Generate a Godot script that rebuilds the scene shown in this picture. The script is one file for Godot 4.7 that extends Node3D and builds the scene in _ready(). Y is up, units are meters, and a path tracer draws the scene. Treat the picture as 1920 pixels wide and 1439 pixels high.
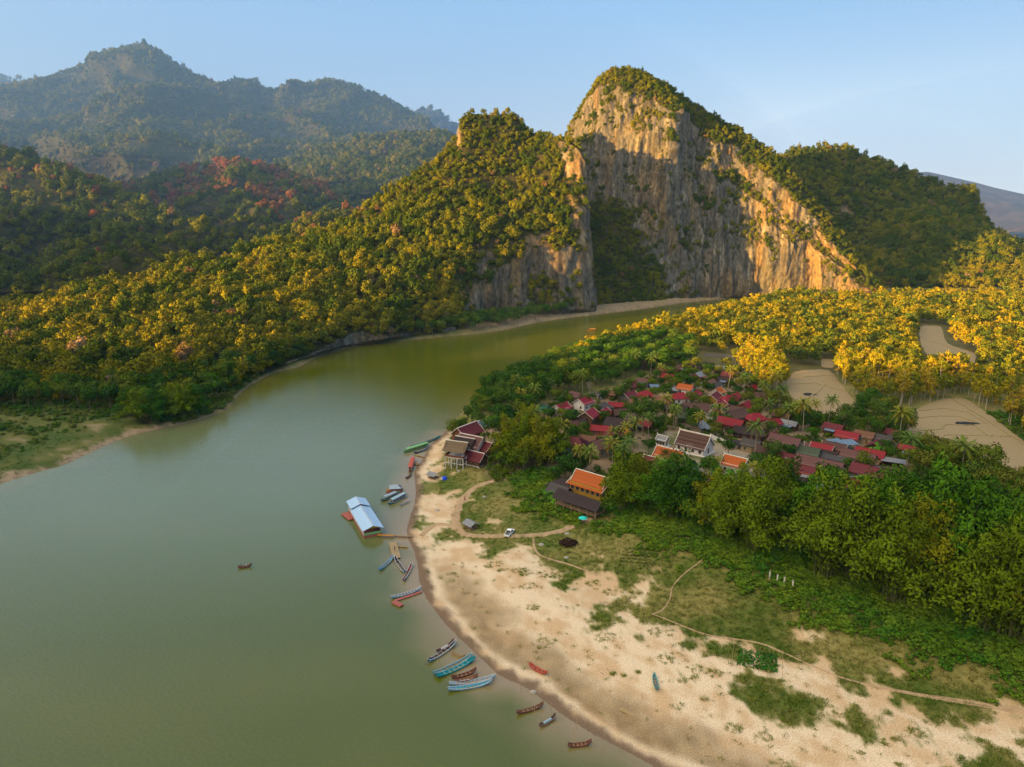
extends Node3D
# A river bend below limestone cliffs, seen from a drone 105 m above the water. +x is right, -z is away from the drone, y = 0 is the water.

const FOCAL := 1321.0            # lens: pixels of the 1920 wide survey photograph
const PITCH := 0.24086           # the drone looks 13.8 degrees down
const EYE := Vector3(0, 105, 0)
const SUN_YAW := 1.045           # the way sunlight travels, from ahead towards the right
const SUN_UP := 7.0              # degrees above the horizon

var rng := RandomNumberGenerator.new()
var wide := FastNoiseLite.new()   # slow, broad noise
var fine := FastNoiseLite.new()   # quick noise
var used := {}
var marks := []                   # things that labels refer to: [phrase, place]
var feet := []                    # footprints kept free of trees: [x, z, radius]
var M := {}


class Shape:
	var v := PackedVector3Array()
	var n := PackedVector3Array()
	var c := PackedColorArray()

	func tri(a: Vector3, b: Vector3, d: Vector3, way: Vector3, col := Color.WHITE) -> void:
		tri3(a, b, d, way, way, way, col)

	func tri3(a: Vector3, b: Vector3, d: Vector3, na: Vector3, nb: Vector3, nd: Vector3, col := Color.WHITE) -> void:
		v.push_back(a)
		n.push_back(na)
		if (b - a).cross(d - a).dot(na + nb + nd) > 0.0:
			v.push_back(d)
			v.push_back(b)
			n.push_back(nd)
			n.push_back(nb)
		else:
			v.push_back(b)
			v.push_back(d)
			n.push_back(nb)
			n.push_back(nd)
		c.push_back(col)
		c.push_back(col)
		c.push_back(col)

	func quad(a: Vector3, b: Vector3, d: Vector3, e: Vector3, hint: Vector3, col := Color.WHITE) -> void:
		var w := (b - a).cross(d - a)
		if w.length_squared() < 1e-12:
			w = (d - a).cross(e - a)
		w = w.normalized()
		if w.dot(hint) < 0.0:
			w = -w
		tri(a, b, d, w, col)
		tri(a, d, e, w, col)

	func box(t: Transform3D, s: Vector3, col := Color.WHITE) -> void:
		var h := s * 0.5
		for k in 3:
			for side in [-1.0, 1.0]:
				var o := Vector3.ZERO
				o[k] = side * h[k]
				var p := Vector3.ZERO
				p[(k + 1) % 3] = h[(k + 1) % 3]
				var q := Vector3.ZERO
				q[(k + 2) % 3] = h[(k + 2) % 3]
				quad(t * (o - p - q), t * (o + p - q), t * (o + p + q), t * (o - p + q), t.basis * o, col)

	func block(at: Vector3, s: Vector3, col := Color.WHITE) -> void:
		box(Transform3D(Basis(), at), s, col)

	func bar(a: Vector3, b: Vector3, w: float, h: float, col := Color.WHITE) -> void:
		var z := (b - a)
		var l := z.length()
		if l < 1e-4:
			return
		z /= l
		var up := Vector3.UP if absf(z.y) < 0.98 else Vector3.RIGHT
		var x := up.cross(z).normalized()
		box(Transform3D(Basis(x, z.cross(x), z), (a + b) * 0.5), Vector3(w, h, l), col)

	func tube(p: Array, r: Array, sides: int, col := Color.WHITE) -> void:
		var last := PackedVector3Array()
		var lastn := PackedVector3Array()
		for i in p.size():
			var d: Vector3 = (p[mini(i + 1, p.size() - 1)] - p[maxi(i - 1, 0)]).normalized()
			var s := d.cross(Vector3(0.31, 0.12, 0.94) if absf(d.z) < 0.9 else Vector3.RIGHT).normalized()
			var u := d.cross(s)
			var ring := PackedVector3Array()
			var rn := PackedVector3Array()
			for k in sides:
				var a := TAU * k / sides
				var w := s * cos(a) + u * sin(a)
				rn.push_back(w)
				ring.push_back(p[i] + w * r[i])
			if i:
				for k in sides:
					var j := (k + 1) % sides
					tri3(last[k], last[j], ring[j], lastn[k], lastn[j], rn[j], col)
					tri3(last[k], ring[j], ring[k], lastn[k], rn[j], rn[k], col)
			last = ring
			lastn = rn
		for k in range(1, sides - 1):
			tri(last[0], last[k], last[k + 1], (p[-1] - p[-2]).normalized(), col)

	func lathe(prof: Array, sides: int, col := Color.WHITE) -> void:   # prof: Vector2(radius, height)
		for i in prof.size() - 1:
			var a: Vector2 = prof[i]
			var b: Vector2 = prof[i + 1]
			for k in sides:
				var p := TAU * k / sides
				var q := TAU * (k + 1) / sides
				var m := (p + q) * 0.5
				quad(Vector3(a.x * cos(p), a.y, a.x * sin(p)), Vector3(a.x * cos(q), a.y, a.x * sin(q)), Vector3(b.x * cos(q), b.y, b.x * sin(q)), Vector3(b.x * cos(p), b.y, b.x * sin(p)), Vector3(cos(m) * (b.y - a.y), a.x - b.x, sin(m) * (b.y - a.y)), col)

	func mesh() -> ArrayMesh:
		var a := []
		a.resize(Mesh.ARRAY_MAX)
		a[Mesh.ARRAY_VERTEX] = v
		a[Mesh.ARRAY_NORMAL] = n
		a[Mesh.ARRAY_COLOR] = c
		var m := ArrayMesh.new()
		m.add_surface_from_arrays(Mesh.PRIMITIVE_TRIANGLES, a)
		return m


# ---------------------------------------------------------------- naming and grouping

func tag(o: Node, label := "", category := "", group := "", kind := "") -> Node:
	for p in [["label", label], ["category", category], ["group", group], ["kind", kind]]:
		if p[1]:
			o.set_meta(p[0], p[1])
	return o


func numbered(called: String) -> String:
	var k: int = used.get(called, 0)
	used[called] = k + 1
	return called if k == 0 else "%s_%03d" % [called, k]


func part(parent: Node, called: String, m: Mesh, mat: Material, t := Transform3D()) -> MeshInstance3D:
	var o := MeshInstance3D.new()
	o.name = called if parent != self else numbered(called)
	if parent != self:
		var k := 0
		while parent.has_node(NodePath(o.name)):
			k += 1
			o.name = "%s_%03d" % [called, k]
	o.mesh = m
	o.material_override = mat
	o.transform = t
	parent.add_child(o, true)
	return o


func thing(called: String, at_: Vector3, yaw := 0.0) -> Node3D:
	var o := Node3D.new()
	o.name = numbered(called)
	o.position = at_
	o.rotation.y = yaw
	add_child(o, true)
	return o


func structure(called: String, m: Mesh, mat: Material) -> MeshInstance3D:
	var o := part(self, called, m, mat)
	o.set_meta("kind", "structure")
	return o


func copies(parent: Node, called: String, m: Mesh, mat: Material, where: Array, tints: Array) -> void:
	if where.is_empty():
		return
	var mm := MultiMesh.new()
	mm.transform_format = MultiMesh.TRANSFORM_3D
	mm.use_colors = true
	mm.mesh = m
	mm.instance_count = where.size()
	for i in where.size():
		mm.set_instance_transform(i, where[i])
		mm.set_instance_color(i, tints[i])
	var o := MultiMeshInstance3D.new()
	var k := 0
	o.name = called
	while parent.has_node(NodePath(o.name)):
		k += 1
		o.name = "%s_%03d" % [called, k]
	o.multimesh = mm
	o.material_override = mat
	o.set_meta("kind", "stuff")
	parent.add_child(o, true)


# ---------------------------------------------------------------- materials

func lin(r: float, g: float, b: float) -> Color:
	return Color(r, g, b).linear_to_srgb()


func noise_tex(freq: float, lo: float, hi: float, octaves := 4, kind := FastNoiseLite.TYPE_SIMPLEX_SMOOTH, as_normal := false, bump := 4.0, size := 512) -> NoiseTexture2D:
	var f := FastNoiseLite.new()
	f.noise_type = kind
	f.frequency = freq
	f.fractal_octaves = octaves
	f.seed = 11 + int(freq * 1000.0)
	var t := NoiseTexture2D.new()
	t.width = size
	t.height = size
	t.seamless = true
	t.noise = f
	if as_normal:
		t.as_normal_map = true
		t.bump_strength = bump
	else:
		var g := Gradient.new()
		g.set_color(0, Color(lo, lo, lo))
		g.set_color(1, Color(hi, hi, hi))
		t.color_ramp = g
	return t


func mat(col: Color, rough := 0.9, tex: Texture2D = null, scale := Vector3.ONE, in_world := false) -> StandardMaterial3D:
	var m := StandardMaterial3D.new()
	m.albedo_color = col
	m.roughness = rough
	m.metallic_specular = 0.3
	if tex:
		m.albedo_texture = tex
		m.uv1_triplanar = true
		m.uv1_world_triplanar = in_world
		m.uv1_scale = scale
	return m


func painted(m: StandardMaterial3D) -> StandardMaterial3D:   # reads the mesh's own colours
	m.vertex_color_use_as_albedo = true
	return m


func leafy(r: float, g: float, b: float, back := 0.25) -> StandardMaterial3D:
	var m := painted(mat(lin(r, g, b), 0.9))
	m.metallic_specular = 0.1
	if back > 0.0:
		m.backlight_enabled = true
		m.backlight = Color(back, back, back)
	return m


# ---------------------------------------------------------------- survey: bearings from the drone to places

func bearing(px: float, py: float) -> Vector3:      # direction whose forward share is 1
	var x := (px - 960.0) / FOCAL
	var y := (719.5 - py) / FOCAL
	var s := sin(PITCH)
	var c := cos(PITCH)
	var z := y * s + c
	return Vector3(x / z, (y * c - s) / z, -1.0)


func at(px: float, py: float, away: float) -> Vector3:
	return EYE + bearing(px, py) * away


func level(px: float, py: float, h: float) -> Vector3:  # where that bearing meets the level h
	var b := bearing(px, py)
	return EYE + b * ((h - EYE.y) / b.y)


func spot(px: float, py: float, up := 0.0) -> Vector3:   # where that bearing comes within «up» of the land
	var b := bearing(px, py)
	var t := (22.0 + up - EYE.y) / b.y
	var last := t
	for i in 60:
		var p := EYE + b * t
		if p.y <= maxf(height(p.x, p.z), 0.0) + up:
			break
		last = t
		t += maxf(0.6, t * 0.008)
	for i in 8:
		var m := (t + last) * 0.5
		var p := EYE + b * m
		if p.y <= maxf(height(p.x, p.z), 0.0) + up:
			t = m
		else:
			last = m
	var q := EYE + b * t
	q.y = maxf(height(q.x, q.z), 0.0)
	return q


func outline(pts: Array) -> PackedVector2Array:      # survey outline -> plan outline (x, z)
	var o := PackedVector2Array()
	for p in pts:
		var q := spot(p[0], p[1])
		o.push_back(Vector2(q.x, q.z))
	return o


# ---------------------------------------------------------------- the lie of the land

const CELL := 4.0
const GX := 310
const GZ := 290
const GX0 := -480.0
const GZ0 := -1060.0
var sd := PackedFloat32Array()       # metres from the river's edge, positive on land
var river := PackedVector2Array()


func survey_river() -> void:
	var right := [[1223, 1438], [1164, 1407], [1108, 1377], [1066, 1351], [1009, 1309], [981, 1288], [939, 1272], [897, 1233], [869, 1205], [836, 1175], [800, 1126], [787, 1100], [781, 1060], [775, 1034], [763, 1010], [761, 993], [768, 968], [776, 946], [779, 920], [777, 905], [775, 889], [780, 876], [789, 868], [808, 834], [826, 822], [850, 790], [905, 740], [1000, 695], [1065, 668], [1160, 638], [1220, 622], [1290, 605], [1360, 587], [1430, 571]]
	var left := [[1420, 555], [1400, 556], [1340, 562], [1280, 568], [1200, 580], [1150, 586], [1100, 592], [1050, 598], [1000, 606], [950, 618], [900, 625], [820, 632], [750, 640], [690, 646], [640, 656], [590, 672], [560, 688], [510, 700], [470, 722], [450, 738], [425, 768], [380, 786], [310, 802], [250, 815], [205, 832], [150, 858], [120, 872], [60, 888], [0, 907], [-120, 935]]
	river.append_array([Vector2(600, 220), Vector2(330, 70), Vector2(160, -30), Vector2(75, -75)])
	for p in right:
		var q := level(p[0], p[1], 0.0)
		river.push_back(Vector2(q.x, q.z))
	river.append_array([Vector2(400, -905), Vector2(560, -960), Vector2(580, -975), Vector2(400, -925)])
	for p in left:
		var q := level(p[0], p[1], 0.0)
		river.push_back(Vector2(q.x, q.z))
	river.append_array([Vector2(-700, -255), Vector2(-700, 220)])
	sd.resize(GX * GZ)
	var segs := []
	for i in river.size():
		var a := river[i]
		var b := river[(i + 1) % river.size()]
		segs.append([a, b, (a + b) * 0.5, a.distance_to(b) * 0.5])
	# distances on every fourth point first, so that only near edges are measured on the others
	for j in GZ:
		for i in GX:
			var p := Vector2(GX0 + i * CELL, GZ0 + j * CELL)
			var best := 1e9
			for s in segs:
				var m: Vector2 = s[2]
				if absf(p.x - m.x) - s[3] > best or absf(p.y - m.y) - s[3] > best:
					continue
				var d := p.distance_to(Geometry2D.get_closest_point_to_segment(p, s[0], s[1]))
				if d < best:
					best = d
			sd[j * GX + i] = -best if Geometry2D.is_point_in_polygon(p, river) else best


func shore(x: float, z: float) -> float:
	var u := clampf((x - GX0) / CELL, 0.0, GX - 1.001)
	var w := clampf((z - GZ0) / CELL, 0.0, GZ - 1.001)
	var i := int(u)
	var j := int(w)
	u -= i
	w -= j
	var k := j * GX + i
	return lerpf(lerpf(sd[k], sd[k + 1], u), lerpf(sd[k + GX], sd[k + GX + 1], u), w)


func left_side(x: float, z: float) -> bool:
	if z > -255.0:
		return x < -100.0
	if z > -520.0:
		return x < -75.0
	return x < -40.0 + (-z - 520.0) * 0.92


func height(x: float, z: float) -> float:
	var s := shore(x, z)
	if s < 0.0:
		return maxf(s * 0.12, -4.0) - 0.05
	if left_side(x, z):
		return 2.6 * smoothstep(0.0, 22.0, s) + 1.2 * smoothstep(0.0, 4.0, s) + 4.0 * smoothstep(30.0, 90.0, s) + wide.get_noise_2d(x * 3.0, z * 3.0) * minf(1.2, s * 0.05)
	var squeeze := 1.0 - 0.62 * smoothstep(258.0, 300.0, -z)   # the bank is steep below the riverside houses
	squeeze *= 1.0 + 0.25 * smoothstep(200.0, 120.0, -z)
	var q := s / squeeze
	return 0.5 * smoothstep(0.0, 3.0, q) + 2.8 * smoothstep(2.0, 34.0, q) + 5.7 * smoothstep(34.0, 84.0, q) + wide.get_noise_2d(x * 2.2, z * 2.2) * minf(0.9, q * 0.03)


func ground(p: Vector3) -> Vector3:
	return Vector3(p.x, maxf(height(p.x, p.z), 0.0), p.z)
# ---------------------------------------------------------------- ground, river, paths and fields

var sand_line := PackedVector2Array()     # where the beach gives way to grass
var brush_line := PackedVector2Array()    # where the grass gives way to scrub
var village_yard := PackedVector2Array()
var temple_yard := PackedVector2Array()
var field_outlines := []


func side_of(line: PackedVector2Array, p: Vector2) -> float:   # signed distance; positive to the left of travel seen from above with z down
	var best := 1e9
	var sgn := 1.0
	for i in line.size() - 1:
		var q := Geometry2D.get_closest_point_to_segment(p, line[i], line[i + 1])
		var d := p.distance_to(q)
		if d < best:
			best = d
			sgn = signf((line[i + 1] - line[i]).cross(p - line[i]))
	return best * sgn


func soil(x: float, z: float, h: float) -> Color:
	var s := shore(x, z)
	var a := fine.get_noise_2d(x * 2.0, z * 2.0)
	var b := wide.get_noise_2d(x * 9.0 + 50.0, z * 9.0)
	var e := fine.get_noise_2d(x * 9.0, z * 9.0 + 300.0)
	var green := Color(0.11, 0.145, 0.024).lerp(Color(0.30, 0.26, 0.085), clampf(0.5 + b * 0.9 + e * 0.35, 0.0, 1.0))
	var dirt := Color(0.27, 0.195, 0.12).lerp(Color(0.38, 0.28, 0.17), clampf(0.5 + a, 0.0, 1.0))
	var sand := Color(0.80, 0.64, 0.42).lerp(Color(0.64, 0.45, 0.25), smoothstep(-0.15, 0.45, a * 0.8 + e * 0.55 + fine.get_noise_2d((x - z) * 5.0, (x + z) * 1.2) * 0.5))
	var mud := Color(0.20, 0.14, 0.09)
	if s < 0.0:
		return mud
	if left_side(x, z):
		var g := Color(0.06, 0.10, 0.02).lerp(Color(0.15, 0.15, 0.04), clampf(0.45 + b * 0.8 + e * 0.5, 0.0, 1.0))
		var bare := smoothstep(5.0, 0.5, s + e * 4.0 + a * 5.0) * (0.9 if z > -345.0 else 0.45)
		bare = maxf(bare, smoothstep(0.4, 0.6, a * 0.7 + b * 0.7) * 0.5)
		bare = maxf(bare, smoothstep(-600.0, -650.0, z) * (0.75 + e * 0.5))
		return g.lerp(Color(0.38, 0.28, 0.18), clampf(bare, 0.0, 1.0))
	var p := Vector2(x, z)
	var c := green
	var far := -z
	if far < 330.0:
		var k := side_of(sand_line, p)          # positive inland
		var t := clampf(0.5 - k / 24.0 + a * 1.2 + b * 0.8 + e * 0.55, 0.0, 1.0)
		c = green.lerp(sand, smoothstep(0.26, 0.66, t + fine.get_noise_2d(x * 30.0, z * 30.0) * 0.22))
		var w := side_of(brush_line, p)
		c = c.lerp(Color(0.06, 0.11, 0.016), smoothstep(-4.0, 8.0, w + a * 16.0 + e * 8.0) * 0.8)
		# trampled and withered belt along the water
		var belt := smoothstep(3.0, 6.0, s + a * 3.0) * smoothstep(19.0, 9.0, s + a * 9.0) * smoothstep(205.0, 175.0, far)
		c = c.lerp(Color(0.36, 0.245, 0.11).lerp(Color(0.22, 0.15, 0.07), clampf(0.5 + e * 1.1 + a * 0.6, 0.0, 1.0)), belt * 0.8)
		c = c.lerp(mud, smoothstep(3.6, 1.4, s + e * 1.6 + a * 1.8))
	if far > 225.0:
		var yard := smoothstep(-4.0, 3.0, side_of_ring(village_yard, p) + a * 5.0)
		c = c.lerp(dirt.lerp(Color(0.09, 0.10, 0.035), clampf(0.35 + a * 0.9 + b * 0.5, 0.0, 1.0)), yard)
		var temple := smoothstep(-1.5, 1.5, side_of_ring(temple_yard, p) + a)
		c = c.lerp(Color(0.36, 0.30, 0.21).lerp(Color(0.14, 0.15, 0.05), smoothstep(-0.1, 0.3, b + a * 0.5)), temple)
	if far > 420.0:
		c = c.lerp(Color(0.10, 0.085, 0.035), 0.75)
	return c


func side_of_ring(ring: PackedVector2Array, p: Vector2) -> float:
	var best := 1e9
	for i in ring.size():
		best = minf(best, p.distance_to(Geometry2D.get_closest_point_to_segment(p, ring[i], ring[(i + 1) % ring.size()])))
	return best if Geometry2D.is_point_in_polygon(p, ring) else -best


func grid_mesh(p: PackedVector3Array, c: PackedColorArray, cols: int, rows: int) -> ArrayMesh:
	var n := PackedVector3Array()
	n.resize(p.size())
	for j in rows:
		for i in cols:
			var l := p[j * cols + maxi(i - 1, 0)]
			var r := p[j * cols + mini(i + 1, cols - 1)]
			var u := p[maxi(j - 1, 0) * cols + i]
			var d := p[mini(j + 1, rows - 1) * cols + i]
			var w := (r - l).cross(d - u)
			n[j * cols + i] = w.normalized() if w.length_squared() > 1e-12 else Vector3.UP
	var flip := 0
	for k in range(0, p.size(), 37):
		flip += 1 if n[k].y > 0.0 else -1
	if flip < 0:
		for k in n.size():
			n[k] = -n[k]
	var idx := PackedInt32Array()
	idx.resize((cols - 1) * (rows - 1) * 6)
	var q := 0
	for j in rows - 1:
		for i in cols - 1:
			var k := j * cols + i
			var order := [k, k + 1, k + cols, k + 1, k + cols + 1, k + cols] if flip < 0 else [k, k + cols, k + 1, k + 1, k + cols, k + cols + 1]
			for o in 6:
				idx[q + o] = order[o]
			q += 6
	var a := []
	a.resize(Mesh.ARRAY_MAX)
	a[Mesh.ARRAY_VERTEX] = p
	a[Mesh.ARRAY_NORMAL] = n
	a[Mesh.ARRAY_COLOR] = c
	a[Mesh.ARRAY_INDEX] = idx
	var m := ArrayMesh.new()
	m.add_surface_from_arrays(Mesh.PRIMITIVE_TRIANGLES, a)
	return m


func build_ground() -> void:
	sand_line = outline([[2300, 1480], [1920, 1395], [1760, 1370], [1640, 1345], [1500, 1290], [1400, 1245], [1300, 1205], [1220, 1165], [1120, 1110], [1020, 1070], [930, 1045], [880, 1015], [840, 985], [812, 955], [800, 920], [812, 890], [815, 862], [835, 835], [850, 800]])
	brush_line = outline([[2300, 1330], [1920, 1275], [1790, 1235], [1660, 1190], [1560, 1150], [1480, 1105], [1400, 1075], [1330, 1040], [1260, 1010], [1190, 1000], [1150, 975], [1100, 962], [1040, 958], [1000, 945], [985, 930]])
	village_yard = outline([[930, 905], [1010, 870], [1050, 900], [1150, 930], [1300, 945], [1480, 925], [1600, 975], [1720, 930], [1740, 890], [1660, 800], [1540, 800], [1440, 745], [1370, 690], [1250, 690], [1150, 740], [1010, 755], [930, 800], [850, 800], [845, 850], [900, 865]])
	temple_yard = outline([[1215, 830], [1250, 808], [1290, 812], [1350, 830], [1420, 845], [1440, 880], [1400, 915], [1320, 890], [1250, 868], [1200, 845]])
	var cols := 560
	var rows := 430
	var p := PackedVector3Array()
	var c := PackedColorArray()
	p.resize(cols * rows)
	c.resize(cols * rows)
	for j in rows:
		var r := 45.0 * pow(1150.0 / 45.0, float(j) / (rows - 1))
		for i in cols:
			var a := deg_to_rad(lerpf(-76.0, 76.0, float(i) / (cols - 1)))
			var x := sin(a) * r
			var z := -cos(a) * r
			var h := height(x, z)
			p[j * cols + i] = Vector3(x, h + (fine.get_noise_2d(x * 14.0, z * 14.0) * 0.12 if h > 0.6 else 0.0), z)
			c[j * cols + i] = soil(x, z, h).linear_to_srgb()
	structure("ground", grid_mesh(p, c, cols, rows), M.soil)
	# the plain beyond, out to the horizon
	var fp := PackedVector3Array()
	var fc := PackedColorArray()
	for j in 24:
		var r := 1140.0 * pow(3800.0 / 1140.0, j / 23.0)
		for i in 90:
			var a := deg_to_rad(lerpf(-75.0, 75.0, i / 89.0))
			fp.push_back(Vector3(sin(a) * r, 6.0, -cos(a) * r))
			fc.push_back(Color(0.08, 0.085, 0.035).lerp(Color(0.2, 0.15, 0.08), clampf(0.4 + wide.get_noise_2d(sin(a) * r, cos(a) * r), 0, 1)).linear_to_srgb())
	structure("plain", grid_mesh(fp, fc, 90, 24), M.soil)


func build_river() -> void:
	var p := PackedVector3Array()
	var c := PackedColorArray()
	var cols := 190
	var rows := 190
	for j in rows:
		for i in cols:
			var x := lerpf(-720.0, 640.0, i / (cols - 1.0))
			var z := lerpf(230.0, -1000.0, j / (rows - 1.0))
			if j < 60:
				z = lerpf(230.0, -60.0, j / 59.0)
			else:
				z = lerpf(-60.0, -1000.0, (j - 59.0) / (rows - 60.0))
			p.push_back(Vector3(x, 0.0, z))
			var s := -shore(x, z)
			var deep := Color(0.070, 0.084, 0.006)
			var streak := wide.get_noise_2d(x * 1.2, z * 2.6)
			deep = deep.lerp(Color(0.094, 0.10, 0.012), clampf(streak * 1.2, 0.0, 0.6))
			deep = deep.lerp(Color(0.125, 0.155, 0.085), smoothstep(-130.0, -270.0, z) * smoothstep(-430.0, -300.0, z) * smoothstep(20.0, -90.0, x) * 0.8)  # mid-left water painted paler to stand for reflected sky
			var near := 1.0 if not left_side(x, z) and z > -330.0 else 0.25
			var shallow := smoothstep(13.0, 0.5, s + wide.get_noise_2d(x * 8.0, z * 8.0) * 7.0) * near
			c.push_back(deep.lerp(Color(0.235, 0.175, 0.10), shallow * 0.9).linear_to_srgb())
	structure("river", grid_mesh(p, c, cols, rows), M.water)


func ribbon(called: String, pts: Array, width: float, m: Material, lift := 0.06) -> void:
	var line := []
	for q in pts:
		line.append(spot(q[0], q[1]))
	var s := Shape.new()
	var run := []
	for i in line.size() - 1:
		var p0: Vector3 = line[maxi(i - 1, 0)]
		var p1: Vector3 = line[i]
		var p2: Vector3 = line[i + 1]
		var p3: Vector3 = line[mini(i + 2, line.size() - 1)]
		var steps := maxi(2, int(p1.distance_to(p2) / 1.1))
		for k in steps:
			run.append(p1.cubic_interpolate(p2, p0, p3, float(k) / steps))
	run.append(line[-1])
	var lastl := PackedVector3Array()
	for i in run.size():
		var d: Vector3 = run[mini(i + 1, run.size() - 1)] - run[maxi(i - 1, 0)]
		var side := Vector3(-d.z, 0, d.x).normalized()
		var here := PackedVector3Array()
		for k in 5:
			var f := k / 2.0 - 1.0
			var w := width * 0.5 * (1.0 + fine.get_noise_2d(run[i].x * 6.0 + k * 31.0, run[i].z * 6.0) * 0.55)
			var q: Vector3 = run[i] + side * f * w
			q.y = height(q.x, q.z) + lift + 0.12 * (1.0 - f * f)
			if absf(f) > 0.9:
				q.y -= 0.14
			here.push_back(q)
		if i:
			for k in 4:
				s.quad(lastl[k], lastl[k + 1], here[k + 1], here[k], Vector3.UP)
		lastl = here
	structure(called, s.mesh(), m)


func sheet(called: String, pts: Array, lift: float, m: Material) -> MeshInstance3D:   # a patch laid over the ground
	var ring := PackedVector2Array()
	var o := outline(pts)
	for i in o.size():                       # soften the corners
		var a := o[(i + o.size() - 1) % o.size()]
		var b := o[i]
		var d := o[(i + 1) % o.size()]
		ring.push_back(a.lerp(b, 0.75))
		ring.push_back(b.lerp((a + d) * 0.5, 0.12))
		ring.push_back(b.lerp(d, 0.25))
	var s := Shape.new()
	var tris := Geometry2D.triangulate_polygon(ring)
	for k in range(0, tris.size(), 3):
		drape(s, ring[tris[k]], ring[tris[k + 1]], ring[tris[k + 2]], lift, 0)
	field_outlines.append(ring)
	return structure(called, s.mesh(), m)


func drape(s: Shape, a: Vector2, b: Vector2, d: Vector2, lift: float, deep: int) -> void:
	if deep < 5 and maxf(a.distance_to(b), maxf(b.distance_to(d), d.distance_to(a))) > 9.0:
		var p := (a + b) * 0.5
		var q := (b + d) * 0.5
		var r := (d + a) * 0.5
		drape(s, a, p, r, lift, deep + 1)
		drape(s, p, b, q, lift, deep + 1)
		drape(s, r, q, d, lift, deep + 1)
		drape(s, p, q, r, lift, deep + 1)
		return
	s.tri(Vector3(a.x, height(a.x, a.y) + lift, a.y), Vector3(b.x, height(b.x, b.y) + lift, b.y), Vector3(d.x, height(d.x, d.y) + lift, d.y), Vector3.UP)


func build_fields() -> void:
	var f1 := sheet("rice_field", [[1488, 697], [1556, 693], [1590, 738], [1612, 762], [1588, 790], [1530, 775], [1482, 745], [1472, 720]], 0.35, M.straw)
	var f2 := sheet("rice_field", [[1718, 768], [1770, 748], [1810, 748], [1850, 775], [1925, 830], [1990, 880], [1925, 900], [1850, 862], [1760, 835], [1690, 812]], 0.35, M.straw)
	var f3 := sheet("rice_field", [[1722, 612], [1766, 612], [1774, 646], [1832, 664], [1826, 690], [1752, 682], [1728, 655]], 0.35, M.straw)
	sheet("rice_field", [[1540, 674], [1566, 674], [1564, 692], [1540, 690]], 0.35, M.straw)
	for b in [[f1, [[1482, 722], [1530, 720], [1592, 738]]], [f1, [[1512, 750], [1535, 735], [1548, 720]]], [f1, [[1488, 708], [1562, 706]]], [f2, [[1722, 772], [1770, 767], [1815, 775], [1850, 795]]], [f2, [[1715, 785], [1760, 782], [1800, 783], [1832, 795]]], [f2, [[1700, 812], [1765, 807], [1775, 798], [1830, 800], [1860, 822]]], [f2, [[1770, 818], [1840, 818], [1900, 820]]], [f2, [[1790, 752], [1845, 785], [1880, 810], [1930, 838]]], [f3, [[1735, 640], [1772, 648], [1800, 660]]]]:
		var s := Shape.new()
		var pts: Array = b[1]
		for i in pts.size() - 1:
			var p := spot(pts[i][0], pts[i][1])
			var q := spot(pts[i + 1][0], pts[i + 1][1])
			for k in 10:
				var ends := []
				for m in 2:
					var u := p.lerp(q, (k + m) / 10.0)
					u.x += fine.get_noise_2d(u.x * 4.0, u.z * 4.0) * 1.1
					u.z += fine.get_noise_2d(u.x * 4.0 + 70.0, u.z * 4.0) * 1.1
					ends.append(ground(u) + Vector3(0, 0.4, 0))
				s.bar(ends[0], ends[1], 0.55 + 0.25 * (k % 3), 0.35 + 0.1 * (k % 2))
		var o := part(b[0], "field_bank", s.mesh(), M.bund)
		o.position = -b[0].position
	for q in [[f1, 1513, 741, 5.0], [f2, 1812, 795, 5.5]]:
		var s := Shape.new()
		var at0 := spot(q[1], q[2])
		for k in 14:
			var a := TAU * k / 14.0
			var b := TAU * (k + 1) / 14.0
			var ra: float = q[3] * (1.0 + 0.25 * sin(k * 2.3))
			var rb: float = q[3] * (1.0 + 0.25 * sin(((k + 1) % 14) * 2.3))
			s.tri(at0 + Vector3(0, 0.42, 0), at0 + Vector3(cos(a) * ra, 0.40, sin(a) * ra * 0.6), at0 + Vector3(cos(b) * rb, 0.40, sin(b) * rb * 0.6), Vector3.UP)
		part(q[0], "burnt_patch", s.mesh(), M.ash)


func build_paths() -> void:
	ribbon("path", [[934, 900], [905, 908], [884, 920], [866, 940], [856, 965], [858, 990], [880, 1004], [925, 1006], [980, 1005], [1035, 1000], [1075, 987], [1112, 970]], 3.6, M.track)
	ribbon("path", [[858, 990], [840, 985], [815, 985], [790, 1005]], 2.6, M.track)
	ribbon("path", [[1262, 790], [1252, 760], [1246, 745], [1252, 728], [1266, 712], [1290, 700]], 4.2, M.track)
	ribbon("path", [[1330, 1030], [1315, 1052], [1285, 1075], [1262, 1100], [1256, 1125], [1240, 1146], [1222, 1152]], 0.6, M.track, 0.04)
	ribbon("path", [[1222, 1152], [1262, 1167], [1330, 1192], [1420, 1206], [1470, 1225], [1560, 1265], [1650, 1290], [1760, 1312], [1930, 1340]], 0.7, M.track, 0.04)
	ribbon("path", [[1650, 1290], [1740, 1306], [1840, 1320], [1990, 1345]], 1.5, M.track, 0.03)
	ribbon("path", [[1000, 1006], [1003, 1030], [1020, 1045], [1070, 1060], [1120, 1080]], 1.0, M.track, 0.04)
	ribbon("path", [[826, 872], [850, 862], [868, 852], [878, 845]], 1.4, M.track, 0.05)
	ribbon("path", [[1420, 905], [1437, 890], [1446, 880], [1455, 860]], 4.0, M.track)
	ribbon("path", [[1075, 858], [1062, 840], [1052, 815], [1048, 790]], 4.0, M.track)
# ---------------------------------------------------------------- mountains

var slopes := {}      # mountain name -> {p, n, cols, rows}


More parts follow.
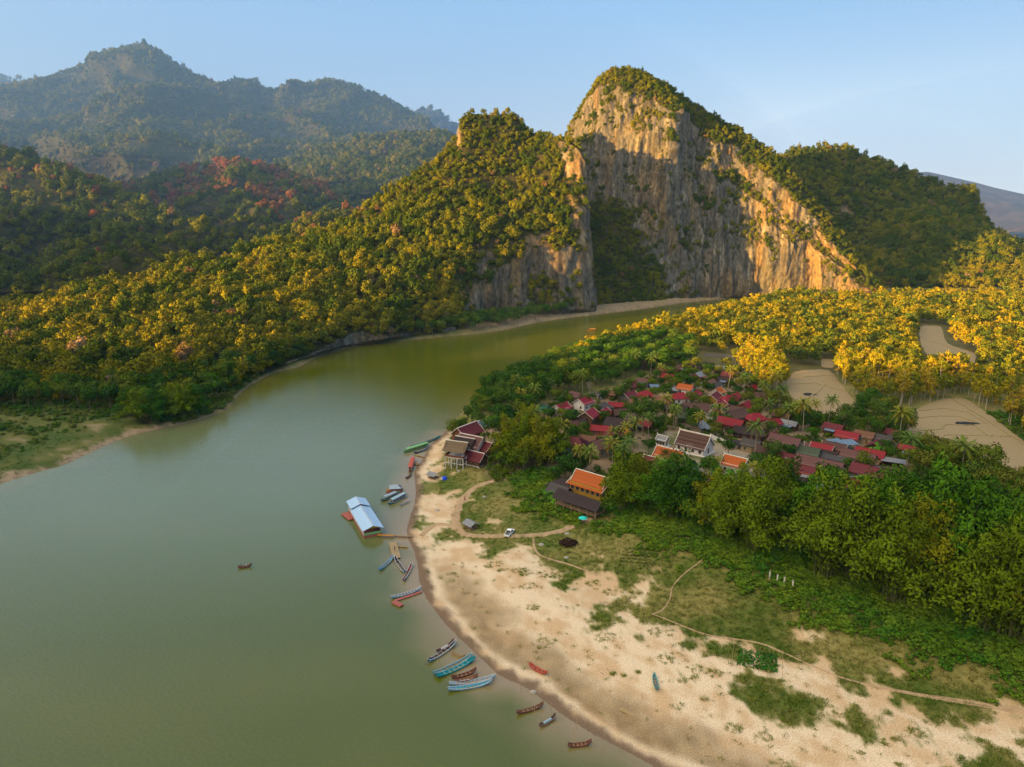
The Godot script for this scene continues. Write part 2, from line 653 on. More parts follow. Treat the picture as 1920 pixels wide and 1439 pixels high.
func along(line: PackedVector3Array, count: int) -> PackedVector3Array:
	var runs := PackedFloat32Array([0.0])
	for i in range(1, line.size()):
		runs.push_back(runs[i - 1] + line[i].distance_to(line[i - 1]))
	var out := PackedVector3Array()
	var k := 0
	for i in count:
		var want := runs[-1] * i / (count - 1.0)
		while k < line.size() - 2 and runs[k + 1] < want:
			k += 1
		var f := clampf((want - runs[k]) / maxf(runs[k + 1] - runs[k], 1e-4), 0.0, 1.0)
		out.push_back(line[k].lerp(line[k + 1], f))
	return out


func surveyed(line: Array) -> PackedVector3Array:
	var o := PackedVector3Array()
	for q in line:
		o.push_back(level(q[0], q[1], 2.0) if q[2] < 0 else at(q[0], q[1], q[2]))
	return o


# lines run from left to right as seen from the drone, from the crest down to the foot
func mountain(called: String, lines: Array, cols: int, rows: int, look: Dictionary) -> void:
	var l := []
	for q in lines:
		l.append(along(surveyed(q), cols))
	var crest: PackedVector3Array = l[0]
	var back1 := PackedVector3Array()
	var back2 := PackedVector3Array()
	for p in crest:
		var away := Vector3(p.x, 0, p.z).normalized()
		back1.push_back(Vector3(p.x, p.y * 0.72 if p.y > 0 else p.y, p.z) + away * look.get("back", 0.35) * maxf(p.y, 20.0))
		back2.push_back(Vector3(p.x, -6, p.z) + away * look.get("back", 0.35) * 3.2 * maxf(p.y, 20.0))
	var hidden := 7
	var p := PackedVector3Array()
	for j in hidden:
		for i in cols:
			var f := j / float(hidden)
			p.push_back(back2[i].lerp(back1[i], f * 2.0) if f < 0.5 else back1[i].lerp(crest[i], f * 2.0 - 1.0))
	for j in rows:
		var v := float(j) / (rows - 1) * (l.size() - 1)
		var k := mini(int(v), l.size() - 2)
		var f := v - k
		for i in cols:
			var a: Vector3 = l[k][i]
			var b: Vector3 = l[k + 1][i]
			var pre: Vector3 = l[maxi(k - 1, 0)][i]
			var post: Vector3 = l[mini(k + 2, l.size() - 1)][i]
			p.push_back(a.cubic_interpolate(b, pre, post, f))
	rows += hidden
	# relief
	var n := normals(p, cols, rows)
	var rock := FastNoiseLite.new()
	rock.noise_type = FastNoiseLite.TYPE_SIMPLEX_SMOOTH
	rock.fractal_type = FastNoiseLite.FRACTAL_RIDGED
	rock.fractal_octaves = 4
	rock.frequency = look.get("flute", 0.022)
	rock.seed = look.get("seed", 3)
	var bulk := FastNoiseLite.new()
	bulk.noise_type = FastNoiseLite.TYPE_SIMPLEX_SMOOTH
	bulk.fractal_octaves = 4
	bulk.frequency = look.get("bulk", 0.008)
	bulk.seed = look.get("seed", 3) + 7
	var spur := FastNoiseLite.new()
	spur.fractal_type = FastNoiseLite.FRACTAL_RIDGED
	spur.fractal_octaves = 3
	spur.frequency = look.get("spur_every", 0.004)
	spur.seed = look.get("seed", 3) + 13
	var amp_bulk: float = look.get("bulk_size", 8.0)
	var amp_rock: float = look.get("flute_size", 5.0)
	var amp_spur: float = look.get("spur_size", 0.0)
	var q := PackedVector3Array()
	q.resize(p.size())
	for j in rows:
		var edge := 0.15 + 0.85 * smoothstep(hidden, hidden + rows * 0.16, j)
		var foot := smoothstep(rows - 1.0, rows - 8.0, j)
		for i in cols:
			var k := j * cols + i
			var b := p[k]
			var w := n[k]
			var steep := smoothstep(0.55, 0.25, w.y)
			var d := bulk.get_noise_3d(b.x, b.y, b.z) * amp_bulk * lerpf(edge, 1.0, steep * 0.5)
			d += (rock.get_noise_3d(b.x, b.y * 0.16, b.z) * amp_rock + bulk.get_noise_3d(b.x * 5.0, b.y * 2.2, b.z * 5.0) * amp_rock * 0.5 + bulk.get_noise_3d(b.x * 17.0, b.y * 5.0, b.z * 17.0) * amp_rock * 0.3) * steep * (0.35 + 0.65 * edge)
			if amp_spur > 0.0:
				d += spur.get_noise_3d(b.x, b.y * 0.25, b.z) * amp_spur * edge
			q[k] = b + Vector3(w.x, w.y * 0.4, w.z) * d * foot
	n = normals(q, cols, rows)
	var c := PackedColorArray()
	c.resize(q.size())
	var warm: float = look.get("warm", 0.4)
	var floor_col: Color = look.get("floor", Color(0.035, 0.042, 0.012))
	for k in q.size():
		var b := q[k]
		var steep: float = smoothstep(0.50, 0.36, n[k].y + bulk.get_noise_3d(b.x * 6.0, b.y * 6.0, b.z * 6.0) * 0.12) * look.get("rocky", 1.0)
		var stain := bulk.get_noise_3d(b.x * 4.0, b.y * 0.9, b.z * 4.0)
		var streak := bulk.get_noise_3d(b.x * 16.0, b.y * 0.8, b.z * 16.0)
		var stone := Color(0.165, 0.158, 0.14).lerp(Color(0.29, 0.20, 0.10), clampf(stain * 1.8 + warm - 0.15 + smoothstep(230.0, 380.0, b.x) * 0.55, 0.0, 1.0))  # ochre stains; greyer left and warmer right also paint in shade and sun
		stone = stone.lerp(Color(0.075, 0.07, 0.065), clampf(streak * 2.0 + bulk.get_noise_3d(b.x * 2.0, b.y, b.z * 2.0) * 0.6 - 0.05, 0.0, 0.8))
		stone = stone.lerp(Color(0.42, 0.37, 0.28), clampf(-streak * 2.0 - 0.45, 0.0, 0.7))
		var veg := floor_col.lerp(Color(0.075, 0.065, 0.025), clampf(0.4 + stain, 0.0, 1.0))
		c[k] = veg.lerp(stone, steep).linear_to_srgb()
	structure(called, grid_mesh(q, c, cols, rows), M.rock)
	slopes[look.get("key", called)] = {"p": q, "n": n, "cols": cols, "rows": rows, "first": hidden - 1}


func normals(p: PackedVector3Array, cols: int, rows: int) -> PackedVector3Array:
	var n := PackedVector3Array()
	n.resize(p.size())
	for j in rows:
		for i in cols:
			var w := (p[j * cols + mini(i + 1, cols - 1)] - p[j * cols + maxi(i - 1, 0)]).cross(p[maxi(j - 1, 0) * cols + i] - p[mini(j + 1, rows - 1) * cols + i])
			n[j * cols + i] = w.normalized() if w.length_squared() > 1e-12 else Vector3.UP
	return n


func build_mountains() -> void:
	# forested karst on the left bank, flat topped, its right end a sheer cliff
	mountain("karst_hill", [
		[[-420, 590, 640], [-100, 592, 630], [60, 576, 625], [150, 551, 650], [200, 538, 665], [260, 536, 680], [300, 519, 690], [350, 504, 695], [420, 497, 715], [500, 466, 735], [570, 455, 750], [640, 424, 770], [680, 399, 780], [700, 380, 785], [740, 353, 800], [780, 328, 815], [810, 308, 825], [835, 282, 840], [858, 254, 850], [866, 219, 853], [880, 213, 857], [930, 217, 858], [964, 213, 855], [984, 244, 850], [1010, 252, 835], [1050, 262, 803], [1068, 266, 788], [1086, 278, 776], [1096, 300, 772], [1098, 320, 810], [1098, 345, 870]],
		[[-420, 640, 520], [-100, 640, 520], [60, 622, 520], [200, 590, 550], [350, 560, 590], [500, 530, 628], [640, 490, 676], [740, 440, 716], [835, 380, 757], [900, 335, 785], [970, 330, 790], [1040, 345, 770], [1080, 370, 758], [1094, 395, 760], [1098, 405, 800], [1098, 420, 855]],
		[[-420, 700, 432], [-100, 700, 432], [60, 690, 437], [200, 665, 460], [350, 640, 482], [500, 600, 540], [640, 570, 600], [740, 530, 637], [835, 480, 682], [900, 452, 712], [970, 448, 727], [1040, 450, 735], [1086, 465, 742], [1100, 480, 745], [1104, 490, 785], [1104, 500, 840]],
		[[-420, 735, 390], [-100, 735, 390], [60, 735, 393], [200, 730, 396], [350, 705, 415], [500, 660, 480], [640, 620, 545], [740, 590, 590], [835, 560, 640], [905, 540, 685], [970, 536, 712], [1040, 530, 725], [1088, 535, 736], [1104, 540, 741], [1108, 545, 780], [1108, 550, 830]],
		[[-420, 800, -1], [-100, 790, -1], [60, 770, -1], [230, 766, -1], [330, 764, -1], [430, 733, -1], [465, 710, -1], [560, 676, -1], [640, 650, -1], [750, 634, -1], [860, 620, -1], [905, 598, 690], [970, 594, 700], [1040, 590, 712], [1090, 587, 728], [1108, 587, 736], [1112, 587, 780], [1112, 590, 830]],
	], 340, 120, {"key": "left", "seed": 5, "bulk_size": 7.0, "flute_size": 5.0, "warm": 0.75, "spur_size": 5.0, "spur_every": 0.009})
	# the great limestone cliff
	mountain("limestone_cliff", [
		[[1020, 320, 1015], [1060, 256, 1003], [1075, 221, 988], [1100, 188, 978], [1120, 156, 974], [1150, 137, 968], [1175, 132, 965], [1205, 138, 964], [1245, 160, 958], [1290, 191, 953], [1340, 221, 950], [1400, 251, 941], [1450, 286, 921], [1465, 301, 915], [1490, 330, 903], [1520, 368, 889], [1560, 416, 872], [1590, 456, 858], [1620, 496, 844], [1645, 534, 831], [1668, 565, 820]],
		[[1022, 340, 1005], [1062, 268, 988], [1083, 228, 962], [1106, 186, 950], [1130, 158, 944], [1162, 150, 936], [1200, 157, 926], [1240, 178, 912], [1264, 204, 900], [1285, 222, 918], [1310, 240, 920], [1350, 258, 912], [1400, 287, 908], [1440, 314, 896], [1475, 344, 884], [1510, 388, 871], [1550, 434, 857], [1585, 470, 843], [1615, 504, 832], [1640, 540, 822], [1663, 568, 813]],
		[[1024, 420, 970], [1070, 320, 952], [1100, 290, 928], [1140, 276, 915], [1190, 268, 905], [1240, 272, 890], [1260, 280, 880], [1276, 288, 900], [1300, 296, 912], [1330, 300, 902], [1380, 325, 902], [1420, 350, 893], [1465, 385, 877], [1510, 430, 863], [1560, 472, 846], [1600, 506, 832], [1635, 542, 820], [1660, 569, 811]],
		[[1026, 480, 930], [1072, 390, 915], [1120, 375, 900], [1180, 362, 894], [1232, 352, 880], [1256, 350, 868], [1274, 350, 886], [1310, 352, 898], [1350, 352, 888], [1390, 372, 887], [1430, 396, 879], [1475, 430, 866], [1520, 464, 852], [1570, 496, 837], [1612, 524, 825], [1640, 547, 816], [1658, 570, 810]],
		[[1036, 540, 850], [1092, 480, 840], [1150, 468, 850], [1210, 464, 858], [1260, 462, 866], [1320, 462, 874], [1370, 464, 874], [1420, 476, 868], [1480, 496, 855], [1540, 516, 840], [1590, 532, 827], [1630, 552, 815], [1656, 571, 807]],
		[[1050, 592, 770], [1105, 588, 768], [1200, 580, 800], [1280, 571, 838], [1350, 564, 867], [1420, 557, 872], [1480, 557, 856], [1540, 557, 838], [1590, 560, 824], [1630, 566, 812], [1656, 577, 804]],
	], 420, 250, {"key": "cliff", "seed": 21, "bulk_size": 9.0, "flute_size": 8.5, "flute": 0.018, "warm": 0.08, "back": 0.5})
	# shaded hill behind the cliff
	mountain("hill", [
		[[1400, 320, 1240], [1440, 306, 1235], [1465, 297, 1240], [1490, 284, 1250], [1540, 277, 1255], [1590, 282, 1255], [1630, 297, 1250], [1660, 307, 1245], [1700, 322, 1240], [1740, 338, 1235], [1775, 354, 1225], [1795, 354, 1220], [1822, 352, 1217], [1833, 366, 1215], [1838, 398, 1210], [1850, 428, 1205], [1880, 448, 1190], [1930, 464, 1170], [2150, 480, 1150]],
		[[1400, 380, 1180], [1440, 380, 1175], [1500, 372, 1182], [1560, 368, 1192], [1640, 376, 1186], [1720, 392, 1178], [1790, 400, 1172], [1826, 410, 1168], [1845, 436, 1150], [1900, 465, 1115], [2150, 490, 1090]],
		[[1400, 470, 1110], [1500, 470, 1112], [1600, 468, 1115], [1660, 460, 1090], [1700, 430, 1070], [1730, 410, 1068], [1760, 430, 1062], [1800, 462, 1050], [1860, 470, 1025], [1930, 490, 1005], [2150, 508, 1000]],
		[[1400, 530, 1010], [1500, 530, 1005], [1600, 525, 1000], [1680, 500, 985], [1740, 485, 970], [1800, 500, 965], [1860, 508, 960], [1930, 515, 955], [2150, 525, 960]],
		[[1400, 560, 930], [1500, 560, 930], [1640, 556, 930], [1700, 546, 905], [1760, 542, 900], [1850, 542, 900], [1930, 546, 900], [2150, 550, 900]],
	], 210, 90, {"key": "right", "seed": 33, "bulk_size": 10.0, "flute_size": 5.0, "spur_size": 10.0, "spur_every": 0.006, "warm": 0.0})
	# rounded hills beyond the left valley
	mountain("hill", [
		[[-500, 200, 1050], [-100, 250, 1010], [0, 282, 1000], [60, 294, 990], [120, 320, 980], [170, 343, 970], [215, 358, 960], [300, 400, 945], [400, 450, 930]],
		[[-500, 330, 960], [0, 360, 950], [60, 365, 945], [120, 385, 935], [170, 400, 930], [215, 410, 922], [300, 440, 905], [400, 480, 890]],
		[[-500, 450, 880], [0, 450, 870], [60, 450, 868], [120, 455, 866], [170, 465, 860], [215, 470, 855], [300, 490, 845], [400, 510, 840]],
		[[-500, 560, 790], [0, 548, 785], [120, 545, 790], [215, 540, 800], [300, 530, 805], [400, 530, 810]],
	], 150, 60, {"key": "near_valley", "rocky": 0.0, "seed": 41, "bulk_size": 9.0, "flute_size": 0.0, "spur_size": 48.0, "spur_every": 0.0052})
	mountain("hill", [
		[[60, 420, 1160], [150, 405, 1150], [215, 362, 1150], [260, 346, 1160], [330, 329, 1180], [390, 312, 1190], [440, 304, 1200], [500, 315, 1210], [540, 330, 1210], [575, 346, 1200], [620, 372, 1190], [660, 388, 1160], [700, 396, 1150], [780, 404, 1150], [900, 410, 1150]],
		[[60, 470, 1060], [150, 455, 1055], [215, 420, 1055], [300, 395, 1060], [390, 375, 1075], [440, 365, 1085], [560, 395, 1095], [640, 416, 1075], [720, 420, 1070], [900, 428, 1080]],
		[[60, 520, 940], [150, 505, 940], [300, 470, 950], [440, 440, 965], [560, 440, 970], [640, 430, 980], [720, 425, 985], [900, 430, 1000]],
		[[60, 560, 830], [150, 560, 830], [300, 535, 845], [440, 505, 870], [560, 475, 890], [640, 460, 900], [720, 450, 910], [900, 450, 920]],
	], 190, 70, {"key": "red_hill", "rocky": 0.0, "seed": 47, "bulk_size": 9.0, "flute_size": 0.0, "spur_size": 52.0, "spur_every": 0.0050})
	mountain("hill", [
		[[430, 360, 1500], [480, 336, 1510], [540, 308, 1550], [580, 288, 1600], [620, 276, 1620], [660, 280, 1600], [700, 268, 1600], [740, 258, 1600], [790, 253, 1600], [840, 261, 1600], [880, 275, 1600], [1000, 305, 1600]],
		[[430, 385, 1380], [540, 345, 1390], [620, 318, 1420], [700, 305, 1430], [790, 300, 1440], [880, 310, 1440], [1000, 330, 1440]],
		[[430, 410, 1200], [540, 385, 1200], [620, 372, 1220], [700, 362, 1230], [790, 355, 1240], [880, 365, 1240], [1000, 380, 1240]],
	], 130, 45, {"key": "back_hill", "rocky": 0.0, "seed": 53, "bulk_size": 10.0, "flute_size": 0.0, "spur_size": 52.0, "spur_every": 0.005})
	# the high range
	mountain("mountain", [
		[[-500, 200, 2250], [-200, 185, 2230], [0, 166, 2220], [50, 158, 2210], [90, 154, 2200], [150, 134, 2200], [200, 108, 2200], [240, 88, 2200], [265, 80, 2200], [292, 88, 2200], [320, 110, 2200], [350, 136, 2210], [380, 155, 2220], [420, 169, 2240], [440, 157, 2250], [460, 160, 2260], [485, 170, 2270], [530, 170, 2280], [570, 165, 2290], [600, 156, 2300], [625, 154, 2300], [650, 162, 2300], [690, 174, 2310], [720, 182, 2310], [745, 200, 2310], [772, 225, 2310], [830, 262, 2300], [950, 300, 2250]],
		[[-500, 260, 2000], [0, 225, 1990], [90, 215, 1980], [200, 190, 1970], [265, 175, 1930], [330, 190, 1990], [400, 215, 2030], [480, 225, 2050], [570, 220, 2060], [650, 225, 2070], [720, 240, 2080], [800, 285, 2080], [950, 330, 2080]],
		[[-500, 310, 1750], [0, 280, 1740], [120, 270, 1720], [200, 255, 1690], [265, 245, 1660], [340, 255, 1720], [420, 275, 1790], [540, 285, 1830], [660, 290, 1840], [800, 320, 1850], [950, 350, 1850]],
		[[-500, 400, 1400], [0, 370, 1400], [200, 350, 1380], [300, 345, 1380], [420, 350, 1420], [540, 355, 1450], [700, 370, 1500], [950, 390, 1500]],
	], 240, 100, {"key": "range", "rocky": 0.0, "seed": 61, "bulk_size": 16.0, "bulk": 0.004, "flute_size": 0.0, "spur_size": 130.0, "spur_every": 0.0026, "floor": Color(0.055, 0.065, 0.025)})
	mountain("mountain", [
		[[640, 290, 3100], [720, 240, 3120], [770, 214, 3150], [800, 203, 3150], [825, 213, 3150], [850, 236, 3150], [920, 270, 3150], [1020, 310, 3100]],
		[[640, 330, 2700], [800, 290, 2700], [1020, 340, 2700]],
		[[640, 390, 2400], [800, 390, 2400], [1020, 390, 2400]],
	], 60, 24, {"key": "far_left", "rocky": 0.0, "seed": 67, "bulk_size": 25.0, "bulk": 0.003, "flute_size": 0.0})
	mountain("mountain", [
		[[-500, 130, 3300], [-100, 140, 3300], [10, 149, 3300], [60, 158, 3300], [160, 175, 3300]],
		[[-500, 200, 3000], [160, 230, 3000]],
		[[-500, 390, 2600], [160, 390, 2600]],
	], 40, 20, {"key": "far_edge", "rocky": 0.0, "seed": 68, "bulk_size": 25.0, "bulk": 0.003, "flute_size": 0.0})
	mountain("mountain", [
		[[1640, 345, 3300], [1700, 325, 3300], [1740, 322, 3300], [1775, 330, 3300], [1830, 342, 3300], [1870, 353, 3300], [1920, 364, 3300], [2000, 372, 3300], [2200, 380, 3300]],
		[[1640, 375, 3000], [1800, 372, 3000], [1920, 385, 3000], [2200, 392, 3000]],
		[[1640, 425, 3000], [1800, 430, 3000], [1920, 436, 2500], [2200, 440, 2500]],
	], 90, 34, {"key": "far_right", "rocky": 0.0, "seed": 71, "bulk_size": 40.0, "bulk": 0.003, "flute_size": 0.0, "floor": Color(0.22, 0.15, 0.085)})
	build_shading_hill()


# The hills left of and behind the drone, low sun beyond them: their evening shade lies over the village and the near water.
func build_shading_hill() -> void:
	var l := Vector3(sin(SUN_YAW), 0, -cos(SUN_YAW))
	var t := Vector3(cos(SUN_YAW), 0, sin(SUN_YAW))
	var crest := [[-1750, 10, -1150], [-1520, 225, -1000], [-1250, 250, -950], [-1000, 205, -850], [-800, 112, -700], [-603, 92, -640], [-556, 93, -640], [-454, 106, -640], [-410, 124, -640], [-280, 131, -640], [-250, 136, -640], [-218, 147, -640], [-138, 165, -640], [0, 185, -640], [400, 215, -640], [1200, 230, -640], [1800, 120, -640]]
	var cols := 260
	var rows := 26
	var p := PackedVector3Array()
	var c := PackedColorArray()
	for j in rows:
		var v := j / (rows - 1.0)
		for i in cols:
			var u := lerpf(-1750.0, 1800.0, i / (cols - 1.0))
			var k := 0
			while k < crest.size() - 2 and crest[k + 1][0] < u:
				k += 1
			var f := clampf((u - crest[k][0]) / float(crest[k + 1][0] - crest[k][0]), 0.0, 1.0)
			var top := lerpf(crest[k][1], crest[k + 1][1], smoothstep(0.0, 1.0, f))
			top += fine.get_noise_2d(u * 0.8, 9.0) * 8.0
			var across := lerpf(-330.0, 330.0, v)
			var h := top * (1.0 - smoothstep(0.0, 330.0, absf(across))) - 3.0
			var o := l * (lerpf(crest[k][2], crest[k + 1][2], f) + across) + t * u
			p.push_back(Vector3(o.x, h + wide.get_noise_2d(o.x * 2.0, o.z * 2.0) * 8.0 * smoothstep(0.0, 120.0, absf(across)), o.z))
			c.push_back(Color(0.05, 0.06, 0.02).linear_to_srgb())
	structure("hill", grid_mesh(p, c, cols, rows), M.rock)
# ---------------------------------------------------------------- plants

func scattered_dir(r: RandomNumberGenerator) -> Vector3:
	var z := r.randf_range(-1.0, 1.0)
	var a := r.randf() * TAU
	var q := sqrt(1.0 - z * z)
	return Vector3(q * cos(a), z, q * sin(a))


func leaf(s: Shape, p: Vector3, out: Vector3, size: float, r: RandomNumberGenerator, col: Color, slim := 0.6) -> void:
	var n := (out * 0.9 + scattered_dir(r)).normalized()
	var t := n.cross(scattered_dir(r)).normalized()
	var b := n.cross(t)
	var w := (out * 0.55 + n * 0.45).normalized()
	var q := r.randf_range(0.65, 1.2) * size
	s.tri(p + t * q, p + b * q * slim, p - t * q, w, col)
	s.tri(p + t * q, p - t * q, p - b * q * slim, w, col)


func crown(seed_: int, wide_: float, tall: float, base: float, clumps: int, leaves: int, size: float, open := 0.0) -> Shape:
	var r := RandomNumberGenerator.new()
	r.seed = seed_
	var s := Shape.new()
	for k in clumps:
		var d := scattered_dir(r)
		d.y = d.y * 0.8 + 0.18
		var reach := r.randf_range(0.45, 0.86)
		var mid := Vector3(d.x * wide_ * reach, base + tall * (0.5 + 0.5 * d.y * reach), d.z * wide_ * reach)
		var rc := wide_ * r.randf_range(0.26, 0.46) * (1.0 - open * 0.35)
		var tone := r.randf_range(0.62, 1.0)
		for i in leaves:
			var o := scattered_dir(r)
			if o.y < -0.35 and r.randf() < 0.6:
				o.y = -o.y
			var p := mid + Vector3(o.x, o.y * 0.8, o.z) * rc * r.randf_range(0.72, 1.06)
			leaf(s, p, (o + (p - Vector3(0, base + tall * 0.4, 0)).normalized() * 0.6).normalized(), size, r, Color(1, 1, 1) * (tone * r.randf_range(0.8, 1.0)))
	return s


func trunk(tall: float, thick: float, limbs: int, seed_: int, spread: float) -> Shape:
	var r := RandomNumberGenerator.new()
	r.seed = seed_
	var s := Shape.new()
	var lean := Vector3(r.randf_range(-0.06, 0.06), 0, r.randf_range(-0.06, 0.06)) * tall
	s.tube([Vector3(0, -0.6, 0), Vector3(0, tall * 0.3, 0) + lean * 0.2, Vector3(0, tall * 0.62, 0) + lean * 0.6, Vector3(0, tall, 0) + lean], [thick, thick * 0.75, thick * 0.5, thick * 0.15], 6)
	for k in limbs:
		var a := TAU * (k + r.randf()) / limbs
		var h := tall * r.randf_range(0.42, 0.75)
		var o := Vector3(cos(a), 0, sin(a)) * spread * r.randf_range(0.5, 0.9)
		s.tube([Vector3(0, h, 0) + lean * h / tall, Vector3(0, h + spread * 0.25, 0) + o * 0.5, Vector3(0, h + spread * 0.8, 0) + o], [thick * 0.4, thick * 0.25, thick * 0.07], 5)
	return s


func bamboo_leaves(seed_: int, culms: int, tall: float) -> Array:   # [foliage, culms]
	var r := RandomNumberGenerator.new()
	r.seed = seed_
	var f := Shape.new()
	var s := Shape.new()
	for k in culms:
		var a := TAU * (k * 0.382 + r.randf() * 0.2)
		var out := Vector3(cos(a), 0, sin(a))
		var foot := out * r.randf_range(0.0, 1.6)
		var bend := pow(r.randf(), 0.8)
		var h := tall * lerpf(1.0, 0.6, bend) * r.randf_range(0.86, 1.05)
		var bow := lerpf(0.06, 0.50, bend) * tall
		var pts := []
		var radii := []
		for i in 10:
			var t := i / 9.0
			pts.append(foot + out * bow * pow(t, 1.9) + Vector3(0, h * (1.18 * t - 0.18 * t * t - bend * 0.62 * pow(t, 3.6)), 0))
			radii.append(lerpf(0.07, 0.012, t))
		s.tube(pts, radii, 4)
		# each cane carries one drooping plume
		var tone := r.randf_range(0.6, 1.0)
		var fat := tall * r.randf_range(0.07, 0.108)
		for j in 290:
			var t := lerpf(0.38, 1.0, pow(r.randf(), 0.75))
			if r.randf() < 0.12:
				t = r.randf_range(0.1, 0.5)
			var q := t * 9.0
			var p0: Vector3 = pts[int(q)].lerp(pts[mini(int(q) + 1, 9)], q - int(q))
			var o := scattered_dir(r)
			if o.y < -0.3:
				o.y *= -0.6
			var rad := fat * (0.35 + 1.0 * sin(clampf((t - 0.25) / 0.78, 0.0, 1.0) * PI * 0.82 + 0.15)) * r.randf_range(0.6, 1.05)
			var p := p0 + o * rad + Vector3(0, -rad * 0.4 * r.randf(), 0)
			leaf(f, p, (o + Vector3(0, 0.4, 0) + out * 0.25).normalized(), 0.34, r, Color(1, 1, 1) * (tone * r.randf_range(0.78, 1.0)), 0.4)
	return [f, s]


func palm_parts(seed_: int, tall: float) -> Array:
	var r := RandomNumberGenerator.new()
	r.seed = seed_
	var f := Shape.new()
	var s := Shape.new()
	var lean := Vector3(r.randf_range(-1.2, 1.2), 0, r.randf_range(-1.2, 1.2))
	s.tube([Vector3(0, -0.6, 0), Vector3(0, 0.4, 0), Vector3(0, tall * 0.5, 0) + lean * 0.3, Vector3(0, tall, 0) + lean], [0.26, 0.19, 0.15, 0.12], 7)
	var top := Vector3(0, tall, 0) + lean
	for k in 26:
		var a := TAU * k * 0.382 + r.randf() * 0.3
		var rise := lerpf(1.25, -0.55, k / 25.0) + r.randf_range(-0.1, 0.1)
		var out := Vector3(cos(a), 0, sin(a))
		var len_ := r.randf_range(3.5, 4.3)
		var dry := k > 21
		var col := Color(1, 1, 1) * r.randf_range(0.75, 1.0)
		if dry:
			col = Color(1.0, 0.66, 0.5) * 0.9
		var pts := []
		for i in 9:
			var t := i / 8.0
			pts.append(top + out * len_ * (t * cos(rise * 0.8) + 0.12 * sin(t * 3.0)) + Vector3(0, len_ * (t * sin(rise) - 0.62 * t * t * (1.0 - 0.3 * absf(rise))), 0))
		var side := out.cross(Vector3.UP)
		for i in range(1, 9):
			var d: Vector3 = (pts[i] - pts[i - 1]).normalized()
			f.quad(pts[i - 1] - side * 0.04, pts[i - 1] + side * 0.04, pts[i] + side * 0.04, pts[i] - side * 0.04, Vector3.UP, col)
			for h in 2:
				for sgn in [-1.0, 1.0]:
					var q: Vector3 = pts[i - 1].lerp(pts[i], h * 0.5)
					var w := 0.95 * sin(clampf((i + h * 0.5) / 9.0, 0.12, 0.97) * PI * 0.86 + 0.25)
					var tip: Vector3 = q + side * sgn * w * 0.8 + d * w * 0.55 + Vector3(0, -0.34 * w, 0)
					f.tri(q - d * 0.10, q + d * 0.16, tip, (Vector3.UP + side * sgn * 0.5).normalized(), col)
	return [f, s]


func banana_shape(seed_: int) -> Array:
	var r := RandomNumberGenerator.new()
	r.seed = seed_
	var f := Shape.new()
	var s := Shape.new()
	for m in 3:
		var foot := Vector3(r.randf_range(-1.0, 1.0), 0, r.randf_range(-1.0, 1.0)) * (0.0 if m == 0 else 1.0)
		var h := r.randf_range(1.8, 2.8)
		s.tube([foot + Vector3(0, -0.3, 0), foot + Vector3(0, h * 0.6, 0), foot + Vector3(0, h, 0)], [0.16, 0.13, 0.09], 6)
		for k in 8:
			var a := TAU * k * 0.382 + r.randf()
			var out := Vector3(cos(a), 0, sin(a))
			var side := out.cross(Vector3.UP)
			var rise := r.randf_range(0.4, 1.4)
			var l := r.randf_range(1.7, 2.4)
			var prev := foot + Vector3(0, h, 0)
			var pw := 0.08
			for i in range(1, 6):
				var t := i / 5.0
				var p := foot + Vector3(0, h, 0) + out * l * t + Vector3(0, l * (rise * t - 1.15 * t * t), 0)
				var w: float = [0.08, 0.34, 0.42, 0.4, 0.26, 0.03][i]
				for sg in [-1.0, 1.0]:
					f.quad(prev, p, p + side * sg * w + Vector3(0, -w * 0.3, 0), prev + side * sg * pw + Vector3(0, -pw * 0.3, 0), Vector3.UP, Color(1, 1, 1) * r.randf_range(0.75, 1.0))
				prev = p
				pw = w
	return [f, s]


func bare_shape(seed_: int) -> Shape:
	var r := RandomNumberGenerator.new()
	r.seed = seed_
	var s := Shape.new()
	branch(s, r, Vector3.ZERO, Vector3.UP, 3.6, 0.2, 4)
	return s


func branch(s: Shape, r: RandomNumberGenerator, p: Vector3, d: Vector3, l: float, w: float, left: int) -> void:
	var q := p + d * l
	s.tube([p, p.lerp(q, 0.5) + scattered_dir(r) * l * 0.06, q], [w, w * 0.8, w * 0.55], 4)
	if left == 0:
		return
	for k in 3:
		branch(s, r, q, (d + scattered_dir(r) * 0.85 + Vector3(0, 0.15, 0)).normalized(), l * r.randf_range(0.55, 0.78), w * 0.55, left - 1)


# kinds of plants: each has a few built forms, shared by every copy
var plants := {}


func form(kind: String, crown_name: String, stem_name: String, crowns: Array, stems: Array, leaf_mats: Array, bark: Material) -> void:
	plants[kind] = {"crown_name": crown_name, "stem_name": stem_name, "crowns": crowns, "stems": stems, "mats": leaf_mats, "bark": bark}


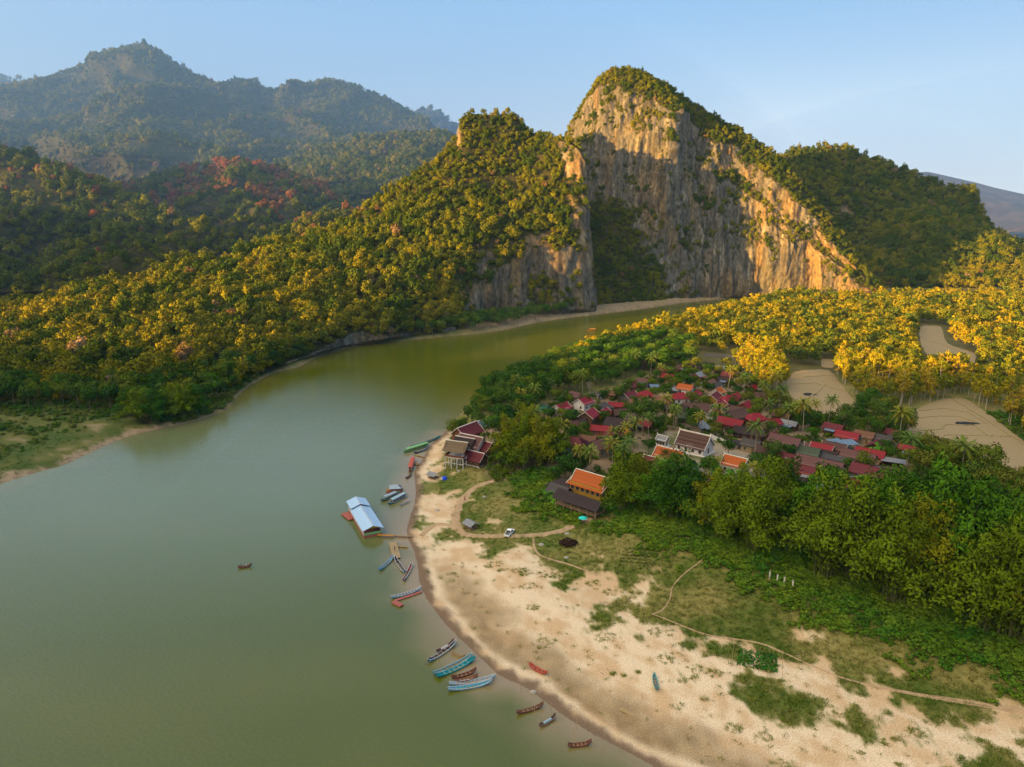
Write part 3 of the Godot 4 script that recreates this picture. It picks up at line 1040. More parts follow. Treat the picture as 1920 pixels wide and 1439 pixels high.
func plant_forms() -> void:
	var bark := mat(lin(0.16, 0.12, 0.085), 0.95)
	var pale := mat(lin(0.42, 0.36, 0.27), 0.95)
	var cs := []
	var ss := []
	for k in 5:
		cs.append(crown(100 + k, 4.4 + 0.3 * (k % 3), 7.6 + k % 2, 2.6, 24, 62, 0.36).mesh())
		ss.append(trunk(7.5, 0.26, 5, 150 + k, 3.0).mesh())
	form("broad", "crown", "trunk", cs, ss, [leafy(0.06, 0.14, 0.012), leafy(0.04, 0.105, 0.012), leafy(0.125, 0.18, 0.014), leafy(0.08, 0.145, 0.018), leafy(0.14, 0.165, 0.018)], bark)
	cs = []
	ss = []
	for k in 4:
		var b := bamboo_leaves(200 + k, 30, 16.0)
		cs.append(b[0].mesh())
		ss.append(b[1].mesh())
	form("bamboo", "foliage", "culms", cs, ss, [leafy(0.13, 0.20, 0.008, 0.35), leafy(0.075, 0.19, 0.009, 0.35), leafy(0.20, 0.22, 0.008, 0.35), leafy(0.04, 0.12, 0.009, 0.35)], mat(lin(0.10, 0.11, 0.035), 0.7))
	cs = []
	ss = []
	for k in 5:
		var b := palm_parts(300 + k, 9.0 + k * 1.1)
		cs.append(b[0].mesh())
		ss.append(b[1].mesh())
	form("palm", "fronds", "trunk", cs, ss, [leafy(0.13, 0.18, 0.025), leafy(0.20, 0.20, 0.025), leafy(0.09, 0.15, 0.025)], mat(lin(0.26, 0.21, 0.15), 0.95))
	cs = []
	ss = []
	for k in 5:
		cs.append(crown(400 + k, 3.0 + 0.5 * (k % 2), 10.5 + k % 3, 1.8 + 1.4 * (k % 2), 24, 40, 0.36, 0.45).mesh())
		ss.append(trunk(12.5, 0.17, 6, 450 + k, 1.7).mesh())
	form("golden", "crown", "trunk", cs, ss, [leafy(0.35, 0.30, 0.010, 0.4), leafy(0.27, 0.26, 0.010, 0.4), leafy(0.18, 0.21, 0.012, 0.45), leafy(0.37, 0.28, 0.02, 0.4)], pale)
	cs = []
	ss = []
	for k in 3:
		var b := banana_shape(500 + k)
		cs.append(b[0].mesh())
		ss.append(b[1].mesh())
	form("banana", "leaves", "stem", cs, ss, [leafy(0.10, 0.24, 0.018, 0.4), leafy(0.07, 0.18, 0.018, 0.4)], mat(lin(0.2, 0.2, 0.09), 0.8))
	cs = []
	ss = []
	for k in 3:
		cs.append(crown(600 + k, 3.6, 6.5, 3.2, 14, 10, 0.28, 0.6).mesh())
		ss.append(bare_shape(650 + k).mesh())
	form("bare", "twig_leaves", "branches", cs, ss, [leafy(0.34, 0.27, 0.19, 0.3)], mat(lin(0.40, 0.33, 0.26), 0.95))
	# small forms for woods that are far off, and for scrub and grass
	M.leaf = leafy(1, 1, 1, 0.25)
	M.far_crowns = []
	for k in 6:
		M.far_crowns.append(crown(700 + k, 4.6, 6.6 + (k % 3) * 1.3, -0.8 + (k % 2) * 0.9, 16, 40, 0.55).mesh())
	M.slim_crowns = []
	for k in 4:
		var c := crown(720 + k, 3.0 + (k % 2) * 1.3, 10.0 + (k % 3) * 1.5, 1.0, 18, 26, 0.5, 0.35)
		M.slim_crowns.append(c.mesh())
	M.bush = []
	for k in 4:
		M.bush.append(crown(740 + k, 1.15, 1.7, -0.35, 8, 26, 0.2).mesh())
	M.tuft = []
	for k in 4:
		var r := RandomNumberGenerator.new()
		r.seed = 760 + k
		var s := Shape.new()
		for i in 34:
			var a := r.randf() * TAU
			var o := Vector3(cos(a), 0, sin(a))
			var f := o * r.randf() * 0.8
			var tip := f + o * r.randf_range(0.1, 0.45) + Vector3(0, r.randf_range(0.12, 0.42), 0)
			var w := o.cross(Vector3.UP) * 0.05
			s.tri(f - w, f + w, tip, (Vector3.UP + o * 0.5).normalized(), Color(1, 1, 1) * r.randf_range(0.7, 1.0))
		M.tuft.append(s.mesh())


# one plant; the first of each form is built, the others are copies of it
var first_of := {}


func plant(kind: String, called: String, p: Vector3, size: float, v := -1, tone := -1, stretch := 1.0) -> Node3D:
	var f: Dictionary = plants[kind]
	if v < 0:
		v = rng.randi() % f.crowns.size()
	if tone < 0:
		tone = rng.randi() % f.mats.size()
	var key := "%s/%d/%d" % [called, v, tone]
	var o: Node3D
	if first_of.has(key):
		o = first_of[key].duplicate()
		o.name = numbered(called)
		add_child(o, true)
	else:
		o = thing(called, Vector3.ZERO)
		part(o, f.stem_name, f.stems[v % f.stems.size()], f.bark)
		part(o, f.crown_name, f.crowns[v], f.mats[tone])
		first_of[key] = o
	o.position = p
	o.rotation.y = rng.randf() * TAU
	o.scale = Vector3(size, size * stretch, size)
	return o
# ---------------------------------------------------------------- woods

func wood_tint(p: Vector3, gold: float, red: float) -> Color:
	# stands of one kind of tree cover patches of the slope; single trees differ little from their neighbours
	var stand := fine.get_noise_3d(p.x * 1.5, p.y * 1.5, p.z * 1.5) * 1.5 + rng.randf_range(-0.28, 0.28)
	var broad_ := wide.get_noise_3d(p.x * 3.0, p.y * 3.0, p.z * 3.0)
	var c := Color(0.055, 0.10, 0.007).lerp(Color(0.19, 0.205, 0.009), clampf(0.45 + stand, 0.0, 1.0))
	c = c.lerp(Color(0.28, 0.235, 0.010), clampf((gold - 0.42) * 1.6 + stand * 0.7 + broad_ * 0.6, 0.0, 1.0))
	if rng.randf() > 0.985:
		c = Color(0.26, 0.19, 0.11).lerp(Color(0.2, 0.12, 0.05), rng.randf())
	if red > 0.0 and rng.randf() < red:
		c = Color(0.27, 0.085, 0.05).lerp(Color(0.30, 0.16, 0.06), rng.randf())
	return c


func hill_wood(keys: Array, called: String, every: float, size: float, look: Dictionary) -> void:
	var forms: Array = M.far_crowns
	var where := []
	var tints := []
	for f in forms:
		where.append([])
		tints.append([])
	for key in keys:
		var g: Dictionary = slopes[key]
		var cols: int = g.cols
		var p: PackedVector3Array = g.p
		var n: PackedVector3Array = g.n
		for j in range(maxi(g.first - 2, 0), g.rows - 1):
			for i in cols - 1:
				var k := j * cols + i
				var area := (p[k + 1] - p[k]).cross(p[k + cols] - p[k]).length()
				var up := n[k].y
				var dens: float = 1.0 if look.has("all") else smoothstep(0.30, 0.48, up + fine.get_noise_3d(p[k].x, p[k].y, p[k].z) * 0.16)
				var ledge := 0.0
				if dens < 0.25:
					ledge = look.get("ledge", 0.0) * smoothstep(0.10, 0.42, fine.get_noise_3d(p[k].x * 1.6, p[k].y * 0.8, p[k].z * 1.6)) * smoothstep(0.02, 0.25, up)
					dens = maxf(dens, ledge)
				var bare: float = look.get("bare", 0.0)
				if bare > 0.0:
					dens *= 1.0 - bare * smoothstep(0.05, 0.3, wide.get_noise_2d(p[k].x * 0.9 + 500.0, p[k].z * 0.9))
				var want := area / (every * every) * dens
				while want > 0.0:
					if rng.randf() < want:
						var a := rng.randf()
						var b := rng.randf()
						var q := p[k] + (p[k + 1] - p[k]) * a + (p[k + cols] - p[k]) * b
						if q.y > 0.5 and (q.y > 3.0 or height(q.x, q.z) > 0.3):
							var v := rng.randi() % forms.size()
							var sc := size * (0.58 + 0.85 * pow(rng.randf(), 1.8)) * lerpf(1.0, look.get("high", 1.0), smoothstep(60.0, 150.0, q.y)) * (1.0 if up > 0.45 else 0.62)
							where[v].append(Transform3D(Basis(Vector3.UP, rng.randf() * TAU).scaled(Vector3(sc, sc * rng.randf_range(0.8, 1.5), sc)), q + Vector3(0, sc * 0.5, 0)))
							var red := 0.0
							if look.has("red"):
								red = look.red * smoothstep(-0.1, 0.2, wide.get_noise_2d(q.x * 2.0, q.z * 2.0 + 90.0) + (q.y - 122.0) * 0.006)
							var gold: float = look.get("gold", 0.15)
							if look.has("gold_low"):
								gold = lerpf(look.gold_low, gold, smoothstep(15.0, 85.0, q.y))
							tints[v].append(wood_tint(q, gold, red) * look.get("tone", 1.0))
					want -= 1.0
	var root := thing(called, Vector3.ZERO)
	root.set_meta("kind", "stuff")
	var total := 0
	for v in forms.size():
		copies(root, "crowns", forms[v], M.leaf, where[v], tints[v])
		total += where[v].size()
	print(called, " ", total)


func build_woods() -> void:
	hill_wood(["left"], "hill_forest", 4.7, 1.0, {"gold": 0.22, "gold_low": 0.62, "ledge": 0.3, "high": 0.62})
	hill_wood(["cliff"], "cliff_shrubs", 3.3, 0.52, {"gold": 0.0, "ledge": 0.13})
	hill_wood(["right"], "hill_forest", 5.0, 0.88, {"gold": 0.05, "gold_low": 0.5, "ledge": 0.6})
	hill_wood(["near_valley"], "valley_forest", 7.2, 1.1, {"gold": 0.18, "red": 0.10, "bare": 0.5, "all": 1})
	hill_wood(["red_hill"], "valley_forest", 7.2, 1.1, {"gold": 0.2, "red": 0.8, "bare": 0.6, "all": 1})
	hill_wood(["back_hill"], "valley_forest", 7.6, 1.05, {"gold": 0.35, "bare": 0.3, "all": 1})
	hill_wood(["range"], "mountain_forest", 9.2, 1.1, {"gold": 0.30, "bare": 0.2, "all": 1})
	hill_wood(["far_left", "far_edge"], "mountain_forest", 22.0, 2.3, {"gold": 0.0, "all": 1})
# ---------------------------------------------------------------- houses

var roofs := {}
var walls := {}
var window_mesh: ArrayMesh
var pane_mesh: ArrayMesh
var door_mesh: ArrayMesh
var yard_places := []


func house_materials() -> void:
	var wear := noise_tex(0.02, 0.32, 1.0, 5)
	var sheet_scale := Vector3(0.9, 0.12, 0.12)
	for r in [["red", 0.43, 0.03, 0.042, 0.6], ["maroon", 0.24, 0.045, 0.055, 0.7], ["brown", 0.17, 0.095, 0.075, 0.85], ["dark", 0.075, 0.055, 0.055, 0.85], ["grey", 0.13, 0.12, 0.115, 0.8], ["tin", 0.42, 0.45, 0.48, 0.45], ["blue", 0.27, 0.40, 0.55, 0.5], ["orange", 0.72, 0.17, 0.03, 0.7], ["green", 0.05, 0.22, 0.15, 0.6], ["rust", 0.30, 0.15, 0.09, 0.8], ["plum", 0.24, 0.115, 0.105, 0.8], ["thatch", 0.30, 0.22, 0.13, 0.95], ["olive", 0.12, 0.16, 0.10, 0.8]]:
		roofs[r[0]] = mat(lin(r[1], r[2], r[3]), r[4], wear, sheet_scale)
	for w in [["white", 0.72, 0.70, 0.66], ["cream", 0.62, 0.50, 0.30], ["yellow", 0.70, 0.42, 0.04], ["paleblue", 0.30, 0.52, 0.68], ["wood", 0.20, 0.115, 0.06], ["darkwood", 0.10, 0.065, 0.042], ["brick", 0.36, 0.15, 0.09], ["peach", 0.62, 0.36, 0.22], ["mint", 0.35, 0.55, 0.38], ["concrete", 0.36, 0.34, 0.31]]:
		walls[w[0]] = mat(lin(w[1], w[2], w[3]), 0.9, noise_tex(0.012, 0.72, 1.0, 4) if w[0] == "white" else wear, Vector3(0.3, 0.3, 0.3))
	M.trim = mat(lin(0.62, 0.57, 0.48), 0.8)
	M.pane = mat(lin(0.03, 0.035, 0.04), 0.25)
	M.frame = mat(lin(0.30, 0.20, 0.11), 0.8)
	M.door = mat(lin(0.16, 0.085, 0.045), 0.8)
	M.post = mat(lin(0.5, 0.46, 0.4), 0.9)
	M.wood = mat(lin(0.21, 0.13, 0.075), 0.9)
	M.gold = mat(lin(0.75, 0.32, 0.03), 0.35)
	M.gold.metallic = 0.4
	var s := Shape.new()
	for q in [[Vector3(0, 0.6, 0), Vector3(1.1, 0.1, 0.12)], [Vector3(0, -0.6, 0), Vector3(1.25, 0.1, 0.18)], [Vector3(-0.5, 0, 0), Vector3(0.1, 1.1, 0.12)], [Vector3(0.5, 0, 0), Vector3(0.1, 1.1, 0.12)]]:
		s.block(q[0], q[1])
	window_mesh = s.mesh()
	s = Shape.new()
	s.block(Vector3.ZERO, Vector3(0.9, 1.1, 0.05))
	s.block(Vector3(0, 0, 0.03), Vector3(0.05, 1.1, 0.05))
	pane_mesh = s.mesh()
	s = Shape.new()
	s.block(Vector3.ZERO, Vector3(0.95, 2.0, 0.1))
	door_mesh = s.mesh()


func add_window(o: Node3D, p: Vector3, yaw: float, k := 1.0) -> void:
	var w := part(o, "window", window_mesh, M.frame, Transform3D(Basis(Vector3.UP, yaw).scaled(Vector3(k, k, k)), p))
	part(w, "pane", pane_mesh, M.pane)


# a roof of two slopes; the ridge lies along x; e = overhang
func gable_roof(l: float, w: float, rise: float, e: float, sag := 0.0) -> Shape:
	var s := Shape.new()
	var hl := l * 0.5 + e
	var drop := rise * e / (w * 0.5)
	for sg in [-1.0, 1.0]:
		var steps := 5
		var prev := Vector2(0, rise)
		for i in range(1, steps + 1):
			var t := i / float(steps)
			var y := rise - (rise + drop) * t - sag * sin(t * PI)
			var here := Vector2((w * 0.5 + e) * t * sg, y)
			var a := Vector3(-hl, prev.y, prev.x)
			var b := Vector3(hl, prev.y, prev.x)
			var c := Vector3(hl, here.y, here.x)
			var d := Vector3(-hl, here.y, here.x)
			var th := Vector3(0, -0.11, 0)
			s.quad(a, b, c, d, Vector3(0, 1, sg * 0.5))
			s.quad(a + th, b + th, c + th, d + th, Vector3(0, -1, 0))
			s.quad(a, a + th, d + th, d, Vector3.LEFT)
			s.quad(b, b + th, c + th, c, Vector3.RIGHT)
			if i == steps:
				s.quad(d, c, c + th, d + th, Vector3(0, 0, sg))
			prev = here
	return s


func hip_roof(l: float, w: float, rise: float, e: float) -> Shape:
	var s := Shape.new()
	var hl := l * 0.5 + e
	var hw := w * 0.5 + e
	var r := maxf(0.4, hl - hw * 0.8)
	var drop := -rise * e / hw
	var a := Vector3(-r, rise, 0)
	var b := Vector3(r, rise, 0)
	var c := [Vector3(-hl, drop, -hw), Vector3(hl, drop, -hw), Vector3(hl, drop, hw), Vector3(-hl, drop, hw)]
	s.quad(a, b, c[1], c[0], Vector3(0, 1, -1))
	s.quad(a, b, c[2], c[3], Vector3(0, 1, 1))
	s.quad(b, b, c[1], c[2], Vector3(1, 1, 0))
	s.tri(b, c[1], c[2], Vector3(0.6, 0.8, 0).normalized())
	s.tri(a, c[0], c[3], Vector3(-0.6, 0.8, 0).normalized())
	for k in 4:
		var p: Vector3 = c[k]
		var q: Vector3 = c[(k + 1) % 4]
		s.quad(p, q, q - Vector3(0, 0.14, 0), p - Vector3(0, 0.14, 0), (p + q) * 0.5)
	s.quad(c[0] - Vector3(0, 0.14, 0), c[1] - Vector3(0, 0.14, 0), c[2] - Vector3(0, 0.14, 0), c[3] - Vector3(0, 0.14, 0), Vector3.DOWN)
	return s


func gable_walls(l: float, w: float, h: float, rise: float, lift := 0.0) -> Shape:
	var s := Shape.new()
	s.block(Vector3(0, (h + lift) * 0.5 - 0.3, 0), Vector3(l, h - lift + 0.6, w)) if lift == 0.0 else s.block(Vector3(0, lift + (h - lift) * 0.5, 0), Vector3(l, h - lift, w))
	for sg in [-1.0, 1.0]:
		s.tri(Vector3(sg * (l * 0.5 - 0.002), h, -w * 0.5), Vector3(sg * (l * 0.5 - 0.002), h, w * 0.5), Vector3(sg * (l * 0.5 - 0.002), h + rise - 0.12, 0), Vector3(sg, 0, 0))
	return s


# one house; style letters: g gable, p hip, s open shed, t stilts, 2 two storeys, v veranda roof in front, b bargeboards
func house(px: float, py: float, l: float, w: float, h: float, yaw: float, roof: String, wall: String, style: String, label: String, called := "house", category := "house") -> Node3D:
	l *= 0.82 if px < 1440 else 0.76
	w *= 0.80 if px < 1440 else 0.74
	var rise := w * (0.34 if not style.contains("s") else 0.14)
	if style.contains("h"):
		rise = w * 0.55
	var p := spot(px, py, h + rise * 0.5)
	var o := thing(called, p, deg_to_rad(yaw))
	tag(o, label, category, "houses and sheds of the village" if called == "house" or called == "shed" else "")
	var lift := 1.9 if style.contains("t") else 0.0
	if lift > 0.0:
		h += 0.9
	var e := 0.65
	if style.contains("s"):
		var posts := Shape.new()
		for sx in [-1.0, 0.0, 1.0]:
			for sz in [-1.0, 1.0]:
				posts = Shape.new()
				posts.block(Vector3(sx * l * 0.46, h * 0.5 - 0.3, sz * w * 0.44), Vector3(0.16, h + 0.6, 0.16))
				part(o, "post", posts.mesh(), M.wood)
		var back := Shape.new()
		back.block(Vector3(0, h * 0.42, -w * 0.44), Vector3(l * 0.92, h * 0.84, 0.1))
		part(o, "wall", back.mesh(), walls[wall])
		var t := Shape.new()
		t.box(Transform3D(Basis(Vector3.RIGHT, 0.16), Vector3(0, h + 0.08, 0)), Vector3(l + 0.9, 0.08, w + 0.9))
		part(o, "roof", t.mesh(), roofs[roof])
	else:
		part(o, "wall", gable_walls(l, w, h, 0.0 if style.contains("p") else rise, lift).mesh(), walls[wall])
		if lift > 0.0:
			for sx in [-1.0, -0.33, 0.33, 1.0]:
				for sz in [-1.0, 1.0]:
					var st := Shape.new()
					st.block(Vector3(sx * (l * 0.5 - 0.15), lift * 0.5 - 0.4, sz * (w * 0.5 - 0.15)), Vector3(0.22, lift + 0.78, 0.22))
					part(o, "post", st.mesh(), M.post)
		var sh := hip_roof(l, w, rise, e) if style.contains("p") else gable_roof(l, w, rise, e, 0.12)
		var r := part(o, "roof", sh.mesh(), roofs[roof], Transform3D(Basis(), Vector3(0, h, 0)))
		var cap := Shape.new()
		var ridge := l + e * 2.0 if not style.contains("p") else maxf(0.8, 2.0 * (l * 0.5 + e - (w * 0.5 + e) * 0.8))
		cap.block(Vector3(0, rise + 0.03, 0), Vector3(ridge + 0.02, 0.1, 0.26))
		part(r, "ridge_cap", cap.mesh(), roofs[roof])
		if style.contains("b"):
			for sx in [-1.0, 1.0]:
				var bb := Shape.new()
				for sz in [-1.0, 1.0]:
					var hx: float = sx * (l * 0.5 + e + 0.03)
					bb.bar(Vector3(hx, rise + 0.02, 0), Vector3(hx, -rise * e / (w * 0.5) + 0.02, sz * (w * 0.5 + e)), 0.06, 0.17)
				part(r, "bargeboard", bb.mesh(), M.trim)
		if style.contains("v"):
			var vr := Shape.new()
			vr.box(Transform3D(Basis(Vector3.RIGHT, 0.2), Vector3(0, h * 0.80, w * 0.5 + 1.3)), Vector3(l * 0.8, 0.09, 2.9))
			part(o, "veranda_roof", vr.mesh(), roofs[["rust", "tin", roof, "grey"][rng.randi() % 4]])
			for sx in [-1.0, 1.0]:
				var vp := Shape.new()
				vp.block(Vector3(sx * l * 0.37, h * 0.34 - 0.2, w * 0.5 + 2.4), Vector3(0.15, h * 0.68 + 0.4, 0.15))
				part(o, "post", vp.mesh(), M.post)
		var floors := 2 if style.contains("2") else 1
		for fl in floors:
			var y := lift + 1.45 + fl * 2.7
			if y > h - 0.55:
				y = h - 0.75
			var count := maxi(2, int(l / 2.9))
			for k in count:
				var x := l * ((k + 0.5) / count - 0.5)
				for sg in [-1.0, 1.0]:
					if fl == 0 and k == count / 2 and sg > 0.0 and lift == 0.0:
						part(o, "door", door_mesh, M.door, Transform3D(Basis(), Vector3(x, 1.0, w * 0.5 + 0.04)))
					else:
						add_window(o, Vector3(x, y, sg * (w * 0.5 + 0.03)), 0.0 if sg > 0 else PI)
			for sx in [-1.0, 1.0]:
				add_window(o, Vector3(sx * (l * 0.5 + 0.03), y, w * 0.18), sx * PI / 2)
				if w > 6.5:
					add_window(o, Vector3(sx * (l * 0.5 + 0.03), y, -w * 0.22), sx * PI / 2)
	feet.append([p.x, p.z, maxf(l, w) * 0.5 + 0.8])
	return o


const A := -42.0     # ridge running to the right and towards the drone
const B := 48.0      # ridge running to the right and away


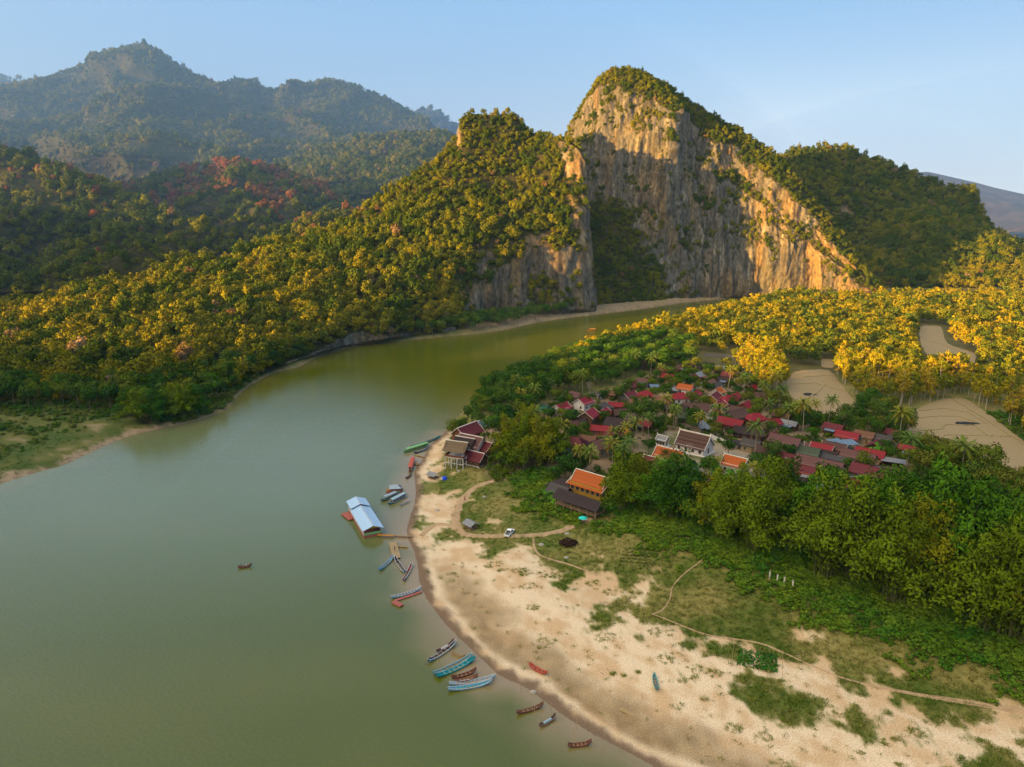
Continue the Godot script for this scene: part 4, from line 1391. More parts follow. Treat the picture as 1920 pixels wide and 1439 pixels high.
func build_village() -> void:
	for q in [
		# the near left end, towards the green roof
		[1053, 760, 9.5, 7.0, 3.2, B, "red", "white", "gb", "red gabled house just right of the green-roofed house"],
		[1022, 764, 9.5, 7.5, 3.4, A, "green", "cream", "p", "cream house with a dark green hipped roof"],
		[1095, 749, 10.0, 8.0, 3.6, B, "red", "white", "gb", "white-gabled house with a bright red roof before the tall palms"],
		[1118, 737, 6.0, 4.5, 2.6, A, "grey", "white", "g", "small grey and white hut at the edge of the palms"],
		[1105, 773, 10.5, 8.0, 5.6, 62.0, "red", "wood", "g2b", "two storey timber house with red roof and white gable"],
		[1132, 771, 9.0, 7.0, 3.2, 62.0, "red", "yellow", "gb", "red-roofed house with a yellow gable beside the two storey timber house"],
		[1131, 759, 9.0, 7.5, 3.2, 30.0, "grey", "wood", "p", "grey hip-roofed house behind the yellow-gabled house"],
		[1160, 757, 11.0, 4.5, 2.8, -8.0, "red", "brick", "g", "long low building under a flat-looking red roof among shrubs"],
		[1163, 770, 8.0, 6.0, 3.0, 20.0, "brown", "darkwood", "g", "grey-brown hut left of the tall pale tree"],
		[1162, 790, 14.0, 10.0, 3.0, -30.0, "dark", "darkwood", "g", "broad low dark brown roof in the middle of the lane"],
		[1087, 785, 9.0, 7.0, 3.2, A, "dark", "yellow", "g", "yellow-walled house with a dark roof below the two storey timber house"],
		[1076, 792, 5.0, 4.5, 2.6, B, "plum", "wood", "g", "small red-brown annex left of the yellow-walled house"],
		[1129, 801, 11.0, 5.0, 2.8, -18.0, "red", "brick", "g", "long bright red roof half sunk in round bushes"],
		[1078, 824, 10.0, 8.0, 5.4, -25.0, "maroon", "paleblue", "p2", "blue-walled two storey house with red hipped roof"],
		[1101, 820, 9.0, 6.0, 3.0, -30.0, "rust", "wood", "g", "rusty striped tin roof right of the blue-walled house"],
		[1107, 830, 8.0, 5.0, 2.6, 30.0, "grey", "wood", "s", "grey tin lean-to in front of the rusty striped roof"],
		[1128, 828, 12.0, 9.0, 3.8, 38.0, "plum", "cream", "g", "large faded pink roof over cream walls left of the gold stupa"],
		[1184, 720, 8.0, 6.5, 3.2, 25.0, "maroon", "peach", "gb", "dark red roof with a peach gable highest on the left of the lane"],
		[1180, 738, 9.0, 7.0, 3.2, 40.0, "maroon", "concrete", "gb", "dark red gabled house left of the bright red hipped roof"],
		[1211, 737, 10.0, 9.0, 3.2, 10.0, "red", "white", "p", "bright red hipped house by the bend of the dirt road"],
		[1227, 723, 5.0, 4.5, 2.4, 0.0, "blue", "wood", "s", "small pale blue tin shed left of the dirt road"],
		[1246, 691, 7.0, 6.0, 3.0, A, "maroon", "wood", "g", "small dark red roof farthest up the dirt road"],
		[1253, 704, 8.5, 6.0, 3.0, A, "red", "peach", "g", "crimson roof left of the dirt road where it leaves the trees"],
		[1203, 757, 8.0, 6.0, 3.0, 15.0, "dark", "darkwood", "g", "open dark hut in front of the bright red hipped house"],
		[1243, 748, 11.0, 9.0, 3.4, -35.0, "rust", "brick", "g", "large rusty red roof at the foot of the dirt road"],
		[1238, 757, 8.0, 5.0, 2.6, -35.0, "grey", "concrete", "s", "grey sheet-roofed shed below the large rusty roof"],
		# around the upper lane
		[1266, 729, 5.5, 5.0, 2.6, 30.0, "tin", "concrete", "s", "pale tin shed right of the dirt road"],
		[1286, 724, 9.0, 7.0, 3.4, -35.0, "orange", "white", "g", "small house with an orange tiled roof right of the dirt road"],
		[1277, 740, 9.5, 8.0, 3.2, 5.0, "red", "white", "p", "bright red hipped roof just below the orange tiled house"],
		[1306, 735, 6.0, 5.0, 3.2, 60.0, "red", "peach", "g", "narrow red roof between the orange tiled house and the maroon house"],
		[1343, 720, 8.0, 6.5, 3.2, 40.0, "grey", "concrete", "g", "grey roof behind the orange gable at the top of the village"],
		[1346, 731, 9.0, 7.0, 3.4, 55.0, "orange", "white", "gb", "orange roof with a white gable at the top of the village"],
		[1339, 741, 11.0, 8.0, 3.6, 55.0, "maroon", "yellow", "gb", "maroon house with a yellow front below the orange gable"],
		[1366, 745, 8.0, 7.0, 3.2, 20.0, "red", "concrete", "p", "dark red hipped house right of the maroon house with a yellow front"],
		[1349, 756, 9.0, 7.0, 3.4, 52.0, "red", "mint", "gb", "red roof over a mint green porch"],
		[1305, 760, 14.0, 8.0, 3.0, -12.0, "brown", "wood", "gv", "long low brown house across the middle of the village"],
		[1399, 757, 8.5, 7.0, 3.2, 50.0, "red", "brick", "g", "red roof alone in front of the yellow-topped palms"],
		[1341, 770, 9.0, 7.5, 3.2, 52.0, "red", "white", "gb", "red roof with white gable under the mint green porch"],
		[1382, 773, 12.0, 9.0, 3.6, 30.0, "brown", "concrete", "g", "wide brown roof with a pale gable behind the long crimson roof"],
		[1417, 779, 10.0, 8.0, 3.2, 12.0, "red", "brick", "p", "crimson hipped roof right of the wide brown roof"],
		[1371, 792, 13.0, 7.5, 3.4, A, "red", "wood", "gt", "long crimson roof of the stilt house in the village centre"],
		[1428, 794, 7.0, 6.0, 3.2, 40.0, "maroon", "yellow", "gb", "small dark red roof with an orange bargeboard left of a crimson wing"],
		[1448, 789, 9.5, 6.5, 3.2, 18.0, "red", "cream", "g", "crimson wing beside the small dark red roof"],
		[1406, 806, 15.0, 7.0, 2.8, -32.0, "dark", "darkwood", "g", "long charcoal roof behind the temple palms"],
		[1288, 776, 9.0, 7.0, 3.0, -20.0, "olive", "wood", "g", "grey-green roof between two clumps of palms"],
		[1268, 762, 13.0, 6.0, 2.8, -30.0, "dark", "darkwood", "g", "narrow dark roof running down from the rusty red roof"],
		[1382, 829, 10.0, 4.0, 2.6, -20.0, "dark", "white", "s", "dark tin shelter behind the temple gate"],
		[1410, 828, 8.0, 6.5, 3.2, A, "grey", "cream", "g", "grey-roofed cream house above the big coconut palm"],
		[1473, 822, 15.0, 8.0, 5.6, A, "plum", "cream", "g2", "two storey cream house with a dull red roof above the green house"],
		[1437, 842, 9.0, 6.0, 3.0, A, "brown", "wood", "g", "small brown roof right of the big coconut palm"],
		[1466, 851, 12.0, 6.0, 3.0, A, "maroon", "wood", "g", "dark red roof half hidden by the round tree"],
		# the right hand end
		[1513, 842, 12.0, 8.0, 3.4, -35.0, "olive", "mint", "g", "faded green roof over pale green walls"],
		[1512, 832, 11.0, 5.0, 3.4, -30.0, "plum", "wood", "g", "dull red strip of roof behind the faded green roof"],
		[1543, 836, 10.0, 7.0, 3.8, A, "red", "white", "gb", "vivid red roof with a white gable at the right of the green house"],
		[1566, 834, 11.0, 7.0, 4.2, A, "brown", "peach", "gb", "brown roof with a white timbered porch beside the vivid red roof"],
		[1552, 848, 9.0, 5.0, 2.8, A, "dark", "white", "g", "dark low roof on white walls under the vivid red roof"],
		[1537, 865, 21.0, 9.5, 5.6, A, "plum", "cream", "g2", "longest house, cream and two storeys, under a faded maroon roof"],
		[1502, 876, 17.0, 8.0, 3.4, A, "maroon", "yellow", "g", "maroon-roofed house with a bright yellow wall beside the longest house"],
		[1464, 902, 17.0, 8.0, 3.2, A, "grey", "brick", "g", "charcoal roof with a rust-red corner behind the front bamboo"],
		[1491, 897, 10.0, 6.0, 3.0, A, "dark", "wood", "g", "dark brown roof between the charcoal roof and the tin sheds"],
		[1530, 893, 11.0, 5.5, 3.0, A, "tin", "concrete", "s", "pale tin shed under the long cream wall"],
		[1556, 903, 14.0, 5.0, 2.8, A, "rust", "cream", "s", "brownish sheet roof in front of the pale tin shed"],
		[1573, 893, 9.0, 6.0, 2.9, A, "tin", "wood", "s", "bright silver roof at the corner of the longest house"],
		[1588, 902, 9.0, 5.5, 2.7, A, "dark", "darkwood", "s", "dark sheet roof right of the bright silver roof"],
		[1563, 858, 12.0, 4.5, 2.8, A, "grey", "concrete", "s", "grey lean-to along the back of the longest house"],
		[1586, 859, 7.0, 4.0, 2.6, -15.0, "tin", "white", "s", "white metal awning beside the young palm"],
		[1590, 813, 11.0, 7.0, 3.2, A, "red", "cream", "g", "red roof over cream walls at the back, beside the paddy trees"],
		[1609, 815, 5.0, 5.0, 3.0, A, "blue", "darkwood", "s", "small blue-grey shed right of the back red roof"],
		[1622, 812, 9.0, 6.5, 3.2, A, "rust", "cream", "g", "rust-streaked tin house nearest the rice field"],
		[1652, 818, 11.0, 6.0, 2.8, A, "grey", "brick", "g", "grey and rust roof left of the golden palm"],
		[1567, 827, 7.0, 4.5, 2.8, 15.0, "blue", "wood", "s", "sky blue tin roof behind the white timbered porch"],
		[1588, 829, 10.0, 5.5, 2.9, 12.0, "blue", "darkwood", "s", "larger pale blue tin roof right of the sky blue one"],
		[1633, 846, 13.0, 7.0, 3.2, A, "red", "wood", "g", "bright red roof standing last before the dark grove"],
		[1611, 851, 15.0, 7.5, 3.4, A, "plum", "concrete", "g", "dull red roof with a grey gable left of the last bright red roof"],
		[1628, 863, 10.0, 5.0, 2.6, A, "rust", "wood", "s", "brown corrugated lean-to under the grey gable"],
		[1632, 879, 15.0, 9.0, 3.8, A, "maroon", "concrete", "g", "large dark red roof with a bare concrete gable right of the big palm"],
		[1653, 881, 8.0, 4.5, 2.6, A, "tin", "concrete", "s", "white tin strip behind the bare concrete gable"],
		[1676, 863, 10.0, 4.0, 2.5, -30.0, "tin", "wood", "s", "pale tin roofs apart at the edge of the grove"],
		[1694, 893, 16.0, 7.5, 3.4, A, "plum", "cream", "g", "dull red roof farthest to the right among trees"],
		[1617, 907, 12.0, 7.5, 3.4, A, "red", "cream", "g", "pinkish red roof above the banana grove"],
		[1653, 916, 16.0, 9.0, 3.4, A, "brown", "wood", "g", "broad grey-brown roof right of the banana grove"],
		[1584, 938, 11.0, 6.0, 3.2, A, "dark", "white", "g", "dark purplish roof with a white side below the banana grove"],
		[1640, 931, 6.0, 4.0, 2.4, 10.0, "tin", "concrete", "s", "whitish tin shed below the broad grey-brown roof"],
		[1545, 914, 6.0, 4.0, 2.6, A, "blue", "concrete", "s", "pale blue tin roof in the gap behind the front bamboo"],
		[1484, 918, 6.0, 4.0, 2.6, A, "tin", "white", "s", "silver tin patch between the front bamboo crowns"],
		# below the temple wall
		[1346, 906, 15.0, 6.5, 3.2, A, "brown", "wood", "g", "reddish brown roof just below the temple wall"],
		[1350, 920, 11.0, 7.0, 3.4, A, "maroon", "peach", "g", "maroon roof over peach walls behind the bamboo"],
		[1334, 914, 5.0, 3.5, 2.6, A, "blue", "wood", "s", "small blue tin sheet left of the maroon roof over peach walls"],
		[1384, 919, 9.0, 6.0, 2.8, 20.0, "tin", "wood", "s", "pale blue-white tin roof right of the maroon roof over peach walls"],
		[1383, 907, 8.0, 4.5, 2.6, 20.0, "rust", "wood", "s", "rust-brown awning at the right end of the temple wall"],
		[1305, 899, 9.0, 5.0, 2.6, -30.0, "grey", "wood", "s", "dull grey sheet roof below the left part of the temple wall"],
		[1202, 917, 9.0, 6.5, 3.0, 30.0, "rust", "cream", "gb", "cream hut with a brick-red roof right of the yellow hall"],
		[1241, 906, 9.0, 6.0, 3.2, A, "maroon", "wood", "g", "maroon roof almost swallowed by trees above the front bamboo"],
		[1295, 872, 7.0, 5.5, 2.8, B, "olive", "white", "gb", "little white-gabled hut inside the temple wall"],
	]:
		var shed: bool = q[8].contains("s")
		house(q[0], q[1], q[2], q[3], q[4], q[5], roofs_ok(q[6]), q[7], q[8], q[9], "shed" if shed else "house", "shed" if shed else "house")
	build_temples()
	build_riverside()
	# the many small huts and lean-tos wedged between the houses
	for p in strew(village_yard, 12.5, 1500):
		if p.z > -262.0 or p.x < 26.0 or Geometry2D.is_point_in_polygon(Vector2(p.x, p.z), temple_yard) or not free_spot(p, 4.2) or near_track(p):
			continue
		small_house(p)


func near_track(p: Vector3) -> bool:
	for q in [[1262, 790], [1252, 760], [1247, 742], [1255, 725], [1268, 710], [1437, 890], [1446, 880], [1062, 840], [1052, 815]]:
		var t := spot(q[0], q[1])
		if Vector2(t.x - p.x, t.z - p.z).length() < 7.5:
			return true
	return false


func small_house(p: Vector3) -> void:
	var l := rng.randf_range(5.0, 8.0)
	var w := rng.randf_range(4.0, 5.6)
	var h := rng.randf_range(2.4, 3.1)
	var roof: String = ["maroon", "maroon", "brown", "dark", "grey", "rust", "plum", "tin", "red"][rng.randi() % 9]
	var o := thing("small_house", p, deg_to_rad([A, B, A][rng.randi() % 3] + rng.randf_range(-8.0, 8.0)))
	var rise := w * 0.32
	var ws: String = ["wood", "concrete", "cream", "darkwood", "brick"][rng.randi() % 5]
	part(o, "wall", gable_walls(l, w, h, rise).mesh(), walls[ws])
	part(o, "roof", gable_roof(l, w, rise, 0.55, 0.1).mesh(), roofs[roof], Transform3D(Basis(), Vector3(0, h, 0)))
	part(o, "door", door_mesh, M.door, Transform3D(Basis(), Vector3(0.4, 1.0, w * 0.5 + 0.04)))
	add_window(o, Vector3(-l * 0.28, 1.5, w * 0.5 + 0.03), 0.0)
	add_window(o, Vector3(l * 0.5 + 0.03, 1.5, 0), PI / 2)
	if rng.randf() < 0.6:
		var s := Shape.new()
		s.box(Transform3D(Basis(Vector3.RIGHT, 0.18), Vector3(rng.randf_range(-0.8, 0.8), h * 0.82, w * 0.5 + 1.2)), Vector3(l * 0.6, 0.07, 2.5))
		part(o, "lean_to", s.mesh(), roofs[["rust", "tin", "grey", "blue"][rng.randi() % 4]])
	name_later(o, {"tin": "silver", "plum": "dull red", "dark": "dark brown"}.get(roof, roof) + "-roofed " + {"wood": "timber", "darkwood": "dark timber", "concrete": "grey", "cream": "cream", "brick": "brick"}[ws] + " hut", "house", "small huts between the houses")
	feet.append([p.x, p.z, maxf(l, w) * 0.5 + 0.5])


func roofs_ok(r: String) -> String:
	return r if roofs.has(r) else "grey"


# stacked temple roof: tiers of [length, width, base height, rise, overhang]
func temple(called: String, px: float, py: float, yaw: float, tiers: Array, h: float, roof: String, wall: String, label: String, category: String) -> Node3D:
	var p := spot(px, py, h + 1.5)
	var o := thing(called, p, deg_to_rad(yaw))
	tag(o, label, category)
	var first: Array = tiers[0]
	part(o, "wall", gable_walls(first[0], first[1], h, first[3]).mesh(), walls[wall])
	var base := Shape.new()
	base.block(Vector3(0, -0.1, 0), Vector3(first[0] + 1.6, 0.9, first[1] + 1.6))
	part(o, "plinth", base.mesh(), walls["white"])
	var k := 0
	for t in tiers:
		var r := part(o, "roof", gable_roof(t[0], t[1], t[3], t[4], 0.3).mesh(), roofs[roof], Transform3D(Basis(), Vector3(0, t[2] + k * 0.004, 0)))
		var cap := Shape.new()
		cap.block(Vector3(0, t[3] + 0.06, 0), Vector3(t[0] + 2.0 * t[4] + 0.1, 0.22, 0.34))
		part(r, "ridge_cap", cap.mesh(), M.trim)
		for sx in [-1.0, 1.0]:
			var b := Shape.new()
			var hx: float = sx * (t[0] * 0.5 + t[4] + 0.04)
			for sz in [-1.0, 1.0]:
				b.bar(Vector3(hx, t[3] + 0.1, 0), Vector3(hx, -t[3] * t[4] / (t[1] * 0.5) + 0.02, sz * (t[1] * 0.5 + t[4])), 0.14, 0.36)
			b.bar(Vector3(hx, t[3], 0), Vector3(hx + sx * 0.35, t[3] + 0.9, 0), 0.12, 0.16)
			part(r, "bargeboard", b.mesh(), M.trim)
		k += 1
	var count := maxi(3, int(first[0] / 2.6))
	for i in count:
		for sg in [-1.0, 1.0]:
			add_window(o, Vector3(first[0] * ((i + 0.5) / count - 0.5), h * 0.55, sg * (first[1] * 0.5 + 0.03)), 0.0 if sg > 0 else PI, 1.1)
	part(o, "door", door_mesh, M.door, Transform3D(Basis(Vector3.UP, PI / 2).scaled(Vector3(1.4, 1.25, 1)), Vector3(first[0] * 0.5 + 0.04, 1.55, 0)))
	feet.append([p.x, p.z, maxf(first[0], first[1]) * 0.5 + 1.0])
	return o


func wall_run(label: String, pts: Array, h: float, material: Material) -> void:
	var o := thing("garden_wall", Vector3.ZERO)
	var first := spot(pts[0][0], pts[0][1])
	o.position = first
	tag(o, label, "wall")
	for i in pts.size() - 1:
		var p := spot(pts[i][0], pts[i][1]) - first
		var q := spot(pts[i + 1][0], pts[i + 1][1]) - first
		var s := Shape.new()
		s.bar(p + Vector3(0, h * 0.5 - 0.3, 0), q + Vector3(0, h * 0.5 - 0.3, 0), 0.22, h + 0.6)
		part(o, "wall_panel", s.mesh(), material)
		var c := Shape.new()
		c.block(p + Vector3(0, h * 0.5 - 0.2, 0), Vector3(0.42, h + 0.7, 0.42))
		part(o, "pillar", c.mesh(), material)


func build_temples() -> void:
	temple("temple", 1257, 847, A, [[10.5, 6.0, 3.6, 2.7, 0.7]], 3.6, "orange", "white", "white temple building with one plain bright orange roof", "temple")
	var big := temple("temple", 1303, 826, A, [[12.5, 8.6, 3.2, 4.0, 0.5], [12.9, 4.7, 5.3, 2.45, 0.35], [13.3, 2.6, 6.45, 1.6, 0.25]], 3.2, "brown", "white", "large temple with steep three tiered dark brown roof and white gable", "temple")
	big.set_meta("label", "large temple with steep three tiered dark brown roof and white gable")
	temple("temple", 1380, 861, A, [[8.0, 5.6, 5.0, 2.5, 0.5]], 5.0, "orange", "white", "tall white two storey chapel with a red-orange roof by a yellowing tree", "temple")
	temple("temple", 1228, 865, A, [[11.0, 7.0, 3.0, 2.1, 0.6], [8.5, 4.4, 4.2, 1.8, 0.4]], 3.0, "maroon", "brick", "maroon two tiered monks' house left of the bright orange temple", "temple")
	var shrine := temple("shrine", 1243, 817, A, [[4.0, 3.2, 3.0, 1.5, 0.4]], 3.0, "tin", "white", "tiny all white shrine on the bare temple yard", "shrine")
	shrine.set_meta("category", "shrine")
	for g in [[1175, 815, 9.0, "golden pointed stupa beside the tall pale tree"], [1432, 873, 6.5, "orange pointed gate shrine right of the white chapel"]]:
		var p := spot(g[0], g[1], g[2] * 0.4)
		var o := thing("stupa", p)
		tag(o, g[3], "stupa")
		var k: float = g[2] / 9.0
		var s := Shape.new()
		s.lathe([Vector2(2.0, -0.4), Vector2(2.0, 0.9), Vector2(1.7, 1.0), Vector2(1.7, 1.7), Vector2(0.1, 1.75)], 4)
		part(o, "base", s.mesh(), walls["white"], Transform3D(Basis(Vector3.UP, 0.1).scaled(Vector3(k, k, k))))
		s = Shape.new()
		s.lathe([Vector2(1.5, 1.7), Vector2(1.45, 2.4), Vector2(1.15, 2.6), Vector2(1.2, 3.4), Vector2(0.85, 4.6), Vector2(0.5, 5.4), Vector2(0.55, 5.6), Vector2(0.3, 6.4), Vector2(0.16, 7.6), Vector2(0.02, 9.2)], 12)
		part(o, "spire", s.mesh(), M.gold if k > 0.9 else roofs["orange"], Transform3D(Basis().scaled(Vector3(k, k, k))))
		feet.append([p.x, p.z, 2.4])
	wall_run("long white temple wall in front of the chapel and banana plants", [[1262, 874], [1290, 884], [1320, 893], [1350, 900], [1374, 904]], 1.7, walls["white"])
	wall_run("pale wall behind the temple with the brown roof", [[1252, 804], [1270, 808], [1286, 812]], 1.7, walls["cream"])
	wall_run("pale wall and gate from the brown temple to the shelter", [[1332, 822], [1345, 828], [1362, 834], [1384, 841]], 1.9, walls["white"])
	wall_run("cream wall on the lane above the yellow hall", [[1068, 893], [1082, 900], [1096, 905]], 1.7, walls["cream"])
	wall_run("cream wall by the open yard below the blue-walled house", [[1076, 847], [1088, 855], [1101, 862]], 1.5, walls["cream"])
	wall_run("low cream wall right of the chapel's gate shrine", [[1418, 866], [1426, 873], [1436, 882]], 1.5, walls["cream"])
	wall_run("long grey ruinous wall above the village under the golden trees", [[1322, 669], [1360, 671], [1408, 682]], 2.4, walls["concrete"])
	# the yellow hall and the brown restaurant roofs before it
	var p := spot(1109, 910, 4.6)
	var o := thing("hall", p, deg_to_rad(A))
	tag(o, "yellow walled hall with a two tiered orange tile roof edged in white", "hall")
	var l := 13.0
	var w := 7.5
	var h := 5.4
	part(o, "wall", gable_walls(l, w, h, 2.9).mesh(), walls["yellow"])
	for t in [[l, w, h - 0.1, 1.6, 1.0, 0.0], [l - 0.4, w - 2.2, h + 0.75, 2.9, 0.5, 0.01]]:
		var r := part(o, "roof", gable_roof(t[0], t[1], t[3], t[4], 0.2).mesh(), roofs["orange"], Transform3D(Basis(), Vector3(0, t[2], 0)))
		for sx in [-1.0, 1.0]:
			var b := Shape.new()
			var hx: float = sx * (t[0] * 0.5 + t[4] + 0.04)
			for sz in [-1.0, 1.0]:
				b.bar(Vector3(hx, t[3] + 0.05, 0), Vector3(hx, -t[3] * t[4] / (t[1] * 0.5), sz * (t[1] * 0.5 + t[4])), 0.14, 0.3)
			part(r, "bargeboard", b.mesh(), M.trim)
		if t[5] > 0.0:
			var c := Shape.new()
			c.block(Vector3(0, t[3] + 0.07, 0), Vector3(t[0] + 1.1, 0.2, 0.32))
			part(r, "ridge_cap", c.mesh(), M.trim)
	for i in 6:
		add_window(o, Vector3(l * ((i + 0.5) / 6.0 - 0.5), 3.7, w * 0.5 + 0.03), 0.0, 1.3)
		add_window(o, Vector3(l * ((i + 0.5) / 6.0 - 0.5), 3.7, -w * 0.5 - 0.03), PI, 1.3)
	add_window(o, Vector3(l * 0.5 + 0.03, 2.9, 1.6), PI / 2, 1.3)
	part(o, "door", door_mesh, M.door, Transform3D(Basis(Vector3.UP, PI / 2), Vector3(l * 0.5 + 0.04, 1.0, -1.2)))
	feet.append([p.x, p.z, 8.0])
	# restaurant terrace
	for q in [[1087, 934, 17.0, 5.4, "brown-roofed open terrace restaurant in front of the yellow hall", "dark", 1.9], [1060, 905, 10.0, 8.0, "dark hipped kitchen roof left of the yellow hall", "dark", 0.0], [1050, 915, 7.0, 5.0, "grey tin canopy at the left end of the terrace restaurant", "grey", 1.2]]:
		var up: float = q[6]
		var b := spot(q[0], q[1], up + 3.4)
		var t := thing("restaurant", b, deg_to_rad(A))
		tag(t, q[4], "restaurant")
		feet.append([b.x, b.z, q[2] * 0.45])
		var hh := up + 2.7
		if up > 0.5:
			var fl := Shape.new()
			fl.block(Vector3(0, up, 0), Vector3(q[2], 0.2, q[3]))
			part(t, "deck", fl.mesh(), M.wood)
			for sx in [-1.0, -0.6, -0.2, 0.2, 0.6, 1.0]:
				for sz in [-1.0, 1.0]:
					var ps := Shape.new()
					ps.block(Vector3(sx * (q[2] * 0.5 - 0.2), hh * 0.5 - 0.6, sz * (q[3] * 0.5 - 0.2)), Vector3(0.2, hh + 1.2, 0.2))
					part(t, "post", ps.mesh(), walls["cream"])
			for sz in [-1.0, 1.0]:
				var rl := Shape.new()
				rl.block(Vector3(0, up + 0.95, sz * (q[3] * 0.5 - 0.08)), Vector3(q[2], 0.1, 0.08))
				rl.block(Vector3(0, up + 0.52, sz * (q[3] * 0.5 - 0.08)), Vector3(q[2], 0.08, 0.06))
				part(t, "railing", rl.mesh(), walls["cream"])
		else:
			part(t, "wall", gable_walls(q[2], q[3], hh, 0.0).mesh(), walls["brick"])
		var rs := hip_roof(q[2], q[3], 2.0, 0.7) if up < 0.5 else gable_roof(q[2], q[3], 1.9, 0.8, 0.1)
		var rr := part(t, "roof", rs.mesh(), roofs[q[5]], Transform3D(Basis(), Vector3(0, hh, 0)))
		if up > 2.0:
			var dg := gable_roof(3.4, 3.0, 1.2, 0.3)
			part(rr, "gablet", dg.mesh(), roofs["dark"], Transform3D(Basis(Vector3.UP, PI / 2), Vector3(-0.6, 0.6, 2.6)))


func build_riverside() -> void:
	# the stilted restaurant on the point
	for q in [
		[857, 834, 8.5, 6.5, 3.4, A + 20.0, "thatch", "white", 4.6, "tan-roofed pavilion on white stilts at the river point", true],
		[872, 826, 8.0, 6.0, 3.2, A + 14.0, "dark", "white", 3.2, "dark roof joined to the back of the stilted pavilion", true],
		[884, 824, 10.5, 8.0, 3.2, A + 10.0, "plum", "white", 2.4, "patched red and grey roof in the riverside cluster", false],
		[876, 803, 12.0, 7.5, 3.2, B + 6.0, "maroon", "brick", 2.0, "dark maroon gabled house farthest back on the river point", false],
		[890, 852, 8.5, 5.5, 2.8, A + 8.0, "maroon", "wood", 0.6, "low maroon roof with white edge right of the stilted pavilion", false],
		[906, 832, 9.0, 6.0, 2.8, A, "maroon", "brick", 0.8, "maroon roof with a white awning at the right of the river point", false],
		[903, 792, 5.0, 4.0, 2.6, 30.0, "blue", "wood", 0.4, "bright blue tin roof behind the river point houses", false],
	]:
		var up: float = q[8]
		var l: float = q[2]
		var w: float = q[3]
		var h: float = q[4] + up
		var p := spot(q[0], q[1], h + w * 0.2)
		var o := thing("riverside_house", p, deg_to_rad(q[5]))
		tag(o, q[9], "house", "houses on the river point")
		feet.append([p.x, p.z, l * 0.5])
		if up > 0.5:
			var fl := Shape.new()
			fl.block(Vector3(0, up, 0), Vector3(l, 0.22, w))
			fl.block(Vector3(0, up * 0.45, w * 0.5 - 0.2), Vector3(l, 0.2, 0.16))
			fl.block(Vector3(0, up * 0.45, -w * 0.5 + 0.2), Vector3(l, 0.2, 0.16))
			part(o, "floor", fl.mesh(), walls["white"])
			for sx in [-1.0, -0.33, 0.33, 1.0]:
				for sz in [-1.0, 0.0, 1.0]:
					var ps := Shape.new()
					ps.block(Vector3(sx * (l * 0.5 - 0.2), (up - 3.0) * 0.5, sz * (w * 0.5 - 0.2)), Vector3(0.28, up + 3.0, 0.28))
					part(o, "stilt", ps.mesh(), walls["white"])
		if q[10]:
			var rail := Shape.new()
			for sz in [-1.0, 1.0]:
				rail.block(Vector3(0, up + 0.55, sz * (w * 0.5 - 0.06)), Vector3(l, 0.9, 0.06))
			for sx in [-1.0, 1.0]:
				rail.block(Vector3(sx * (l * 0.5 - 0.06), up + 0.55, 0), Vector3(0.06, 0.9, w - 0.2))
			part(o, "railing", rail.mesh(), walls["brick"])
			for sx in [-1.0, 0.0, 1.0]:
				for sz in [-1.0, 1.0]:
					var ps := Shape.new()
					ps.block(Vector3(sx * (l * 0.5 - 0.2), up + (h - up) * 0.5, sz * (w * 0.5 - 0.2)), Vector3(0.2, h - up, 0.2))
					part(o, "post", ps.mesh(), walls["white"])
			var gb := Shape.new()
			for sx in [-1.0, 1.0]:
				gb.tri(Vector3(sx * l * 0.5, h, -w * 0.5), Vector3(sx * l * 0.5, h, w * 0.5), Vector3(sx * l * 0.5, h + w * 0.42, 0), Vector3(sx, 0, 0))
			part(o, "gable", gb.mesh(), walls["concrete"])
		else:
			part(o, "wall", gable_walls(l, w, h, w * 0.4, up).mesh() if up > 0.5 else gable_walls(l, w, h, w * 0.4).mesh(), walls[q[7]])
			for k in 3:
				add_window(o, Vector3(l * ((k + 0.5) / 3.0 - 0.5), up + 1.6, w * 0.5 + 0.03), 0.0)
			add_window(o, Vector3(-l * 0.5 - 0.03, up + 1.6, 0.8), -PI / 2)
		var r := part(o, "roof", gable_roof(l, w, w * 0.42, 0.8, 0.25).mesh(), roofs[q[6]], Transform3D(Basis(), Vector3(0, h, 0)))
		var c := Shape.new()
		c.block(Vector3(0, w * 0.42 + 0.05, 0), Vector3(l + 1.62, 0.2, 0.4))
		part(r, "ridge_cap", c.mesh(), M.trim)
		if not q[10]:
			for sx in [-1.0, 1.0]:
				var b := Shape.new()
				for sz in [-1.0, 1.0]:
					b.bar(Vector3(sx * (l * 0.5 + 0.84), w * 0.42, 0), Vector3(sx * (l * 0.5 + 0.84), -0.64, sz * (w * 0.5 + 0.8)), 0.06, 0.18)
				part(r, "bargeboard", b.mesh(), M.trim)
# ---------------------------------------------------------------- boats and other small things

